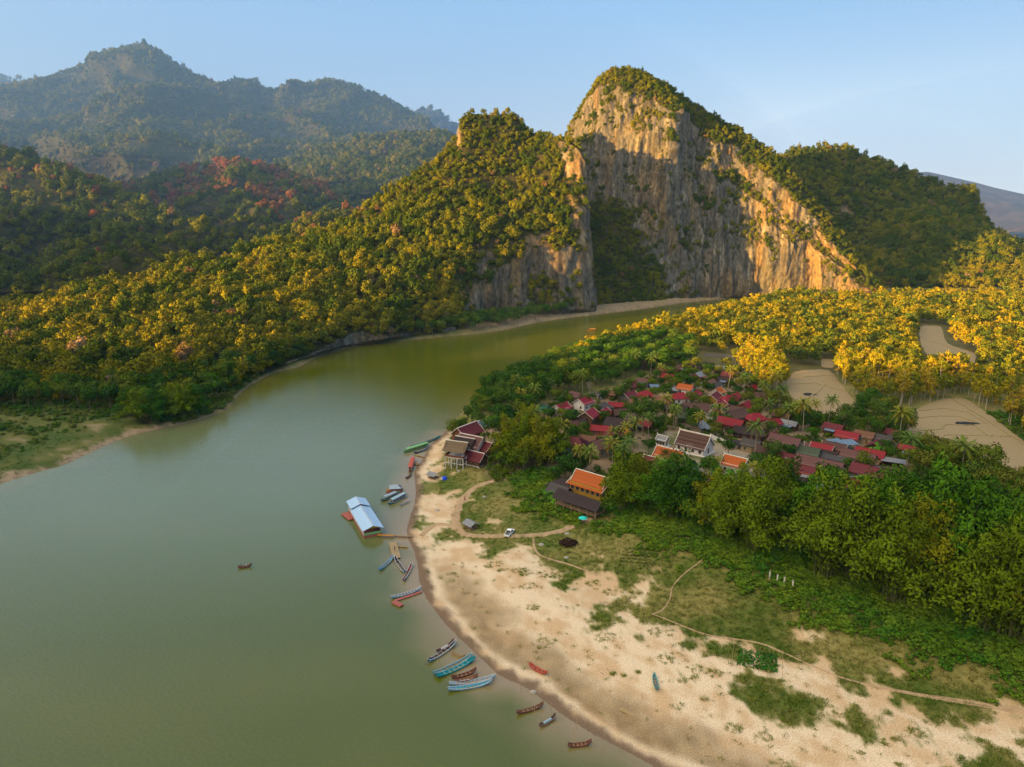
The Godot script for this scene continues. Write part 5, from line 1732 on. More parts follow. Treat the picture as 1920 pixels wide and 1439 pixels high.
# hull built of rings from stern to bow along x; opt: canopy colour, benches, load
func boat(x1: float, y1: float, x2: float, y2: float, w: float, outside: Material, inside: Material, opt: Dictionary, label: String, on_land := false) -> Node3D:
	var a := spot(x1, y1) if on_land else level(x1, y1, 0.15)
	var b := spot(x2, y2) if on_land else level(x2, y2, 0.15)
	var l := a.distance_to(b)
	var mid := (a + b) * 0.5
	if on_land:
		mid = ground(mid) + Vector3(0, 0.12, 0)
	else:
		mid.y = 0.0
	var o := thing("boat", mid, -atan2(b.z - a.z, b.x - a.x))
	tag(o, label, "boat", "narrow wooden boats along the village bank")
	var hull := Shape.new()
	var lining := Shape.new()
	var rim := Shape.new()
	var rows := 14
	var rings := []
	for i in rows + 1:
		var t := i / float(rows)
		var x := (t - 0.5) * l
		var wide_ := w * 0.5 * pow(maxf(0.0, sin(clampf(0.04 + t * 0.95, 0.0, 1.0) * PI)), 0.42)
		wide_ = maxf(wide_, 0.09)
		var rise := 0.75 * pow(absf(t - 0.5) * 2.0, 3.0) * (1.25 if t > 0.5 else 0.8)
		var keel := -0.18 + rise * 0.85
		var top := 0.42 + rise
		rings.append([Vector3(x, top, -wide_), Vector3(x, keel + 0.16, -wide_ * 0.8), Vector3(x, keel, -wide_ * 0.3), Vector3(x, keel, wide_ * 0.3), Vector3(x, keel + 0.16, wide_ * 0.8), Vector3(x, top, wide_)])
	for i in rows:
		for k in 5:
			var p: Vector3 = rings[i][k]
			var q: Vector3 = rings[i + 1][k]
			var r: Vector3 = rings[i + 1][k + 1]
			var s: Vector3 = rings[i][k + 1]
			var c := (p + r) * 0.5
			hull.quad(p, q, r, s, Vector3(0, c.y - 0.4, c.z))
			var up := Vector3(0, 0.07, 0)
			var n := Vector3(1, 1, 0.86)
			lining.quad(p * n + up * float(k > 0), q * n + up * float(k > 0), r * n + up * float(k < 4), s * n + up * float(k < 4), Vector3(0, 1, -c.z))
		for k in [0, 5]:
			rim.bar(rings[i][k], rings[i + 1][k], 0.12, 0.1)
	part(o, "hull", hull.mesh(), outside)
	part(o, "inner_hull", lining.mesh(), inside)
	part(o, "gunwale", rim.mesh(), opt.get("rim", outside))
	for k in opt.get("benches", 4):
		var t: float = (k + 1.0) / (opt.get("benches", 4) + 1.0) - 0.5
		var s := Shape.new()
		s.block(Vector3(t * l * 0.84, 0.3 + 0.7 * pow(absf(t) * 1.7, 3.0), 0), Vector3(0.28, 0.05, w * 0.86 * (1.0 - pow(absf(t) * 1.75, 3.0))))
		part(o, "bench", s.mesh(), opt.get("seat", M.wood))
	if opt.has("canopy"):
		var s := Shape.new()
		var cl: float = l * opt.get("cover", 0.55)
		var prev := Vector3.ZERO
		for k in 7:
			var g := PI * (k / 6.0)
			var p := Vector3(0, 1.55 + 0.32 * sin(g), -cos(g) * w * 0.56)
			if k:
				for dy in [0.0, -0.06]:
					s.quad(Vector3(-cl * 0.5, prev.y + dy, prev.z), Vector3(cl * 0.5, prev.y + dy, prev.z), Vector3(cl * 0.5, p.y + dy, p.z), Vector3(-cl * 0.5, p.y + dy, p.z), Vector3(0, 1.0 if dy == 0.0 else -1.0, 0))
			prev = p
		part(o, "canopy", s.mesh(), opt.canopy)
		for k in 5:
			for sz in [-1.0, 1.0]:
				s = Shape.new()
				s.block(Vector3((k / 4.0 - 0.5) * cl * 0.96, 1.0, sz * w * 0.5), Vector3(0.07, 1.2, 0.07))
				part(o, "canopy_post", s.mesh(), opt.get("rim", outside))
	if opt.has("bundles"):
		var s := Shape.new()
		for k in 4:
			s.block(Vector3(-l * 0.2 + k * 0.55, 0.5, 0), Vector3(0.42, 0.35, w * 0.5))
		part(o, "cargo", s.mesh(), opt.bundles)
	if opt.get("motor", false):
		var s := Shape.new()
		s.block(Vector3(-l * 0.44, 0.95, 0), Vector3(0.5, 0.35, 0.3))
		s.bar(Vector3(-l * 0.44, 0.9, 0), Vector3(-l * 0.5 - 1.1, 0.1, 0), 0.06, 0.06)
		part(o, "engine", s.mesh(), M.pane)
	return o


func river_materials() -> void:
	var wear := noise_tex(0.04, 0.6, 1.0, 4)
	for q in [["lightblue", 0.20, 0.52, 0.72], ["paleblue", 0.42, 0.60, 0.70], ["teal", 0.04, 0.42, 0.46], ["dullteal", 0.22, 0.42, 0.42], ["boatbrown", 0.26, 0.11, 0.07], ["boatred", 0.62, 0.13, 0.085], ["boatwhite", 0.66, 0.68, 0.68], ["navy", 0.03, 0.06, 0.14], ["boatgreen", 0.28, 0.62, 0.25], ["planks", 0.46, 0.34, 0.17], ["dockred", 0.50, 0.15, 0.12], ["cargo", 0.12, 0.13, 0.16], ["greyroof", 0.40, 0.50, 0.60], ["amber", 0.62, 0.27, 0.03], ["seatwood", 0.42, 0.22, 0.12]]:
		M[q[0]] = mat(lin(q[1], q[2], q[3]), 0.65, wear, Vector3(0.4, 0.4, 0.4))
	M.ferry_roof = mat(lin(0.36, 0.55, 0.76), 0.45, noise_tex(0.02, 0.82, 1.0, 3), Vector3(0.8, 0.05, 0.05))
	M.tarp = mat(lin(0.01, 0.05, 0.5), 0.6)
	M.tealcloth = mat(lin(0.02, 0.45, 0.40), 0.7)
	M.stone = mat(lin(0.5, 0.46, 0.40), 0.95, wear, Vector3(0.5, 0.5, 0.5))
	M.litter = mat(lin(0.7, 0.7, 0.68), 0.8)
	M.bamboo_pole = mat(lin(0.40, 0.30, 0.15), 0.8)
	M.paint = mat(lin(0.72, 0.73, 0.74), 0.3)
	M.paint.clearcoat_enabled = true
	M.rubber = mat(lin(0.02, 0.02, 0.02), 0.9)
	M.skin = mat(lin(0.33, 0.18, 0.11), 0.7)


func deck(called: String, x1: float, y1: float, x2: float, y2: float, w: float, h: float, m: Material, label: String, category: String) -> Node3D:
	var a := level(x1, y1, h)
	var b := level(x2, y2, h)
	var l := a.distance_to(b)
	var o := thing(called, Vector3((a.x + b.x) * 0.5, 0, (a.z + b.z) * 0.5), -atan2(b.z - a.z, b.x - a.x))
	tag(o, label, category)
	var n := int(clampf(l / 0.55, 4, 40))
	for k in n:
		var s := Shape.new()
		s.block(Vector3((k + 0.5) / n * l - l * 0.5, h + 0.02 * (k % 2), 0), Vector3(l / n - 0.03, 0.07, w))
		part(o, "plank", s.mesh(), m)
	for sz in [-1.0, 1.0]:
		var s := Shape.new()
		s.block(Vector3(0, h - 0.18, sz * w * 0.36), Vector3(l, 0.28, 0.3))
		part(o, "float", s.mesh(), M.wood)
	return o


func small_hut(px: float, py: float, l: float, w: float, h: float, yaw: float, roof: String, label: String) -> void:
	var p := spot(px, py, h)
	var o := thing("hut", p, deg_to_rad(yaw))
	tag(o, label, "hut")
	feet.append([p.x, p.z, l * 0.5])
	for sx in [-1.0, 1.0]:
		for sz in [-1.0, 1.0]:
			var s := Shape.new()
			s.block(Vector3(sx * l * 0.42, h * 0.5 - 0.2, sz * w * 0.42), Vector3(0.14, h + 0.4, 0.14))
			part(o, "post", s.mesh(), M.wood)
	var f := Shape.new()
	f.block(Vector3(0, 0.55, 0), Vector3(l * 0.95, 0.1, w * 0.95))
	part(o, "floor", f.mesh(), M.wood)
	part(o, "roof", gable_roof(l, w, w * 0.28, 0.4, 0.05).mesh(), roofs[roof], Transform3D(Basis(), Vector3(0, h, 0)))


func build_river_things() -> void:
	river_materials()
	var br := {"rim": M.boatwhite, "seat": M.boatwhite}
	# lower group
	boat(803, 1243, 855, 1208, 1.15, M.lightblue, M.cargo, {"rim": M.boatwhite, "benches": 5, "motor": true}, "white-rimmed blue boat with dark floor, uppermost of the lower moored row")
	boat(819, 1225, 851, 1206, 0.95, M.boatbrown, M.cargo, {"rim": M.boatbrown, "benches": 3, "bundles": M.boatwhite}, "short dark brown boat with cargo alongside the uppermost moored boat")
	boat(813, 1267, 885, 1233, 1.35, M.dullteal, M.dullteal, {"rim": M.paleblue, "benches": 6}, "greyish teal boat lying against a brighter teal boat")
	boat(819, 1272, 891, 1238, 1.35, M.teal, M.teal, {"rim": M.teal, "seat": M.dullteal, "benches": 6}, "bright teal boat lying against a greyish teal boat")
	boat(847, 1274, 893, 1260, 1.05, M.boatbrown, M.boatbrown, {"benches": 4}, "plain reddish brown dugout between the teal pair and the blue pair")
	boat(852, 1280, 896, 1272, 1.05, M.boatbrown, M.seatwood, {"benches": 4}, "second reddish brown dugout, touching the upper blue boat")
	boat(842, 1286, 929, 1273, 1.3, M.lightblue, M.paleblue, {"rim": M.boatwhite, "seat": M.seatwood, "benches": 7}, "long light blue boat with brown seats, upper of the blue pair")
	boat(840, 1296, 923, 1282, 1.35, M.lightblue, M.lightblue, {"rim": M.boatwhite, "seat": M.teal, "benches": 7}, "long sky blue boat, lowest of the moored row")
	boat(969, 1340, 1019, 1325, 0.9, M.boatbrown, M.wood, {"benches": 4}, "long plain brown dugout among the bamboo stakes")
	boat(1012, 1364, 1042, 1346, 0.95, M.wood, M.cargo, {"benches": 3, "bundles": M.paleblue}, "dark short dugout with pale bundles nearest the muddy edge")
	boat(1065, 1401, 1109, 1396, 0.95, M.boatbrown, M.boatbrown, {"benches": 4}, "red-brown dugout moored alone nearest the bottom of the picture")
	boat(992, 1250, 1026, 1269, 1.2, M.boatred, M.boatred, {"benches": 3}, "red boat pulled up on the pale sand", true)
	boat(1232, 1300, 1226, 1269, 1.0, M.teal, M.dullteal, {"benches": 4}, "weathered teal boat lying on the sand far from the water", true)
	# middle group
	boat(711, 1071, 737, 1047, 1.2, M.lightblue, M.paleblue, {"rim": M.lightblue, "benches": 4}, "blue boat off the left corner of the timber raft")
	boat(759, 1076, 740, 1048, 1.2, M.lightblue, M.navy, {"rim": M.boatwhite, "benches": 5}, "blue boat with dark floor off the right corner of the timber raft")
	boat(756, 1091, 772, 1061, 1.05, M.boatwhite, M.boatred, {"rim": M.paleblue, "benches": 4}, "slim white boat with red floor beside the muddy bank")
	boat(733, 1123, 790, 1106, 1.15, M.lightblue, M.boatwhite, {"rim": M.boatwhite, "seat": M.navy, "benches": 7}, "blue and white boat alongside the red L-shaped dock")
	boat(714, 941, 748, 927, 1.5, M.boatbrown, M.wood, {"canopy": M.greyroof, "rim": M.teal, "benches": 4, "cover": 0.62}, "long boat with pale blue-grey canopy, upper of two near the houseboat")
	boat(728, 947, 763, 929, 1.5, M.teal, M.cargo, {"canopy": M.paleblue, "rim": M.boatwhite, "benches": 4, "cover": 0.7}, "long boat with whitish blue canopy, lower of two near the houseboat")
	boat(750, 949, 768, 940, 0.7, M.boatwhite, M.planks, {"benches": 2}, "thin pale dugout between the canopied boats and the bank")
	boat(768, 886, 775, 862, 1.7, M.boatred, M.boatred, {"canopy": M.boatred, "rim": M.boatwhite, "benches": 4, "cover": 0.8}, "coral red covered boat moored below the river point")
	boat(761, 899, 772, 890, 0.8, M.cargo, M.wood, {"benches": 2}, "small dark dugout below the coral red covered boat")
	boat(757, 849, 804, 835, 1.7, M.boatgreen, M.boatgreen, {"canopy": M.boatgreen, "rim": M.boatgreen, "benches": 5, "cover": 0.84}, "green covered tour boat at the river point")
	boat(770, 840, 826, 821, 1.5, M.navy, M.cargo, {"rim": M.teal, "benches": 6, "motor": true}, "long dark blue boat behind the green covered tour boat")
	boat(776, 851, 803, 842, 1.2, M.navy, M.paleblue, {"rim": M.navy, "benches": 4}, "short dark blue boat in front of the green covered tour boat")
	var far := boat(1101, 620, 1120, 619, 1.6, M.boatbrown, M.wood, {"canopy": M.amber, "benches": 3}, "tiny orange-roofed boat far upstream below the cliff")
	far.remove_meta("group")
	var dug := boat(446, 1066, 472, 1062, 0.85, M.boatbrown, M.wood, {"benches": 2}, "dugout with two people alone in the middle of the river")
	dug.remove_meta("group")
	# floating landing stage with its blue roof
	var a := level(672, 958, 0.0)
	var b := level(700, 1004, 0.0)
	var l := a.distance_to(b) + 2.0
	var o := thing("floating_house", Vector3((a.x + b.x) * 0.5 - 0.3, 0, (a.z + b.z) * 0.5), -atan2(b.z - a.z, b.x - a.x))
	tag(o, "floating landing house with two part pale blue metal roof", "floating house")
	var w := 6.2
	var s := Shape.new()
	s.block(Vector3(0, 0.1, 0), Vector3(l, 0.9, w))
	part(o, "pontoon", s.mesh(), M.dockred)
	s = Shape.new()
	s.block(Vector3(-l * 0.1, 1.55, 0), Vector3(l * 0.72, 2.0, w * 0.86))
	part(o, "wall", s.mesh(), walls["yellow"])
	for k in 7:
		for sz in [-1.0, 1.0]:
			s = Shape.new()
			s.block(Vector3((k / 6.0 - 0.5) * l * 0.97, 1.7, sz * w * 0.48), Vector3(0.14, 2.4, 0.14))
			part(o, "post", s.mesh(), M.trim)
	for sz in [-1.0, 1.0]:
		s = Shape.new()
		s.block(Vector3(0, 1.1, sz * w * 0.49), Vector3(l, 0.75, 0.06))
		part(o, "railing", s.mesh(), M.boatwhite)
	s = Shape.new()
	s.block(Vector3(l * 0.49, 1.1, 0), Vector3(0.06, 0.8, w * 0.97))
	part(o, "front_railing", s.mesh(), M.boatgreen)
	for q in [[l * 0.13, l * 0.76, 2.95, w, 1.15], [-l * 0.39, l * 0.27, 3.6, w * 0.98, 1.1]]:
		var r := part(o, "roof", gable_roof(q[1], q[3], q[4], 0.45).mesh(), M.ferry_roof, Transform3D(Basis(), Vector3(q[0], q[2], 0)))
		s = Shape.new()
		s.block(Vector3(0, q[4] + 0.04, 0), Vector3(q[1] + 0.92, 0.08, 0.24))
		part(r, "ridge_cap", s.mesh(), M.boatwhite)
		s = Shape.new()
		for sx in [-1.0, 1.0]:
			s.tri(Vector3(sx * q[1] * 0.5, 0, -q[3] * 0.5), Vector3(sx * q[1] * 0.5, 0, q[3] * 0.5), Vector3(sx * q[1] * 0.5, q[4] - 0.1, 0), Vector3(sx, 0, 0))
		part(r, "gable", s.mesh(), walls["yellow"] if q[2] < 3.2 else walls["brick"])
	deck("dock", 645, 962, 660, 974, 2.6, 0.45, M.dockred, "small red floating dock on the outer side of the floating house", "dock")
	deck("dock", 654, 972, 664, 969, 1.2, 0.42, M.dockred, "short red gangway to the floating house's outer dock", "dock")
	deck("gangway", 708, 1003, 738, 1005, 1.0, 0.75, M.amber, "orange-yellow gangway from the floating house towards the bank", "gangway")
	deck("gangway", 738, 1004, 772, 1006, 0.5, 0.6, M.planks, "thin plank footbridge from the orange gangway to the bank", "gangway")
	deck("raft", 736, 1017, 744, 1047, 2.5, 0.35, M.planks, "pale yellow timber raft with a person on it", "raft")
	deck("raft", 732, 1042, 737, 1045, 1.0, 0.3, M.dockred, "tiny reddish float beside the timber raft", "raft")
	deck("gangway", 745, 1024, 764, 1026, 0.35, 0.45, M.planks, "single plank from the timber raft to the bank", "gangway")
	deck("dock", 737, 1128, 753, 1136, 1.6, 0.4, M.dockred, "short arm of the L-shaped red dock", "dock")
	deck("dock", 742, 1126, 790, 1110, 0.8, 0.35, M.dockred, "long arm of the L-shaped red dock reaching the sand", "dock")
	deck("jetty", 779, 853, 797, 857, 0.7, 0.5, M.planks, "pale log jetty between the green tour boat and the red boat", "jetty")
	deck("jetty", 777, 866, 784, 872, 1.6, 0.5, M.wood, "dark wooden landing beside the coral red covered boat", "jetty")
	# houseboat
	var hp := level(740, 922, 0.0)
	o = thing("houseboat", hp, deg_to_rad(8.0))
	tag(o, "shabby houseboat under a blue-grey roof above the canopied boats", "houseboat")
	s = Shape.new()
	s.block(Vector3(0, 0.15, 0), Vector3(6.2, 0.7, 3.6))
	part(o, "hull", s.mesh(), M.boatbrown)
	s = Shape.new()
	s.block(Vector3(0.3, 1.2, 0), Vector3(3.8, 1.5, 2.4))
	part(o, "cabin", s.mesh(), M.seatwood)
	part(o, "roof", hip_roof(3.9, 3.0, 0.9, 0.35).mesh(), M.greyroof, Transform3D(Basis(), Vector3(0.3, 1.95, 0)))
	s = Shape.new()
	s.block(Vector3(-2.4, 0.8, 0.6), Vector3(1.0, 0.7, 0.9))
	part(o, "crate", s.mesh(), M.amber)
	# huts and small things on the bank
	small_hut(883, 981, 4.0, 3.2, 1.9, -50.0, "tin", "small hut with pale blue-grey tin roof beside the bend of the track")
	small_hut(812, 889, 3.6, 3.0, 1.9, -35.0, "tin", "small grey hut on the slope below the river point")
	var p := spot(833, 899)
	o = thing("tent", p)
	tag(o, "small bright blue tent on the grass near the grey hut", "tent")
	s = Shape.new()
	for k in 10:
		for j in 4:
			var a0 := TAU * k / 10.0
			var a1 := TAU * (k + 1) / 10.0
			var e0 := PI * 0.5 * j / 4.0
			var e1 := PI * 0.5 * (j + 1) / 4.0
			s.quad(Vector3(cos(a0) * cos(e0) * 1.3, sin(e0) * 1.25, sin(a0) * cos(e0) * 1.3), Vector3(cos(a1) * cos(e0) * 1.3, sin(e0) * 1.25, sin(a1) * cos(e0) * 1.3), Vector3(cos(a1) * cos(e1) * 1.3, sin(e1) * 1.25, sin(a1) * cos(e1) * 1.3), Vector3(cos(a0) * cos(e1) * 1.3, sin(e1) * 1.25, sin(a0) * cos(e1) * 1.3), Vector3(cos(a0) * cos(e0), sin(e0) + 0.2, sin(a0) * cos(e0)))
	part(o, "canvas", s.mesh(), M.tarp)
	s = Shape.new()
	s.block(Vector3(-0.9, 0.55, 0.9), Vector3(0.7, 0.9, 0.08))
	part(o, "door_flap", s.mesh(), M.litter)
	p = spot(1093, 981)
	o = thing("parasol", p)
	tag(o, "turquoise parasol beside the track below the terrace restaurant", "parasol")
	s = Shape.new()
	s.lathe([Vector2(0.03, 0.0), Vector2(0.03, 2.3)], 6)
	part(o, "pole", s.mesh(), M.wood)
	s = Shape.new()
	s.lathe([Vector2(1.5, 1.75), Vector2(0.9, 2.12), Vector2(0.02, 2.35)], 10)
	part(o, "canopy", s.mesh(), M.tealcloth)
	pickup()
	# four pale posts at the foot of the bamboo
	var names := ["leftmost and shortest", "second", "third", "rightmost"]
	var spots := [[1443, 1086], [1457, 1094], [1470, 1099], [1486, 1105]]
	for k in 4:
		p = spot(spots[k][0], spots[k][1])
		o = thing("post", p)
		tag(o, "%s of four white concrete posts below the bamboo" % names[k], "post", "white posts below the bamboo")
		s = Shape.new()
		s.block(Vector3(0, 1.0, 0), Vector3(0.3, 3.2 if k else 2.6, 0.3))
		part(o, "shaft", s.mesh(), M.trim)
		s = Shape.new()
		s.block(Vector3(0, 2.66 if k else 2.36, 0), Vector3(0.42, 0.12, 0.42))
		part(o, "cap", s.mesh(), walls["concrete"])
	# poles standing in the shallows
	var stakes := [[955, 1310, "left of the long brown dugout"], [976, 1300, "above the long brown dugout"], [1003, 1343, "just left of the short dark dugout"], [1015, 1352, "touching the short dark dugout"], [1034, 1340, "behind the short dark dugout"], [1045, 1374, "out in the water below the short dark dugout"], [1080, 1370, "at the mud above the lowest dugout"], [1076, 1397, "through the lowest red-brown dugout"], [1128, 1408, "left of two below the lowest dugout"], [1133, 1396, "right of two below the lowest dugout"], [1163, 1410, "lowest, at the waterline"], [821, 1243, "beside the uppermost moored boat"], [874, 1233, "behind the teal boats"]]
	for q in stakes:
		var v := level(q[0], q[1], 0.0)
		o = thing("bamboo_stake", v, q[0])
		tag(o, "thin bamboo stake in the shallows, " + q[2], "stake", "bamboo stakes in the shallows")
		s = Shape.new()
		s.tube([Vector3(0, -1.0, 0), Vector3(0.06, 1.2, 0.02), Vector3(0.16, 3.0, 0.05)], [0.05, 0.045, 0.03], 5)
		part(o, "cane", s.mesh(), M.bamboo_pole)
	p = level(860, 1230, 0.0)
	boat(846, 1226, 872, 1235, 0.45, M.planks, M.planks, {"benches": 1}, "yellow raft-like log beside the teal boats")
	# rubble, litter and burnt heap
	var stones := [[1015, 1022, "left of the burnt heap"], [1062, 1047, "flat one on the bare sand below the burnt heap"], [1063, 1002, "beside the track under the parasol"], [908, 933, "pale heap inside the track's loop"], [860, 884, "white one by the blue tent"], [1000, 1299, "at the waterline"], [820, 958, "driftwood pile on the sand above the landing"]]
	for q in stones:
		p = spot(q[0], q[1])
		o = thing("rock", p)
		tag(o, "whitish boulder, " + q[2], "rock", "pale rocks on the bank")
		var r := RandomNumberGenerator.new()
		r.seed = q[0]
		s = Shape.new()
		var prof := []
		for k in 5:
			prof.append(Vector2(0.9 * cos(k / 4.0 * 1.5) * r.randf_range(0.7, 1.0), 0.7 * sin(k / 4.0 * 1.57) - 0.05))
		s.lathe(prof, 7)
		part(o, "boulder", s.mesh(), M.stone, Transform3D(Basis(Vector3.UP, r.randf() * 3.0).scaled(Vector3(1.3, 0.8, 0.9)), Vector3.ZERO))
	p = spot(1066, 1023)
	o = thing("brushwood_heap", p)
	tag(o, "burnt dark brown heap of brushwood on the grass", "heap")
	part(o, "twigs", crown(880, 2.6, 1.5, -0.3, 14, 60, 0.34).mesh(), leafy(0.06, 0.035, 0.025, 0.0))
	# kitchen gardens with stick fences
	for g in [[1420, 1240, 5.5, "small fenced vegetable plot on the sand, bright green"], [1198, 1045, 6.5, "fenced bare plot below the bamboo grove"]]:
		p = spot(g[0], g[1])
		o = thing("garden_plot", p, -0.35)
		tag(o, g[3], "garden")
		var k: float = g[2]
		s = Shape.new()
		for i in 12:
			for j in 9:
				var v := Vector3((i - 5.5) / 5.5 * k, 0, (j - 4.0) / 4.0 * k * 0.75)
				var wv := o.transform * v
				v.y = height(wv.x, wv.z) - p.y
				if i == 0 or i == 11 or j == 0 or j == 8:
					s.block(v + Vector3(0, 0.4, 0), Vector3(0.07, 1.2, 0.07))
		part(o, "fence", s.mesh(), M.bamboo_pole)
		var cr := Shape.new()
		var r := RandomNumberGenerator.new()
		r.seed = int(k * 10)
		for i in 900:
			var v := Vector3(r.randf_range(-0.8, 0.8) * k, 0, r.randf_range(-0.6, 0.6) * k)
			if k > 6.0 and int(v.z * 1.2 + 20.0) % 2 == 0:
				continue
			var wv := o.transform * v
			v.y = height(wv.x, wv.z) - p.y + r.randf() * 0.45
			leaf(cr, v, Vector3.UP, 0.3, r, Color.WHITE * r.randf_range(0.6, 1.0))
		part(o, "vegetables", cr.mesh(), leafy(0.03, 0.13, 0.015) if k < 6.0 else leafy(0.10, 0.12, 0.03))
	# power poles
	for q in [[1755, 908, 7.0, "white power pole by the last roof on the right"], [1506, 858, 7.0, "thin pole standing before the faded green roof"], [1472, 880, 5.0, "pair-like short pole left of the yellow-walled house"], [1401, 921, 6.0, "pale pole below the chapel's gate shrine"], [1776, 905, 6.0, "leaning pole at the edge of the right grove"]]:
		p = spot(q[0], q[1])
		o = thing("power_pole", p)
		tag(o, q[3], "pole")
		s = Shape.new()
		s.tube([Vector3(0, -0.5, 0), Vector3(0, q[2], 0)], [0.15, 0.1], 6)
		part(o, "shaft", s.mesh(), M.post)
		s = Shape.new()
		s.block(Vector3(0, q[2] - 0.5, 0), Vector3(1.5, 0.12, 0.1))
		part(o, "crossarm", s.mesh(), M.post)
		feet.append([p.x, p.z, 1.0])
	# scattered litter and felled bamboo
	for q in [[1398, 1018, 1420, 1034, "upper bundle of felled bamboo canes on the bare slope"], [1421, 1040, 1432, 1060, "lower bundle of felled bamboo canes above the posts"], [1164, 1331, 1196, 1352, "bamboo cane lying on the beach sand"]]:
		var u := spot(q[0], q[1])
		var v := spot(q[2], q[3])
		o = thing("bamboo_canes", u)
		tag(o, q[4], "bamboo canes")
		for k in 5:
			s = Shape.new()
			var off := Vector3(0.22 * (k - 2), 0.25 + 0.05 * k, 0.15 * (k % 2))
			s.tube([off, (v - u) * 0.5 + off + Vector3(0, 0.1, 0), (v - u) + off * 1.5], [0.06, 0.05, 0.03], 5)
			part(o, "cane", s.mesh(), M.bamboo_pole)


func pickup() -> void:
	var p := spot(955, 1003)
	var o := thing("pickup_truck", p, deg_to_rad(68.0))
	tag(o, "white double cab pickup parked on the sandy track", "pickup truck")
	var s := Shape.new()
	var prof := [Vector2(-2.5, 0.45), Vector2(-2.5, 1.02), Vector2(-0.75, 1.05), Vector2(2.4, 0.98), Vector2(2.5, 0.75), Vector2(2.5, 0.45)]
	for k in prof.size():
		var a: Vector2 = prof[k]
		var b: Vector2 = prof[(k + 1) % prof.size()]
		var nn := Vector3((a.x + b.x) * 0.2, (a.y + b.y) * 0.5 - 0.72, 0)
		s.quad(Vector3(a.x, a.y, -0.9), Vector3(b.x, b.y, -0.9), Vector3(b.x, b.y, 0.9), Vector3(a.x, a.y, 0.9), nn)
	for sz in [-0.9, 0.9]:
		for k in range(1, prof.size() - 1):
			s.tri(Vector3(prof[0].x, prof[0].y, sz), Vector3(prof[k].x, prof[k].y, sz), Vector3(prof[k + 1].x, prof[k + 1].y, sz), Vector3(0, 0, signf(sz)))
	part(o, "body", s.mesh(), M.paint)
	var cab := Shape.new()
	var glass := Shape.new()
	var low := [Vector2(-0.85, 1.04), Vector2(1.35, 1.02)]
	var top := [Vector2(-0.6, 1.72), Vector2(0.6, 1.72)]
	cab.block(Vector3(0, 1.73, 0), Vector3(1.25, 0.07, 1.45))
	for sz in [-1.0, 1.0]:
		glass.quad(Vector3(low[0].x, low[0].y, sz * 0.86), Vector3(low[1].x, low[1].y, sz * 0.86), Vector3(top[1].x, top[1].y, sz * 0.7), Vector3(top[0].x, top[0].y, sz * 0.7), Vector3(0, 0.2, sz))
		cab.bar(Vector3(0.25, 1.04, sz * 0.87), Vector3(0.1, 1.72, sz * 0.71), 0.1, 0.05)
		cab.bar(Vector3(low[0].x, low[0].y, sz * 0.87), Vector3(top[0].x, top[0].y, sz * 0.71), 0.1, 0.06)
		cab.bar(Vector3(low[1].x, low[1].y, sz * 0.87), Vector3(top[1].x, top[1].y, sz * 0.71), 0.08, 0.06)
	for k in 2:
		glass.quad(Vector3(low[k].x, low[k].y, -0.86), Vector3(low[k].x, low[k].y, 0.86), Vector3(top[k].x, top[k].y, 0.7), Vector3(top[k].x, top[k].y, -0.7), Vector3(k * 2.0 - 1.0, 0.4, 0))
	part(o, "cab_roof", cab.mesh(), M.paint)
	part(o, "cab_windows", glass.mesh(), M.pane)
	s = Shape.new()
	s.block(Vector3(-1.66, 1.06, 0), Vector3(1.45, 0.03, 1.5))
	part(o, "load_bed", s.mesh(), M.cargo)
	for x in [-1.6, 1.65]:
		for sz in [-0.82, 0.82]:
			s = Shape.new()
			s.tube([Vector3(x, 0.36, sz - 0.12), Vector3(x, 0.36, sz + 0.12)], [0.37, 0.37], 14)
			s.tube([Vector3(x, 0.36, sz + 0.12), Vector3(x, 0.36, sz - 0.12)], [0.37, 0.37], 14)
			part(o, "wheel", s.mesh(), M.rubber)
	for sz in [-0.65, 0.65]:
		s = Shape.new()
		s.block(Vector3(2.5, 0.82, sz), Vector3(0.06, 0.16, 0.35))
		part(o, "headlight", s.mesh(), M.boatwhite)


# ---------------------------------------------------------------- people: one skin meshed from a field of tapered limbs

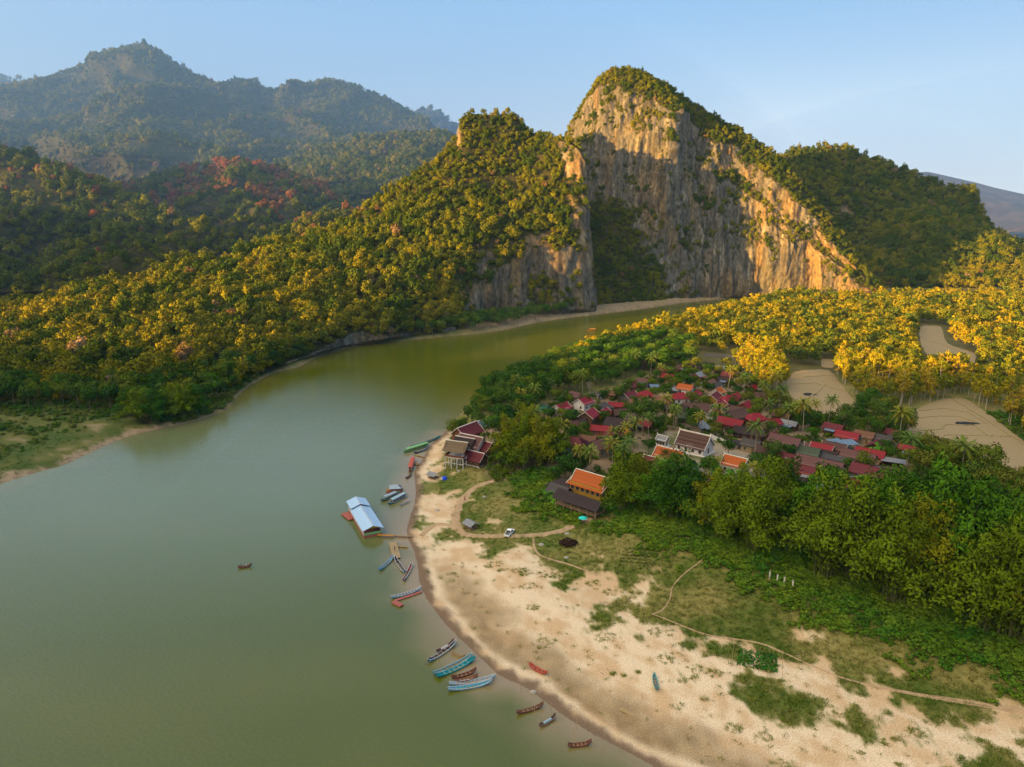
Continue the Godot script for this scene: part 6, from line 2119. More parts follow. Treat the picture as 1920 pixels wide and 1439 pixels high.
func figure(joints: Array, cell: float) -> ArrayMesh:      # joints: [from, to, radius, radius]
	var lo := Vector3(9, 9, 9)
	var hi := -lo
	for j in joints:
		for k in 2:
			lo = lo.min(j[k] - Vector3.ONE * 0.2)
			hi = hi.max(j[k] + Vector3.ONE * 0.2)
	var n := Vector3i(((hi - lo) / cell).ceil()) + Vector3i.ONE
	var val := PackedFloat32Array()
	val.resize(n.x * n.y * n.z)
	for z in n.z:
		for y in n.y:
			for x in n.x:
				var p := lo + Vector3(x, y, z) * cell
				var acc := 0.0
				for j in joints:
					var ab: Vector3 = j[1] - j[0]
					var t := clampf((p - j[0]).dot(ab) / maxf(ab.length_squared(), 1e-6), 0.0, 1.0)
					var d: float = p.distance_to(j[0] + ab * t) - lerpf(j[2], j[3], t)
					acc += exp(-d * 38.0)
				val[(z * n.y + y) * n.x + x] = -log(maxf(acc, 1e-12)) / 38.0
	var at_ := {}
	var s := Shape.new()
	for z in n.z - 1:
		for y in n.y - 1:
			for x in n.x - 1:
				var sum := Vector3.ZERO
				var hits := 0
				for e in [[0, 0, 0, 1, 0, 0], [0, 1, 0, 1, 1, 0], [0, 0, 1, 1, 0, 1], [0, 1, 1, 1, 1, 1], [0, 0, 0, 0, 1, 0], [1, 0, 0, 1, 1, 0], [0, 0, 1, 0, 1, 1], [1, 0, 1, 1, 1, 1], [0, 0, 0, 0, 0, 1], [1, 0, 0, 1, 0, 1], [0, 1, 0, 0, 1, 1], [1, 1, 0, 1, 1, 1]]:
					var a := val[((z + e[2]) * n.y + y + e[1]) * n.x + x + e[0]]
					var b := val[((z + e[5]) * n.y + y + e[4]) * n.x + x + e[3]]
					if (a < 0.0) != (b < 0.0):
						var t := a / (a - b)
						sum += Vector3(x, y, z) + Vector3(e[0], e[1], e[2]).lerp(Vector3(e[3], e[4], e[5]), t)
						hits += 1
				if hits:
					at_[Vector3i(x, y, z)] = lo + sum / hits * cell
	for key: Vector3i in at_:
		for ax in 3:
			var u := Vector3i.ZERO
			u[(ax + 1) % 3] = 1
			var w := Vector3i.ZERO
			w[(ax + 2) % 3] = 1
			var f := Vector3i.ZERO
			f[ax] = 1
			var a := val[(key.z * n.y + key.y) * n.x + key.x]
			var o := key + f
			var b := val[(o.z * n.y + o.y) * n.x + o.x]
			if (a < 0.0) != (b < 0.0) and at_.has(key - u) and at_.has(key - w) and at_.has(key - u - w):
				var way := Vector3(f) * (1.0 if a < 0.0 else -1.0)
				s.quad(at_[key], at_[key - u], at_[key - u - w], at_[key - w], way)
	return s.mesh()


func person(p: Vector3, yaw: float, sitting: bool, shirt: Material, label: String) -> void:
	var o := thing("person", p, yaw)
	tag(o, label, "person")
	var hip := Vector3(0, 0.9, 0) if not sitting else Vector3(0, 0.42, 0)
	var neck := hip + Vector3(0.03 if not sitting else 0.1, 0.56, 0)
	var j := [[hip, neck - Vector3(0, 0.1, 0), 0.15, 0.16], [neck - Vector3(0, 0.08, 0), neck + Vector3(0.01, 0.09, 0), 0.06, 0.055], [neck + Vector3(0.02, 0.15, 0), neck + Vector3(0.02, 0.22, 0), 0.092, 0.1], [neck + Vector3(0.11, 0.17, 0), neck + Vector3(0.12, 0.15, 0), 0.018, 0.02]]
	var cloth := [[hip + Vector3(0, 0.02, 0), neck - Vector3(0, 0.1, 0), 0.168, 0.175]]
	for sz in [-1.0, 1.0]:
		var sh := neck + Vector3(0, -0.09, sz * 0.18)
		var el := sh + Vector3(0.05 if not sitting else 0.2, -0.28, sz * 0.05)
		var wr := el + Vector3(0.1 if not sitting else 0.24, -0.23 if not sitting else 0.02, -sz * 0.02)
		j.append([sh, el, 0.058, 0.045])
		j.append([el, wr, 0.043, 0.03])
		j.append([wr, wr + (wr - el).normalized() * 0.15, 0.034, 0.022])
		cloth.append([sh, sh.lerp(el, 0.6), 0.075, 0.066])
		var th := hip + Vector3(0, -0.04, sz * 0.09)
		var kn := th + (Vector3(0.06 * sz + 0.03, -0.42, 0) if not sitting else Vector3(0.4, 0.08, sz * 0.06))
		var an := kn + (Vector3(-0.05, -0.38, 0) if not sitting else Vector3(0.1, -0.38, 0))
		j.append([th, kn, 0.085, 0.058])
		j.append([kn, an, 0.056, 0.038])
		j.append([an + Vector3(-0.03, -0.02, 0), an + Vector3(0.16, -0.04, 0), 0.04, 0.03])
	part(o, "body", figure(j, 0.035), M.skin)
	part(o, "shirt", figure(cloth, 0.04), shirt)
	var legs := [[hip + Vector3(0, -0.02, 0), hip + Vector3(0, 0.06, 0), 0.165, 0.16]]
	for sz in [-1.0, 1.0]:
		var th := hip + Vector3(0, -0.04, sz * 0.09)
		var kn := th + (Vector3(0.06 * sz + 0.03, -0.42, 0) if not sitting else Vector3(0.4, 0.08, sz * 0.06))
		legs.append([th, kn, 0.102, 0.08])
	part(o, "shorts", figure(legs, 0.04), M.cargo)
	part(o, "hair", figure([[neck + Vector3(-0.01, 0.21, 0), neck + Vector3(0.01, 0.25, 0), 0.1, 0.092]], 0.035), M.rubber)


func build_people() -> void:
	person(spot(871, 940), 1.1, false, M.boatred, "person in a red top walking on the sandy track")
	person(level(740, 1034, 0.4), 0.6, false, M.cargo, "person in dark clothes standing on the timber raft")
	person(level(462, 1063, 0.05), 0.1, true, M.boatwhite, "person in a pale shirt sitting forward in the lone dugout")
	person(level(452, 1065, 0.05), 0.1, true, M.cargo, "person in dark clothes sitting aft in the lone dugout")
	person(spot(1072, 884), 2.0, false, M.navy, "person in dark blue beside the cream lane wall")
# ---------------------------------------------------------------- trees one by one

var nth := {}
const RANK := ["", "second ", "third ", "fourth ", "fifth ", "sixth ", "seventh ", "eighth ", "ninth ", "tenth ", "eleventh ", "twelfth ", "thirteenth ", "fourteenth ", "fifteenth ", "sixteenth ", "seventeenth ", "eighteenth ", "nineteenth ", "twentieth "]
var waiting := []      # [node, noun, category, group]


func build_marks() -> void:
	for q in [["green-roofed house", 1022, 764], ["two storey timber house", 1105, 773], ["blue-walled house", 1078, 824], ["golden stupa", 1175, 815], ["faded pink roof", 1128, 828], ["long brown house", 1305, 760], ["orange gable", 1346, 731], ["mint green porch", 1349, 756], ["white shrine", 1243, 817], ["brown temple", 1303, 826], ["white chapel", 1380, 861], ["orange temple", 1257, 847], ["monks' house", 1228, 865], ["longest cream house", 1537, 865], ["faded green roof", 1513, 842], ["last bright red roof", 1633, 846], ["yellow hall", 1109, 912], ["river point houses", 880, 820], ["grey ruinous wall", 1365, 675], ["left rice field", 1545, 740], ["right rice field", 1820, 810], ["small upper rice field", 1780, 655], ["rust-streaked tin house", 1622, 812], ["far-right dull red roof", 1694, 893], ["four white posts", 1465, 1095], ["charcoal roof", 1464, 902], ["long crimson stilt house", 1371, 792], ["two storey cream house", 1473, 822], ["fenced sand plot", 1420, 1240], ["bare fenced plot", 1198, 1045], ["top of the dirt road", 1253, 704], ["bright red hipped house", 1211, 737], ["lone red roof by palms", 1399, 757], ["broad grey-brown roof", 1653, 916], ["burnt heap", 1066, 1023], ["pale tin strips", 1676, 863], ["sand spit", 275, 805], ["left meadow", 100, 815], ["red earth bank", 550, 672], ["bushy bank below the hill", 700, 645], ["left bank opposite the village", 440, 740], ["foot of the forested hill", 850, 622], ["cliff corner", 1060, 592], ["dark hollow at the meadow edge", 20, 770], ["dark bank past the bamboo", 400, 770], ["golden wood's river edge", 1230, 605], ["golden wood's far edge", 1640, 565], ["golden trees' tall front", 1680, 755], ["field path at the right edge", 1880, 770]]:
		marks.append([q[0], spot(q[1], q[2])])


func name_later(o: Node3D, noun: String, category: String, group: String) -> void:
	waiting.append([o, noun, category, group])


func name_trees() -> void:      # each tree is told by the landmark it stands by, and the order in which one meets it
	var told := {}
	for w in waiting:
		var p: Vector3 = w[0].position
		var best := 1e9
		var who := ""
		var where := Vector3.ZERO
		for m in marks:
			var d: float = p.distance_to(m[1])
			if d < best:
				best = d
				who = m[0]
				where = m[1]
		var d3 := p - where
		var side := Vector3(p.x, 0, p.z).normalized()
		var deep := d3.dot(side)
		var cross := d3.dot(Vector3(-side.z, 0, side.x))
		var rel := "right of"
		if absf(deep) > absf(cross):
			rel = "behind" if deep > 0.0 else "in front of"
		elif cross < 0.0:
			rel = "left of"
		var key := "%s %s the %s" % [w[1], rel, who]
		if not told.has(key):
			told[key] = []
		told[key].append([best, w])
	for key in told:
		var l: Array = told[key]
		l.sort_custom(func(a, b): return a[0] < b[0])
		for i in l.size():
			var w: Array = l[i][1]
			var text: String = key if i == 0 else ("%s%s" % [RANK[i], key] if i < RANK.size() else "farther " + key)
			if l.size() > 1 and i == 0:
				text = "nearest " + key
			tag(w[0], text, w[2], w[3])


func free_spot(p: Vector3, r: float) -> bool:
	for f in feet:
		if absf(f[0] - p.x) < r + f[2] and absf(f[1] - p.z) < r + f[2] and Vector2(f[0] - p.x, f[1] - p.z).length() < r * 0.6 + f[2]:
			return false
	return true


func strew(ring: PackedVector2Array, apart: float, tries: int) -> Array:     # random places within an outline, not too near each other
	var lo := ring[0]
	var hi := ring[0]
	for q in ring:
		lo = lo.min(q)
		hi = hi.max(q)
	var cells := {}
	var out := []
	for k in tries:
		var p := Vector2(rng.randf_range(lo.x, hi.x), rng.randf_range(lo.y, hi.y))
		if not Geometry2D.is_point_in_polygon(p, ring):
			continue
		var c := Vector2i((p / apart).floor())
		var ok := true
		for i in range(-1, 2):
			for j in range(-1, 2):
				for q in cells.get(c + Vector2i(i, j), []):
					if p.distance_to(q) < apart:
						ok = false
		if not ok or shore(p.x, p.y) < 2.0:
			continue
		if not cells.has(c):
			cells[c] = []
		cells[c].append(p)
		out.append(Vector3(p.x, height(p.x, p.y), p.y))
	return out


const TONES := ["deep green ", "dark green ", "yellowish green ", "mid green ", "olive green "]


func broad(p: Vector3, size: float, tone := -1, stretch := 1.0, called := "broadleaf_tree") -> void:
	if tone < 0:
		tone = rng.randi() % 5
	var o := plant("broad", called, p, size, -1, tone, stretch)
	name_later(o, TONES[tone] + {"broadleaf_tree": "leafy tree", "garden_tree": "small garden tree", "grove_tree": "grove tree", "belt_tree": "belt tree"}[called], "tree", "%ss of the village" % called.replace("_", " "))


func palm(p: Vector3, size: float, tone := -1) -> void:
	var o := plant("palm", "coconut_palm", p, size, -1, tone)
	name_later(o, "coconut palm", "palm tree", "coconut palms of the village")


func build_trees() -> void:
	build_marks()
	var golden_fields := field_outlines
	# bamboo along the front edge of the village terrace: [px, py of the foot, size, tone]
	for q in [[1010, 880, 0.95, 2], [975, 878, 0.95, 0], [955, 862, 0.85, 2], [1040, 868, 0.8, 0], [985, 850, 0.9, 2], [1168, 958, 0.9, 0], [1192, 950, 0.8, 2], [1262, 975, 1.0, 3], [1235, 968, 0.85, 1], [1290, 960, 0.8, 3], [1350, 1012, 0.95, 0], [1330, 985, 0.85, 2], [1410, 1035, 1.05, 0], [1440, 1000, 1.05, 0], [1470, 985, 0.95, 3], [1395, 985, 0.9, 0], [1545, 1085, 1.05, 0], [1585, 1080, 1.1, 0], [1535, 1040, 0.95, 1], [1620, 1060, 1.0, 1], [1675, 1130, 1.05, 0], [1715, 1120, 1.0, 2], [1695, 1085, 0.95, 1], [1775, 1105, 1.25, 1], [1810, 1080, 1.1, 3], [1760, 1060, 1.1, 1], [1850, 1185, 1.05, 0], [1895, 1200, 1.15, 0], [1935, 1190, 1.1, 2], [1880, 1130, 1.1, 1], [1960, 1120, 1.1, 1], [2010, 1210, 1.1, 0], [1655, 1010, 0.9, 1], [1725, 1030, 0.95, 3]]:
		var p := spot(q[0], q[1])
		if not free_spot(p, 1.0):
			continue
		var o := plant("bamboo", "bamboo_clump", p, q[2] * (1.6 if q[0] > 1480 else 1.35), -1, q[3], 1.15)
		name_later(o, ["yellow-green ", "fresh green ", "golden green ", "deep green "][q[3]] + "bamboo clump", "bamboo", "bamboo clumps around the village")
		feet.append([p.x, p.z, 2.4])
	# single trees that stand out
	for q in [[1205, 818, 1.35, 3, 1.35], [925, 825, 1.15, 0, 1.0], [940, 800, 1.1, 1, 1.0], [1215, 852, 0.75, 1, 0.9], [1247, 870, 0.62, 1, 0.9], [1365, 857, 0.7, 1, 1.0], [1420, 892, 0.95, 1, 0.9], [1448, 868, 0.95, 3, 0.9], [1475, 862, 0.75, 1, 0.9], [1072, 800, 0.85, 1, 0.9], [1132, 795, 0.7, 1, 0.9], [1048, 775, 0.65, 1, 0.85], [1100, 762, 0.7, 1, 0.85], [1670, 905, 0.6, 1, 0.9], [1605, 1000, 1.2, 0, 1.1], [1520, 985, 1.2, 0, 1.1], [1060, 895, 0.9, 1, 1.0], [1040, 905, 0.75, 1, 0.9], [1205, 905, 0.9, 3, 1.0], [1185, 885, 0.8, 1, 1.0], [1160, 870, 0.8, 1, 0.9], [1560, 945, 1.15, 0, 1.1]]:
		var p := spot(q[0], q[1])
		broad(p, q[2], q[3], q[4])
		feet.append([p.x, p.z, q[2] * 2.6])
	for q in [[1262, 880, 0.75], [1290, 858, 0.6], [1105, 740, 0.8], [1180, 812, 1.0], [930, 850, 0.7]]:
		var p := spot(q[0], q[1])
		var o := plant("bare", "bare_tree", p, q[2])
		name_later(o, "nearly leafless pale tree", "tree", "")
	# coconut palms seen one by one: [px, py of the foot]
	for q in [[1000, 775, 1.0], [975, 770, 1.0], [965, 745, 0.95], [1030, 745, 1.0], [1058, 730, 1.0], [1083, 748, 1.05], [1092, 742, 0.9], [1120, 715, 1.0], [1075, 705, 0.95], [1145, 745, 0.9], [1190, 698, 1.0], [1205, 690, 1.0], [1220, 705, 1.0], [1228, 698, 0.95], [1240, 712, 0.9], [1150, 700, 0.9], [1365, 735, 1.0], [1395, 745, 1.0], [1405, 735, 1.05], [1425, 748, 1.05], [1432, 755, 1.0], [1450, 752, 1.0], [1462, 770, 1.0], [1440, 790, 1.0], [1476, 815, 1.05], [1505, 818, 1.05], [1500, 802, 0.95], [1552, 802, 1.05], [1525, 800, 0.9], [1480, 790, 0.95], [1415, 868, 1.25], [1320, 812, 1.0], [1342, 815, 1.05], [1310, 815, 1.0], [1325, 775, 0.9], [1268, 800, 1.0], [1250, 795, 0.95], [1262, 808, 0.85], [1600, 898, 1.3], [1685, 835, 1.3], [1700, 885, 1.2], [1592, 862, 0.7], [1148, 880, 1.0], [1165, 885, 1.05], [1180, 870, 1.0], [1140, 862, 0.95], [1045, 862, 1.0], [1058, 845, 0.95], [1105, 893, 0.95], [1090, 890, 0.85], [1195, 842, 1.0], [1215, 828, 0.95], [1150, 846, 0.9], [1172, 848, 0.9], [1365, 888, 0.7], [1348, 888, 0.65], [1378, 892, 0.7], [1235, 915, 0.9], [1280, 920, 0.9], [1410, 925, 0.9], [1390, 935, 0.9], [1558, 925, 0.9], [1800, 905, 1.2], [1795, 870, 1.0], [1620, 940, 0.9], [985, 835, 1.0], [1005, 830, 1.05], [1020, 850, 1.0], [960, 830, 0.95], [1290, 690, 0.9], [1310, 700, 0.85], [1345, 700, 0.9]]:
		var p := spot(q[0], q[1])
		if free_spot(p, 0.5):
			palm(p, q[2] * rng.randf_range(0.9, 1.08))
			feet.append([p.x, p.z, 1.2])
	# bananas
	for p in strew(outline([[1578, 918], [1600, 905], [1640, 915], [1660, 930], [1650, 945], [1600, 948], [1575, 935]]), 2.6, 500) + strew(outline([[1325, 893], [1350, 890], [1400, 905], [1400, 915], [1340, 905]]), 3.2, 200) + strew(outline([[1030, 940], [1060, 945], [1100, 962], [1110, 975], [1060, 965], [1030, 955]]), 3.4, 200) + strew(outline([[1620, 850], [1650, 850], [1660, 865], [1630, 865]]), 3.4, 60):
		if free_spot(p, 0.3):
			var o := plant("banana", "banana_plant", p, rng.randf_range(0.9, 1.35))
			name_later(o, "banana plant", "banana plant", "banana plants of the village")
			feet.append([p.x, p.z, 0.7])
	# dark belt between the village and the water, seen behind the river point
	for p in strew(outline([[885, 800], [895, 755], [930, 725], [1000, 700], [1060, 680], [1150, 655], [1240, 640], [1300, 655], [1295, 690], [1240, 700], [1190, 705], [1150, 725], [1060, 742], [1010, 755], [985, 790], [930, 815]]), 5.6, 3000):
		if free_spot(p, 1.6):
			broad(p, rng.randf_range(0.72, 1.15), [0, 1, 1, 0, 2, 3][rng.randi() % 6], rng.randf_range(0.9, 1.25), "belt_tree")
	# between the houses
	for p in strew(village_yard, 5.2, 4200):
		if free_spot(p, 1.5) and not Geometry2D.is_point_in_polygon(Vector2(p.x, p.z), temple_yard) and rng.randf() < 0.8:
			broad(p, rng.randf_range(0.36, 0.84), -1, rng.randf_range(0.85, 1.15), "garden_tree")
	# belt between the village and the fields
	for p in strew(outline([[1440, 770], [1500, 785], [1560, 800], [1600, 800], [1615, 745], [1660, 775], [1700, 800], [1700, 830], [1640, 812], [1560, 806], [1460, 800]]), 6.0, 1500):
		if free_spot(p, 1.6):
			broad(p, rng.randf_range(0.6, 1.0), [1, 0, 3, 4][rng.randi() % 4], 1.1)
	# the grove on the right
	for p in strew(outline([[1560, 975], [1640, 960], [1700, 915], [1720, 862], [1760, 866], [1850, 900], [1930, 935], [2060, 960], [2060, 1130], [1950, 1110], [1820, 1060], [1740, 1040], [1640, 1010]]), 6.3, 3000):
		if free_spot(p, 1.5):
			broad(p, rng.randf_range(0.7, 1.2), [4, 2, 3, 4, 1][rng.randi() % 5], rng.randf_range(1.0, 1.3), "grove_tree")
	for p in strew(outline([[1190, 935], [1300, 945], [1420, 945], [1520, 965], [1600, 1000], [1560, 1050], [1480, 1010], [1400, 975], [1300, 960], [1200, 955]]), 6.5, 1200):
		if free_spot(p, 1.5):
			broad(p, rng.randf_range(0.6, 1.0), [0, 1, 3, 0][rng.randi() % 4], 1.1)
	# golden plantations: the three hundred nearest are single trees, the rest one wood
	var all := []
	for ring in [[[1068, 672], [1150, 645], [1205, 622], [1260, 606], [1330, 590], [1420, 568], [1560, 562], [1700, 560], [1725, 600], [1712, 650], [1720, 690], [1700, 720], [1600, 690], [1480, 685], [1420, 672], [1300, 655], [1240, 640], [1150, 660], [1090, 680]], [[1560, 700], [1600, 690], [1700, 700], [1800, 690], [1812, 735], [1760, 752], [1700, 765], [1620, 758], [1585, 725]], [[1705, 560], [1930, 555], [2150, 560], [2150, 900], [1990, 875], [1930, 835], [1860, 785], [1815, 745], [1830, 695], [1838, 665], [1790, 650], [1780, 612], [1725, 605]], [[1370, 680], [1440, 680], [1475, 700], [1470, 735], [1430, 740], [1390, 700]]]:
		for p in strew(outline(ring), 3.7, 26000):
			var bad := false
			for f in golden_fields:
				if Geometry2D.is_point_in_polygon(Vector2(p.x, p.z), f):
					bad = true
			var gap := fine.get_noise_2d(p.x * 1.3, p.z * 1.3)
			if not bad and free_spot(p, 0.4) and rng.randf() < 0.95 - smoothstep(0.12, 0.4, gap) * 0.75:
				all.append(p)
	all.sort_custom(func(a, b): return a.distance_squared_to(EYE) < b.distance_squared_to(EYE))
	var where := [[], [], [], []]
	var tints := [[], [], [], []]
	var nearest := 0
	for i in all.size():
		var p: Vector3 = all[i]
		var size := rng.randf_range(0.6, 1.0) + 0.5 * pow(rng.randf(), 3.0)
		if absf(p.x / p.z) < 0.76 and nearest < 300:
			nearest += 1
			var o := plant("golden", "plantation_tree", p, size)
			name_later(o, "golden tree", "tree", "golden plantation trees by the fields")
		else:
			var v := rng.randi() % 4
			where[v].append(Transform3D(Basis(Vector3.UP, rng.randf() * TAU).scaled(Vector3(size, size, size)), p))
			var lush := smoothstep(0.05, -0.3, fine.get_noise_2d(p.x * 1.7 + 400.0, p.z * 1.7)) * 0.85
			tints[v].append((Color(0.38, 0.30, 0.010).lerp(Color(0.20, 0.22, 0.012), rng.randf())).lerp(Color(0.10, 0.16, 0.015), lush) if rng.randf() < 0.9 else Color(0.09, 0.14, 0.02))
	var wood := thing("plantation_wood", Vector3.ZERO)
	wood.set_meta("kind", "stuff")
	for v in 4:
		copies(wood, "crowns", M.slim_crowns[v], M.leaf, where[v], tints[v])
	print("plantation ", all.size())
	# left bank: the trees along the water one by one
	var left := strew(outline([[-160, 790], [60, 768], [225, 770], [310, 793], [420, 768], [448, 728], [555, 684], [640, 652], [760, 636], [880, 622], [950, 612], [1060, 592], [1060, 585], [900, 600], [760, 615], [640, 630], [540, 655], [440, 690], [330, 720], [200, 735], [-160, 745]]), 5.4, 9000)
	left.sort_custom(func(a, b): return a.distance_squared_to(EYE) < b.distance_squared_to(EYE))
	var count := 0
	for p in left:
		if shore(p.x, p.z) < 4.0 or count >= 300:
			continue
		count += 1
		var tone: int = [0, 1, 1, 3, 2][rng.randi() % 5]
		var o := plant("broad", "riverbank_tree", p, rng.randf_range(0.7, 1.15), -1, tone, rng.randf_range(1.0, 1.35))
		name_later(o, "%sriverbank tree" % TONES[tone], "tree", "trees along the left bank")
	for q in [[262, 790, 1.25, 0], [292, 795, 1.15, 3], [318, 785, 1.15, 0], [345, 782, 1.25, 0], [368, 775, 1.05, 3], [245, 780, 1.0, 3], [110, 690, 1.1, 2], [130, 700, 1.0, 2]]:
		var o := plant("bamboo", "bamboo_clump", ground(spot(q[0], q[1])), q[2], -1, q[3])
		tag(o, "%s of the bamboo clumps %s" % [["first", "second", "third", "fourth", "fifth", "sixth", "seventh", "eighth"][nth.get("lb", 0)], "counted over the sand spit on the left bank"], "bamboo", "bamboo clumps on the left bank")
		nth["lb"] = nth.get("lb", 0) + 1
	name_trees()


# ---------------------------------------------------------------- scrub and grass, beyond counting

func build_ground_cover() -> void:
	var where := [[], [], [], []]
	var tints := [[], [], [], []]
	var bw := [[], [], [], []]
	var bt := [[], [], [], []]
	for k in 205000:
		var a := deg_to_rad(rng.randf_range(-46.0, 54.0))
		var r := 95.0 * pow(480.0 / 95.0, rng.randf())
		var x := sin(a) * r
		var z := -cos(a) * r
		var s := shore(x, z)
		if s < 1.5:
			continue
		var h := height(x, z)
		var n := fine.get_noise_2d(x * 2.0, z * 2.0)
		var b := wide.get_noise_2d(x * 9.0 + 50.0, z * 9.0)
		var p := Vector3(x, h, z)
		var p2 := Vector2(x, z)
		if left_side(x, z):
			if (s < 9.0 and z < -340.0) or (s < 85.0 and rng.randf() < 0.55 and n + b < 0.35):
				var v := rng.randi() % 4
				var bush := rng.randf() < smoothstep(10.0, 40.0, s) * 0.5 or z < -340.0
				var sc := rng.randf_range(0.5, 1.3)
				var col := Color(0.07, 0.17, 0.018).lerp(Color(0.2, 0.21, 0.04), clampf(0.4 + b + n, 0.0, 1.0))
				(bw if bush else where)[v].append(Transform3D(Basis(Vector3.UP, rng.randf() * TAU).scaled(Vector3(sc, sc * 0.9, sc) * (1.25 if bush else 1.0)), p))
				(bt if bush else tints)[v].append(col)
			continue
		if Geometry2D.is_point_in_polygon(p2, village_yard):
			if rng.randf() < 0.35 and free_spot(p, 0.5) and not Geometry2D.is_point_in_polygon(p2, temple_yard) and n > -0.15:
				var v := rng.randi() % 4
				var sc := rng.randf_range(0.5, 1.5)
				bw[v].append(Transform3D(Basis(Vector3.UP, rng.randf() * TAU).scaled(Vector3(sc, sc, sc)), p))
				bt[v].append(Color(0.06, 0.14, 0.012).lerp(Color(0.15, 0.2, 0.02), rng.randf()))
			continue
		if -z > 330.0:
			continue
		var on_field := false
		for f in field_outlines:
			if Geometry2D.is_point_in_polygon(p2, f):
				on_field = true
		if on_field:
			continue
		var k1 := side_of(sand_line, p2)
		var w := side_of(brush_line, p2)
		var e := fine.get_noise_2d(x * 9.0, z * 9.0 + 300.0)
		var t := 0.5 - k1 / 24.0 + n * 1.2 + b * 0.8 + e * 0.55
		if rng.randf() > smoothstep(0.56, 0.26, t) + 0.02:
			continue
		if s < 9.0 and rng.randf() > 0.15:
			continue
		var v := rng.randi() % 4
		var lush := smoothstep(-10.0, 8.0, w + n * 14.0)
		if rng.randf() < lush * 0.75:
			var sc := rng.randf_range(0.55, 1.5)
			bw[v].append(Transform3D(Basis(Vector3.UP, rng.randf() * TAU).scaled(Vector3(sc, sc * 0.85, sc)), p))
			bt[v].append(Color(0.06, 0.18, 0.014).lerp(Color(0.17, 0.26, 0.02), clampf(rng.randf() * 0.6 + n + 0.2, 0.0, 1.0)))
		elif rng.randf() < 0.7:
			var sc := rng.randf_range(0.5, 1.2)
			where[v].append(Transform3D(Basis(Vector3.UP, rng.randf() * TAU).scaled(Vector3(sc, sc, sc)), p))
			tints[v].append(Color(0.11, 0.19, 0.022).lerp(Color(0.34, 0.31, 0.08), clampf(0.35 + b * 0.9 + e * 0.5 + rng.randf_range(-0.2, 0.3), 0.0, 1.0)))
	# low clumps on the open sand
	for k in 420:
		var a := deg_to_rad(rng.randf_range(-10.0, 46.0))
		var r := rng.randf_range(100.0, 240.0)
		var c := Vector3(sin(a) * r, 0, -cos(a) * r)
		var k1 := side_of(sand_line, Vector2(c.x, c.z))
		if k1 > 4.0 or shore(c.x, c.z) < 14.0 or rng.randf() > 0.25 + smoothstep(-30.0, 0.0, k1):
			continue
		var wide_ := rng.randf_range(0.4, 2.2)
		for i in int(8 + wide_ * 16):
			var v := rng.randi() % 4
			var o := Vector2.from_angle(rng.randf() * TAU) * sqrt(rng.randf()) * wide_
			var p := ground(c + Vector3(o.x * 1.6, 0, o.y))
			var sc := rng.randf_range(0.35, 0.8)
			where[v].append(Transform3D(Basis(Vector3.UP, rng.randf() * TAU).scaled(Vector3(sc, sc, sc)), p))
			tints[v].append(Color(0.14, 0.25, 0.022).lerp(Color(0.36, 0.32, 0.06), rng.randf()))
	# stubble on the dry fields
	for f in field_outlines:
		for p in strew(f, 1.7, 9000):
			var v := rng.randi() % 4
			var sc := rng.randf_range(0.5, 0.9)
			where[v].append(Transform3D(Basis(Vector3.UP, rng.randf() * TAU).scaled(Vector3(sc, sc * 0.6, sc)), p + Vector3(0, 0.3, 0)))
			tints[v].append(Color(0.42, 0.32, 0.15).lerp(Color(0.27, 0.24, 0.08), clampf(rng.randf() * 0.7 + fine.get_noise_2d(p.x * 3.0, p.z * 3.0), 0.0, 1.0)))
	# sticks and dry leaves washed up on the sand
	var drift := Shape.new()
	drift.bar(Vector3(-0.5, 0.03, 0), Vector3(0.5, 0.06, 0.1), 0.08, 0.06)
	var dw := []
	var dt := []
	for k in 5200:
		var a := deg_to_rad(rng.randf_range(-16.0, 46.0))
		var r := rng.randf_range(100.0, 250.0)
		var p := ground(Vector3(sin(a) * r, 0, -cos(a) * r))
		var s0 := shore(p.x, p.z)
		if s0 < 3.0 or side_of(sand_line, Vector2(p.x, p.z)) > 6.0 or rng.randf() > 0.12 + 0.8 * smoothstep(24.0, 8.0, s0 + fine.get_noise_2d(p.x * 3.0, p.z * 3.0) * 14.0):
			continue
		var sc := 0.25 + 1.1 * pow(rng.randf(), 4.0)
		dw.append(Transform3D(Basis(Vector3.UP, rng.randf() * TAU).scaled(Vector3(sc, sc * 0.8 + 0.2, sc)), p))
		dt.append(Color(0.20, 0.14, 0.08).lerp(Color(0.5, 0.42, 0.3), rng.randf()) if rng.randf() < 0.97 else Color(0.7, 0.7, 0.68))
	var dr := thing("driftwood", Vector3.ZERO)
	dr.set_meta("kind", "stuff")
	copies(dr, "sticks", drift.mesh(), M.leaf, dw, dt)
	var g := thing("grass", Vector3.ZERO)
	g.set_meta("kind", "stuff")
	var sb := thing("undergrowth", Vector3.ZERO)
	sb.set_meta("kind", "stuff")
	var total := 0
	for v in 4:
		copies(g, "blades", M.tuft[v], M.leaf, where[v], tints[v])
		copies(sb, "leaves", M.bush[v], M.leaf, bw[v], bt[v])
		total += where[v].size() + bw[v].size()
	print("ground cover ", total)
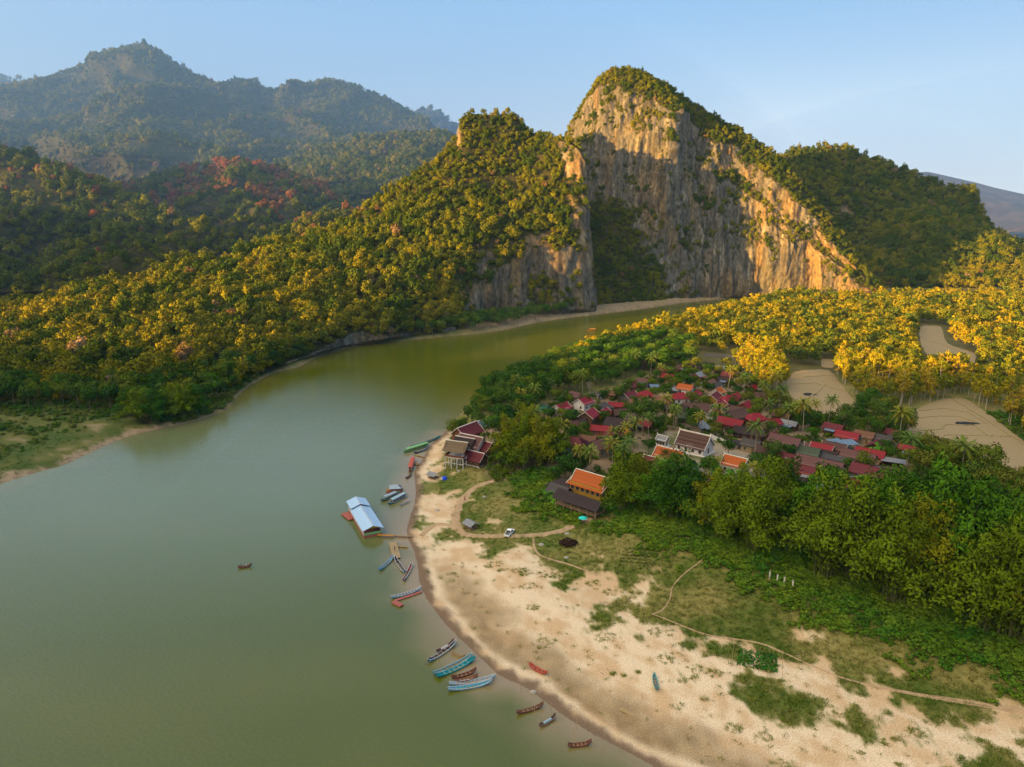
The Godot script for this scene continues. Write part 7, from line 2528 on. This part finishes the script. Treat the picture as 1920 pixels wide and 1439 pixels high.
func materials() -> void:
	var grain := noise_tex(0.03, 0.7, 1.0, 5)
	M.soil = painted(mat(Color.WHITE, 0.95, grain, Vector3(0.16, 0.16, 0.16), true))
	M.soil.vertex_color_is_srgb = true
	M.rock = painted(mat(Color.WHITE, 0.95, noise_tex(0.02, 0.5, 1.0, 5), Vector3(0.035, 0.012, 0.035), true))
	M.rock.vertex_color_is_srgb = true
	M.water = painted(mat(Color.WHITE, 0.06))
	M.water.vertex_color_is_srgb = true
	M.water.metallic_specular = 0.5
	M.water.normal_enabled = true
	M.water.normal_texture = noise_tex(0.05, 0, 1, 4, FastNoiseLite.TYPE_SIMPLEX_SMOOTH, true, 5.0, 1024)
	M.water.normal_scale = 0.17
	M.water.roughness = 1.0
	M.water.roughness_texture = noise_tex(0.006, 0.02, 0.11, 3)
	M.water.uv1_triplanar = true
	M.water.uv1_world_triplanar = true
	M.water.uv1_scale = Vector3(0.011, 0.011, 0.019)
	M.track = mat(lin(0.50, 0.35, 0.20), 0.95, grain, Vector3(0.3, 0.3, 0.3), true)
	M.straw = mat(lin(0.50, 0.385, 0.20), 0.95, noise_tex(0.045, 0.45, 1.0, 5), Vector3(0.1, 0.1, 0.1), true)
	M.bund = mat(lin(0.25, 0.205, 0.09), 0.95)
	M.ash = mat(lin(0.02, 0.02, 0.022), 0.95)


func sky_picture() -> ImageTexture:
	var w := 512
	var h := 256
	var im := Image.create_empty(w, h, false, Image.FORMAT_RGBF)
	var sun := Vector3(-sin(SUN_YAW), 1.25, cos(SUN_YAW)).normalized()  # aim of the added glow, raised far above the real sun
	for j in h:
		var up := PI * (0.5 - (j + 0.5) / h)
		for i in w:
			var a := TAU * (i + 0.5) / w
			var d := Vector3(sin(a) * cos(up), sin(up), -cos(a) * cos(up))
			var e := maxf(d.y, 0.0)
			var low := exp(-e * 8.5)
			var zen := Color(0.036, 0.092, 0.170)
			var hor := Color(0.275, 0.265, 0.22)
			var c := zen.lerp(hor, low)
			# warm glow on the evening side, added high up to brighten shaded ground
			var k := maxf(0.0, d.dot(sun) * 0.5 + 0.5)
			var glow := pow(k, 8.0)
			c += Color(0.84, 0.60, 0.30) * glow
			im.set_pixel(i, j, c)
	return ImageTexture.create_from_image(im)


func _ready() -> void:
	var cam := Camera3D.new()
	cam.name = "camera"
	cam.position = EYE
	cam.rotation.x = -PITCH
	cam.fov = rad_to_deg(2.0 * atan(719.5 / FOCAL))
	cam.near = 1.0
	cam.far = 12000.0
	add_child(cam)
	var env := Environment.new()
	env.background_mode = Environment.BG_SKY
	var sky := Sky.new()
	var pan := PanoramaSkyMaterial.new()
	pan.panorama = sky_picture()
	sky.sky_material = pan
	env.sky = sky
	env.tonemap_mode = Environment.TONE_MAPPER_LINEAR
	env.tonemap_exposure = 5.1
	env.sdfgi_enabled = true
	env.ssao_enabled = true
	env.ssil_enabled = true
	env.fog_enabled = true
	env.fog_mode = Environment.FOG_MODE_EXPONENTIAL
	env.fog_density = 0.00003
	env.fog_light_color = Color(0.50, 0.72, 1.0)
	env.volumetric_fog_enabled = true
	env.volumetric_fog_density = 0.0
	var we := WorldEnvironment.new()
	we.name = "surroundings"
	we.environment = env
	add_child(we)
	var sun := DirectionalLight3D.new()
	sun.name = "sun"
	sun.light_energy = 1.6
	sun.light_color = Color(1.0, 0.75, 0.37)
	sun.light_angular_distance = 0.5
	sun.shadow_enabled = true
	var e := deg_to_rad(SUN_UP)
	add_child(sun)
	sun.look_at_from_position(Vector3.ZERO, Vector3(sin(SUN_YAW) * cos(e), -sin(e), -cos(SUN_YAW) * cos(e)))
	rng.seed = 20
	wide.noise_type = FastNoiseLite.TYPE_SIMPLEX_SMOOTH
	wide.frequency = 0.005
	wide.fractal_octaves = 3
	wide.seed = 4
	fine.noise_type = FastNoiseLite.TYPE_SIMPLEX_SMOOTH
	fine.frequency = 0.02
	fine.fractal_octaves = 4
	fine.seed = 9
	materials()
	var t0 := Time.get_ticks_msec()
	survey_river()

	build_ground()

	build_river()
	build_fields()
	build_paths()

	build_mountains()

	var air := FogVolume.new()      # smoke and damp in the far valleys on the left
	air.name = "valley_haze"
	air.shape = RenderingServer.FOG_VOLUME_SHAPE_ELLIPSOID
	air.size = Vector3(4600, 1400, 3000)
	air.position = Vector3(-1500, 100, -2120)
	var fm := FogMaterial.new()
	fm.density = 0.00027
	fm.albedo = Color(0.42, 0.64, 1.0)
	air.material = fm
	air.set_meta("kind", "stuff")
	add_child(air)
	var air2: FogVolume = air.duplicate()
	air2.name = "valley_haze_001"
	air2.size = Vector3(3600, 1100, 2600)
	air2.position = Vector3(2300, 60, -2750)
	add_child(air2)
	house_materials()
	plant_forms()
	build_woods()
	build_village()
	build_river_things()
	build_people()
	build_trees()
	build_ground_cover()
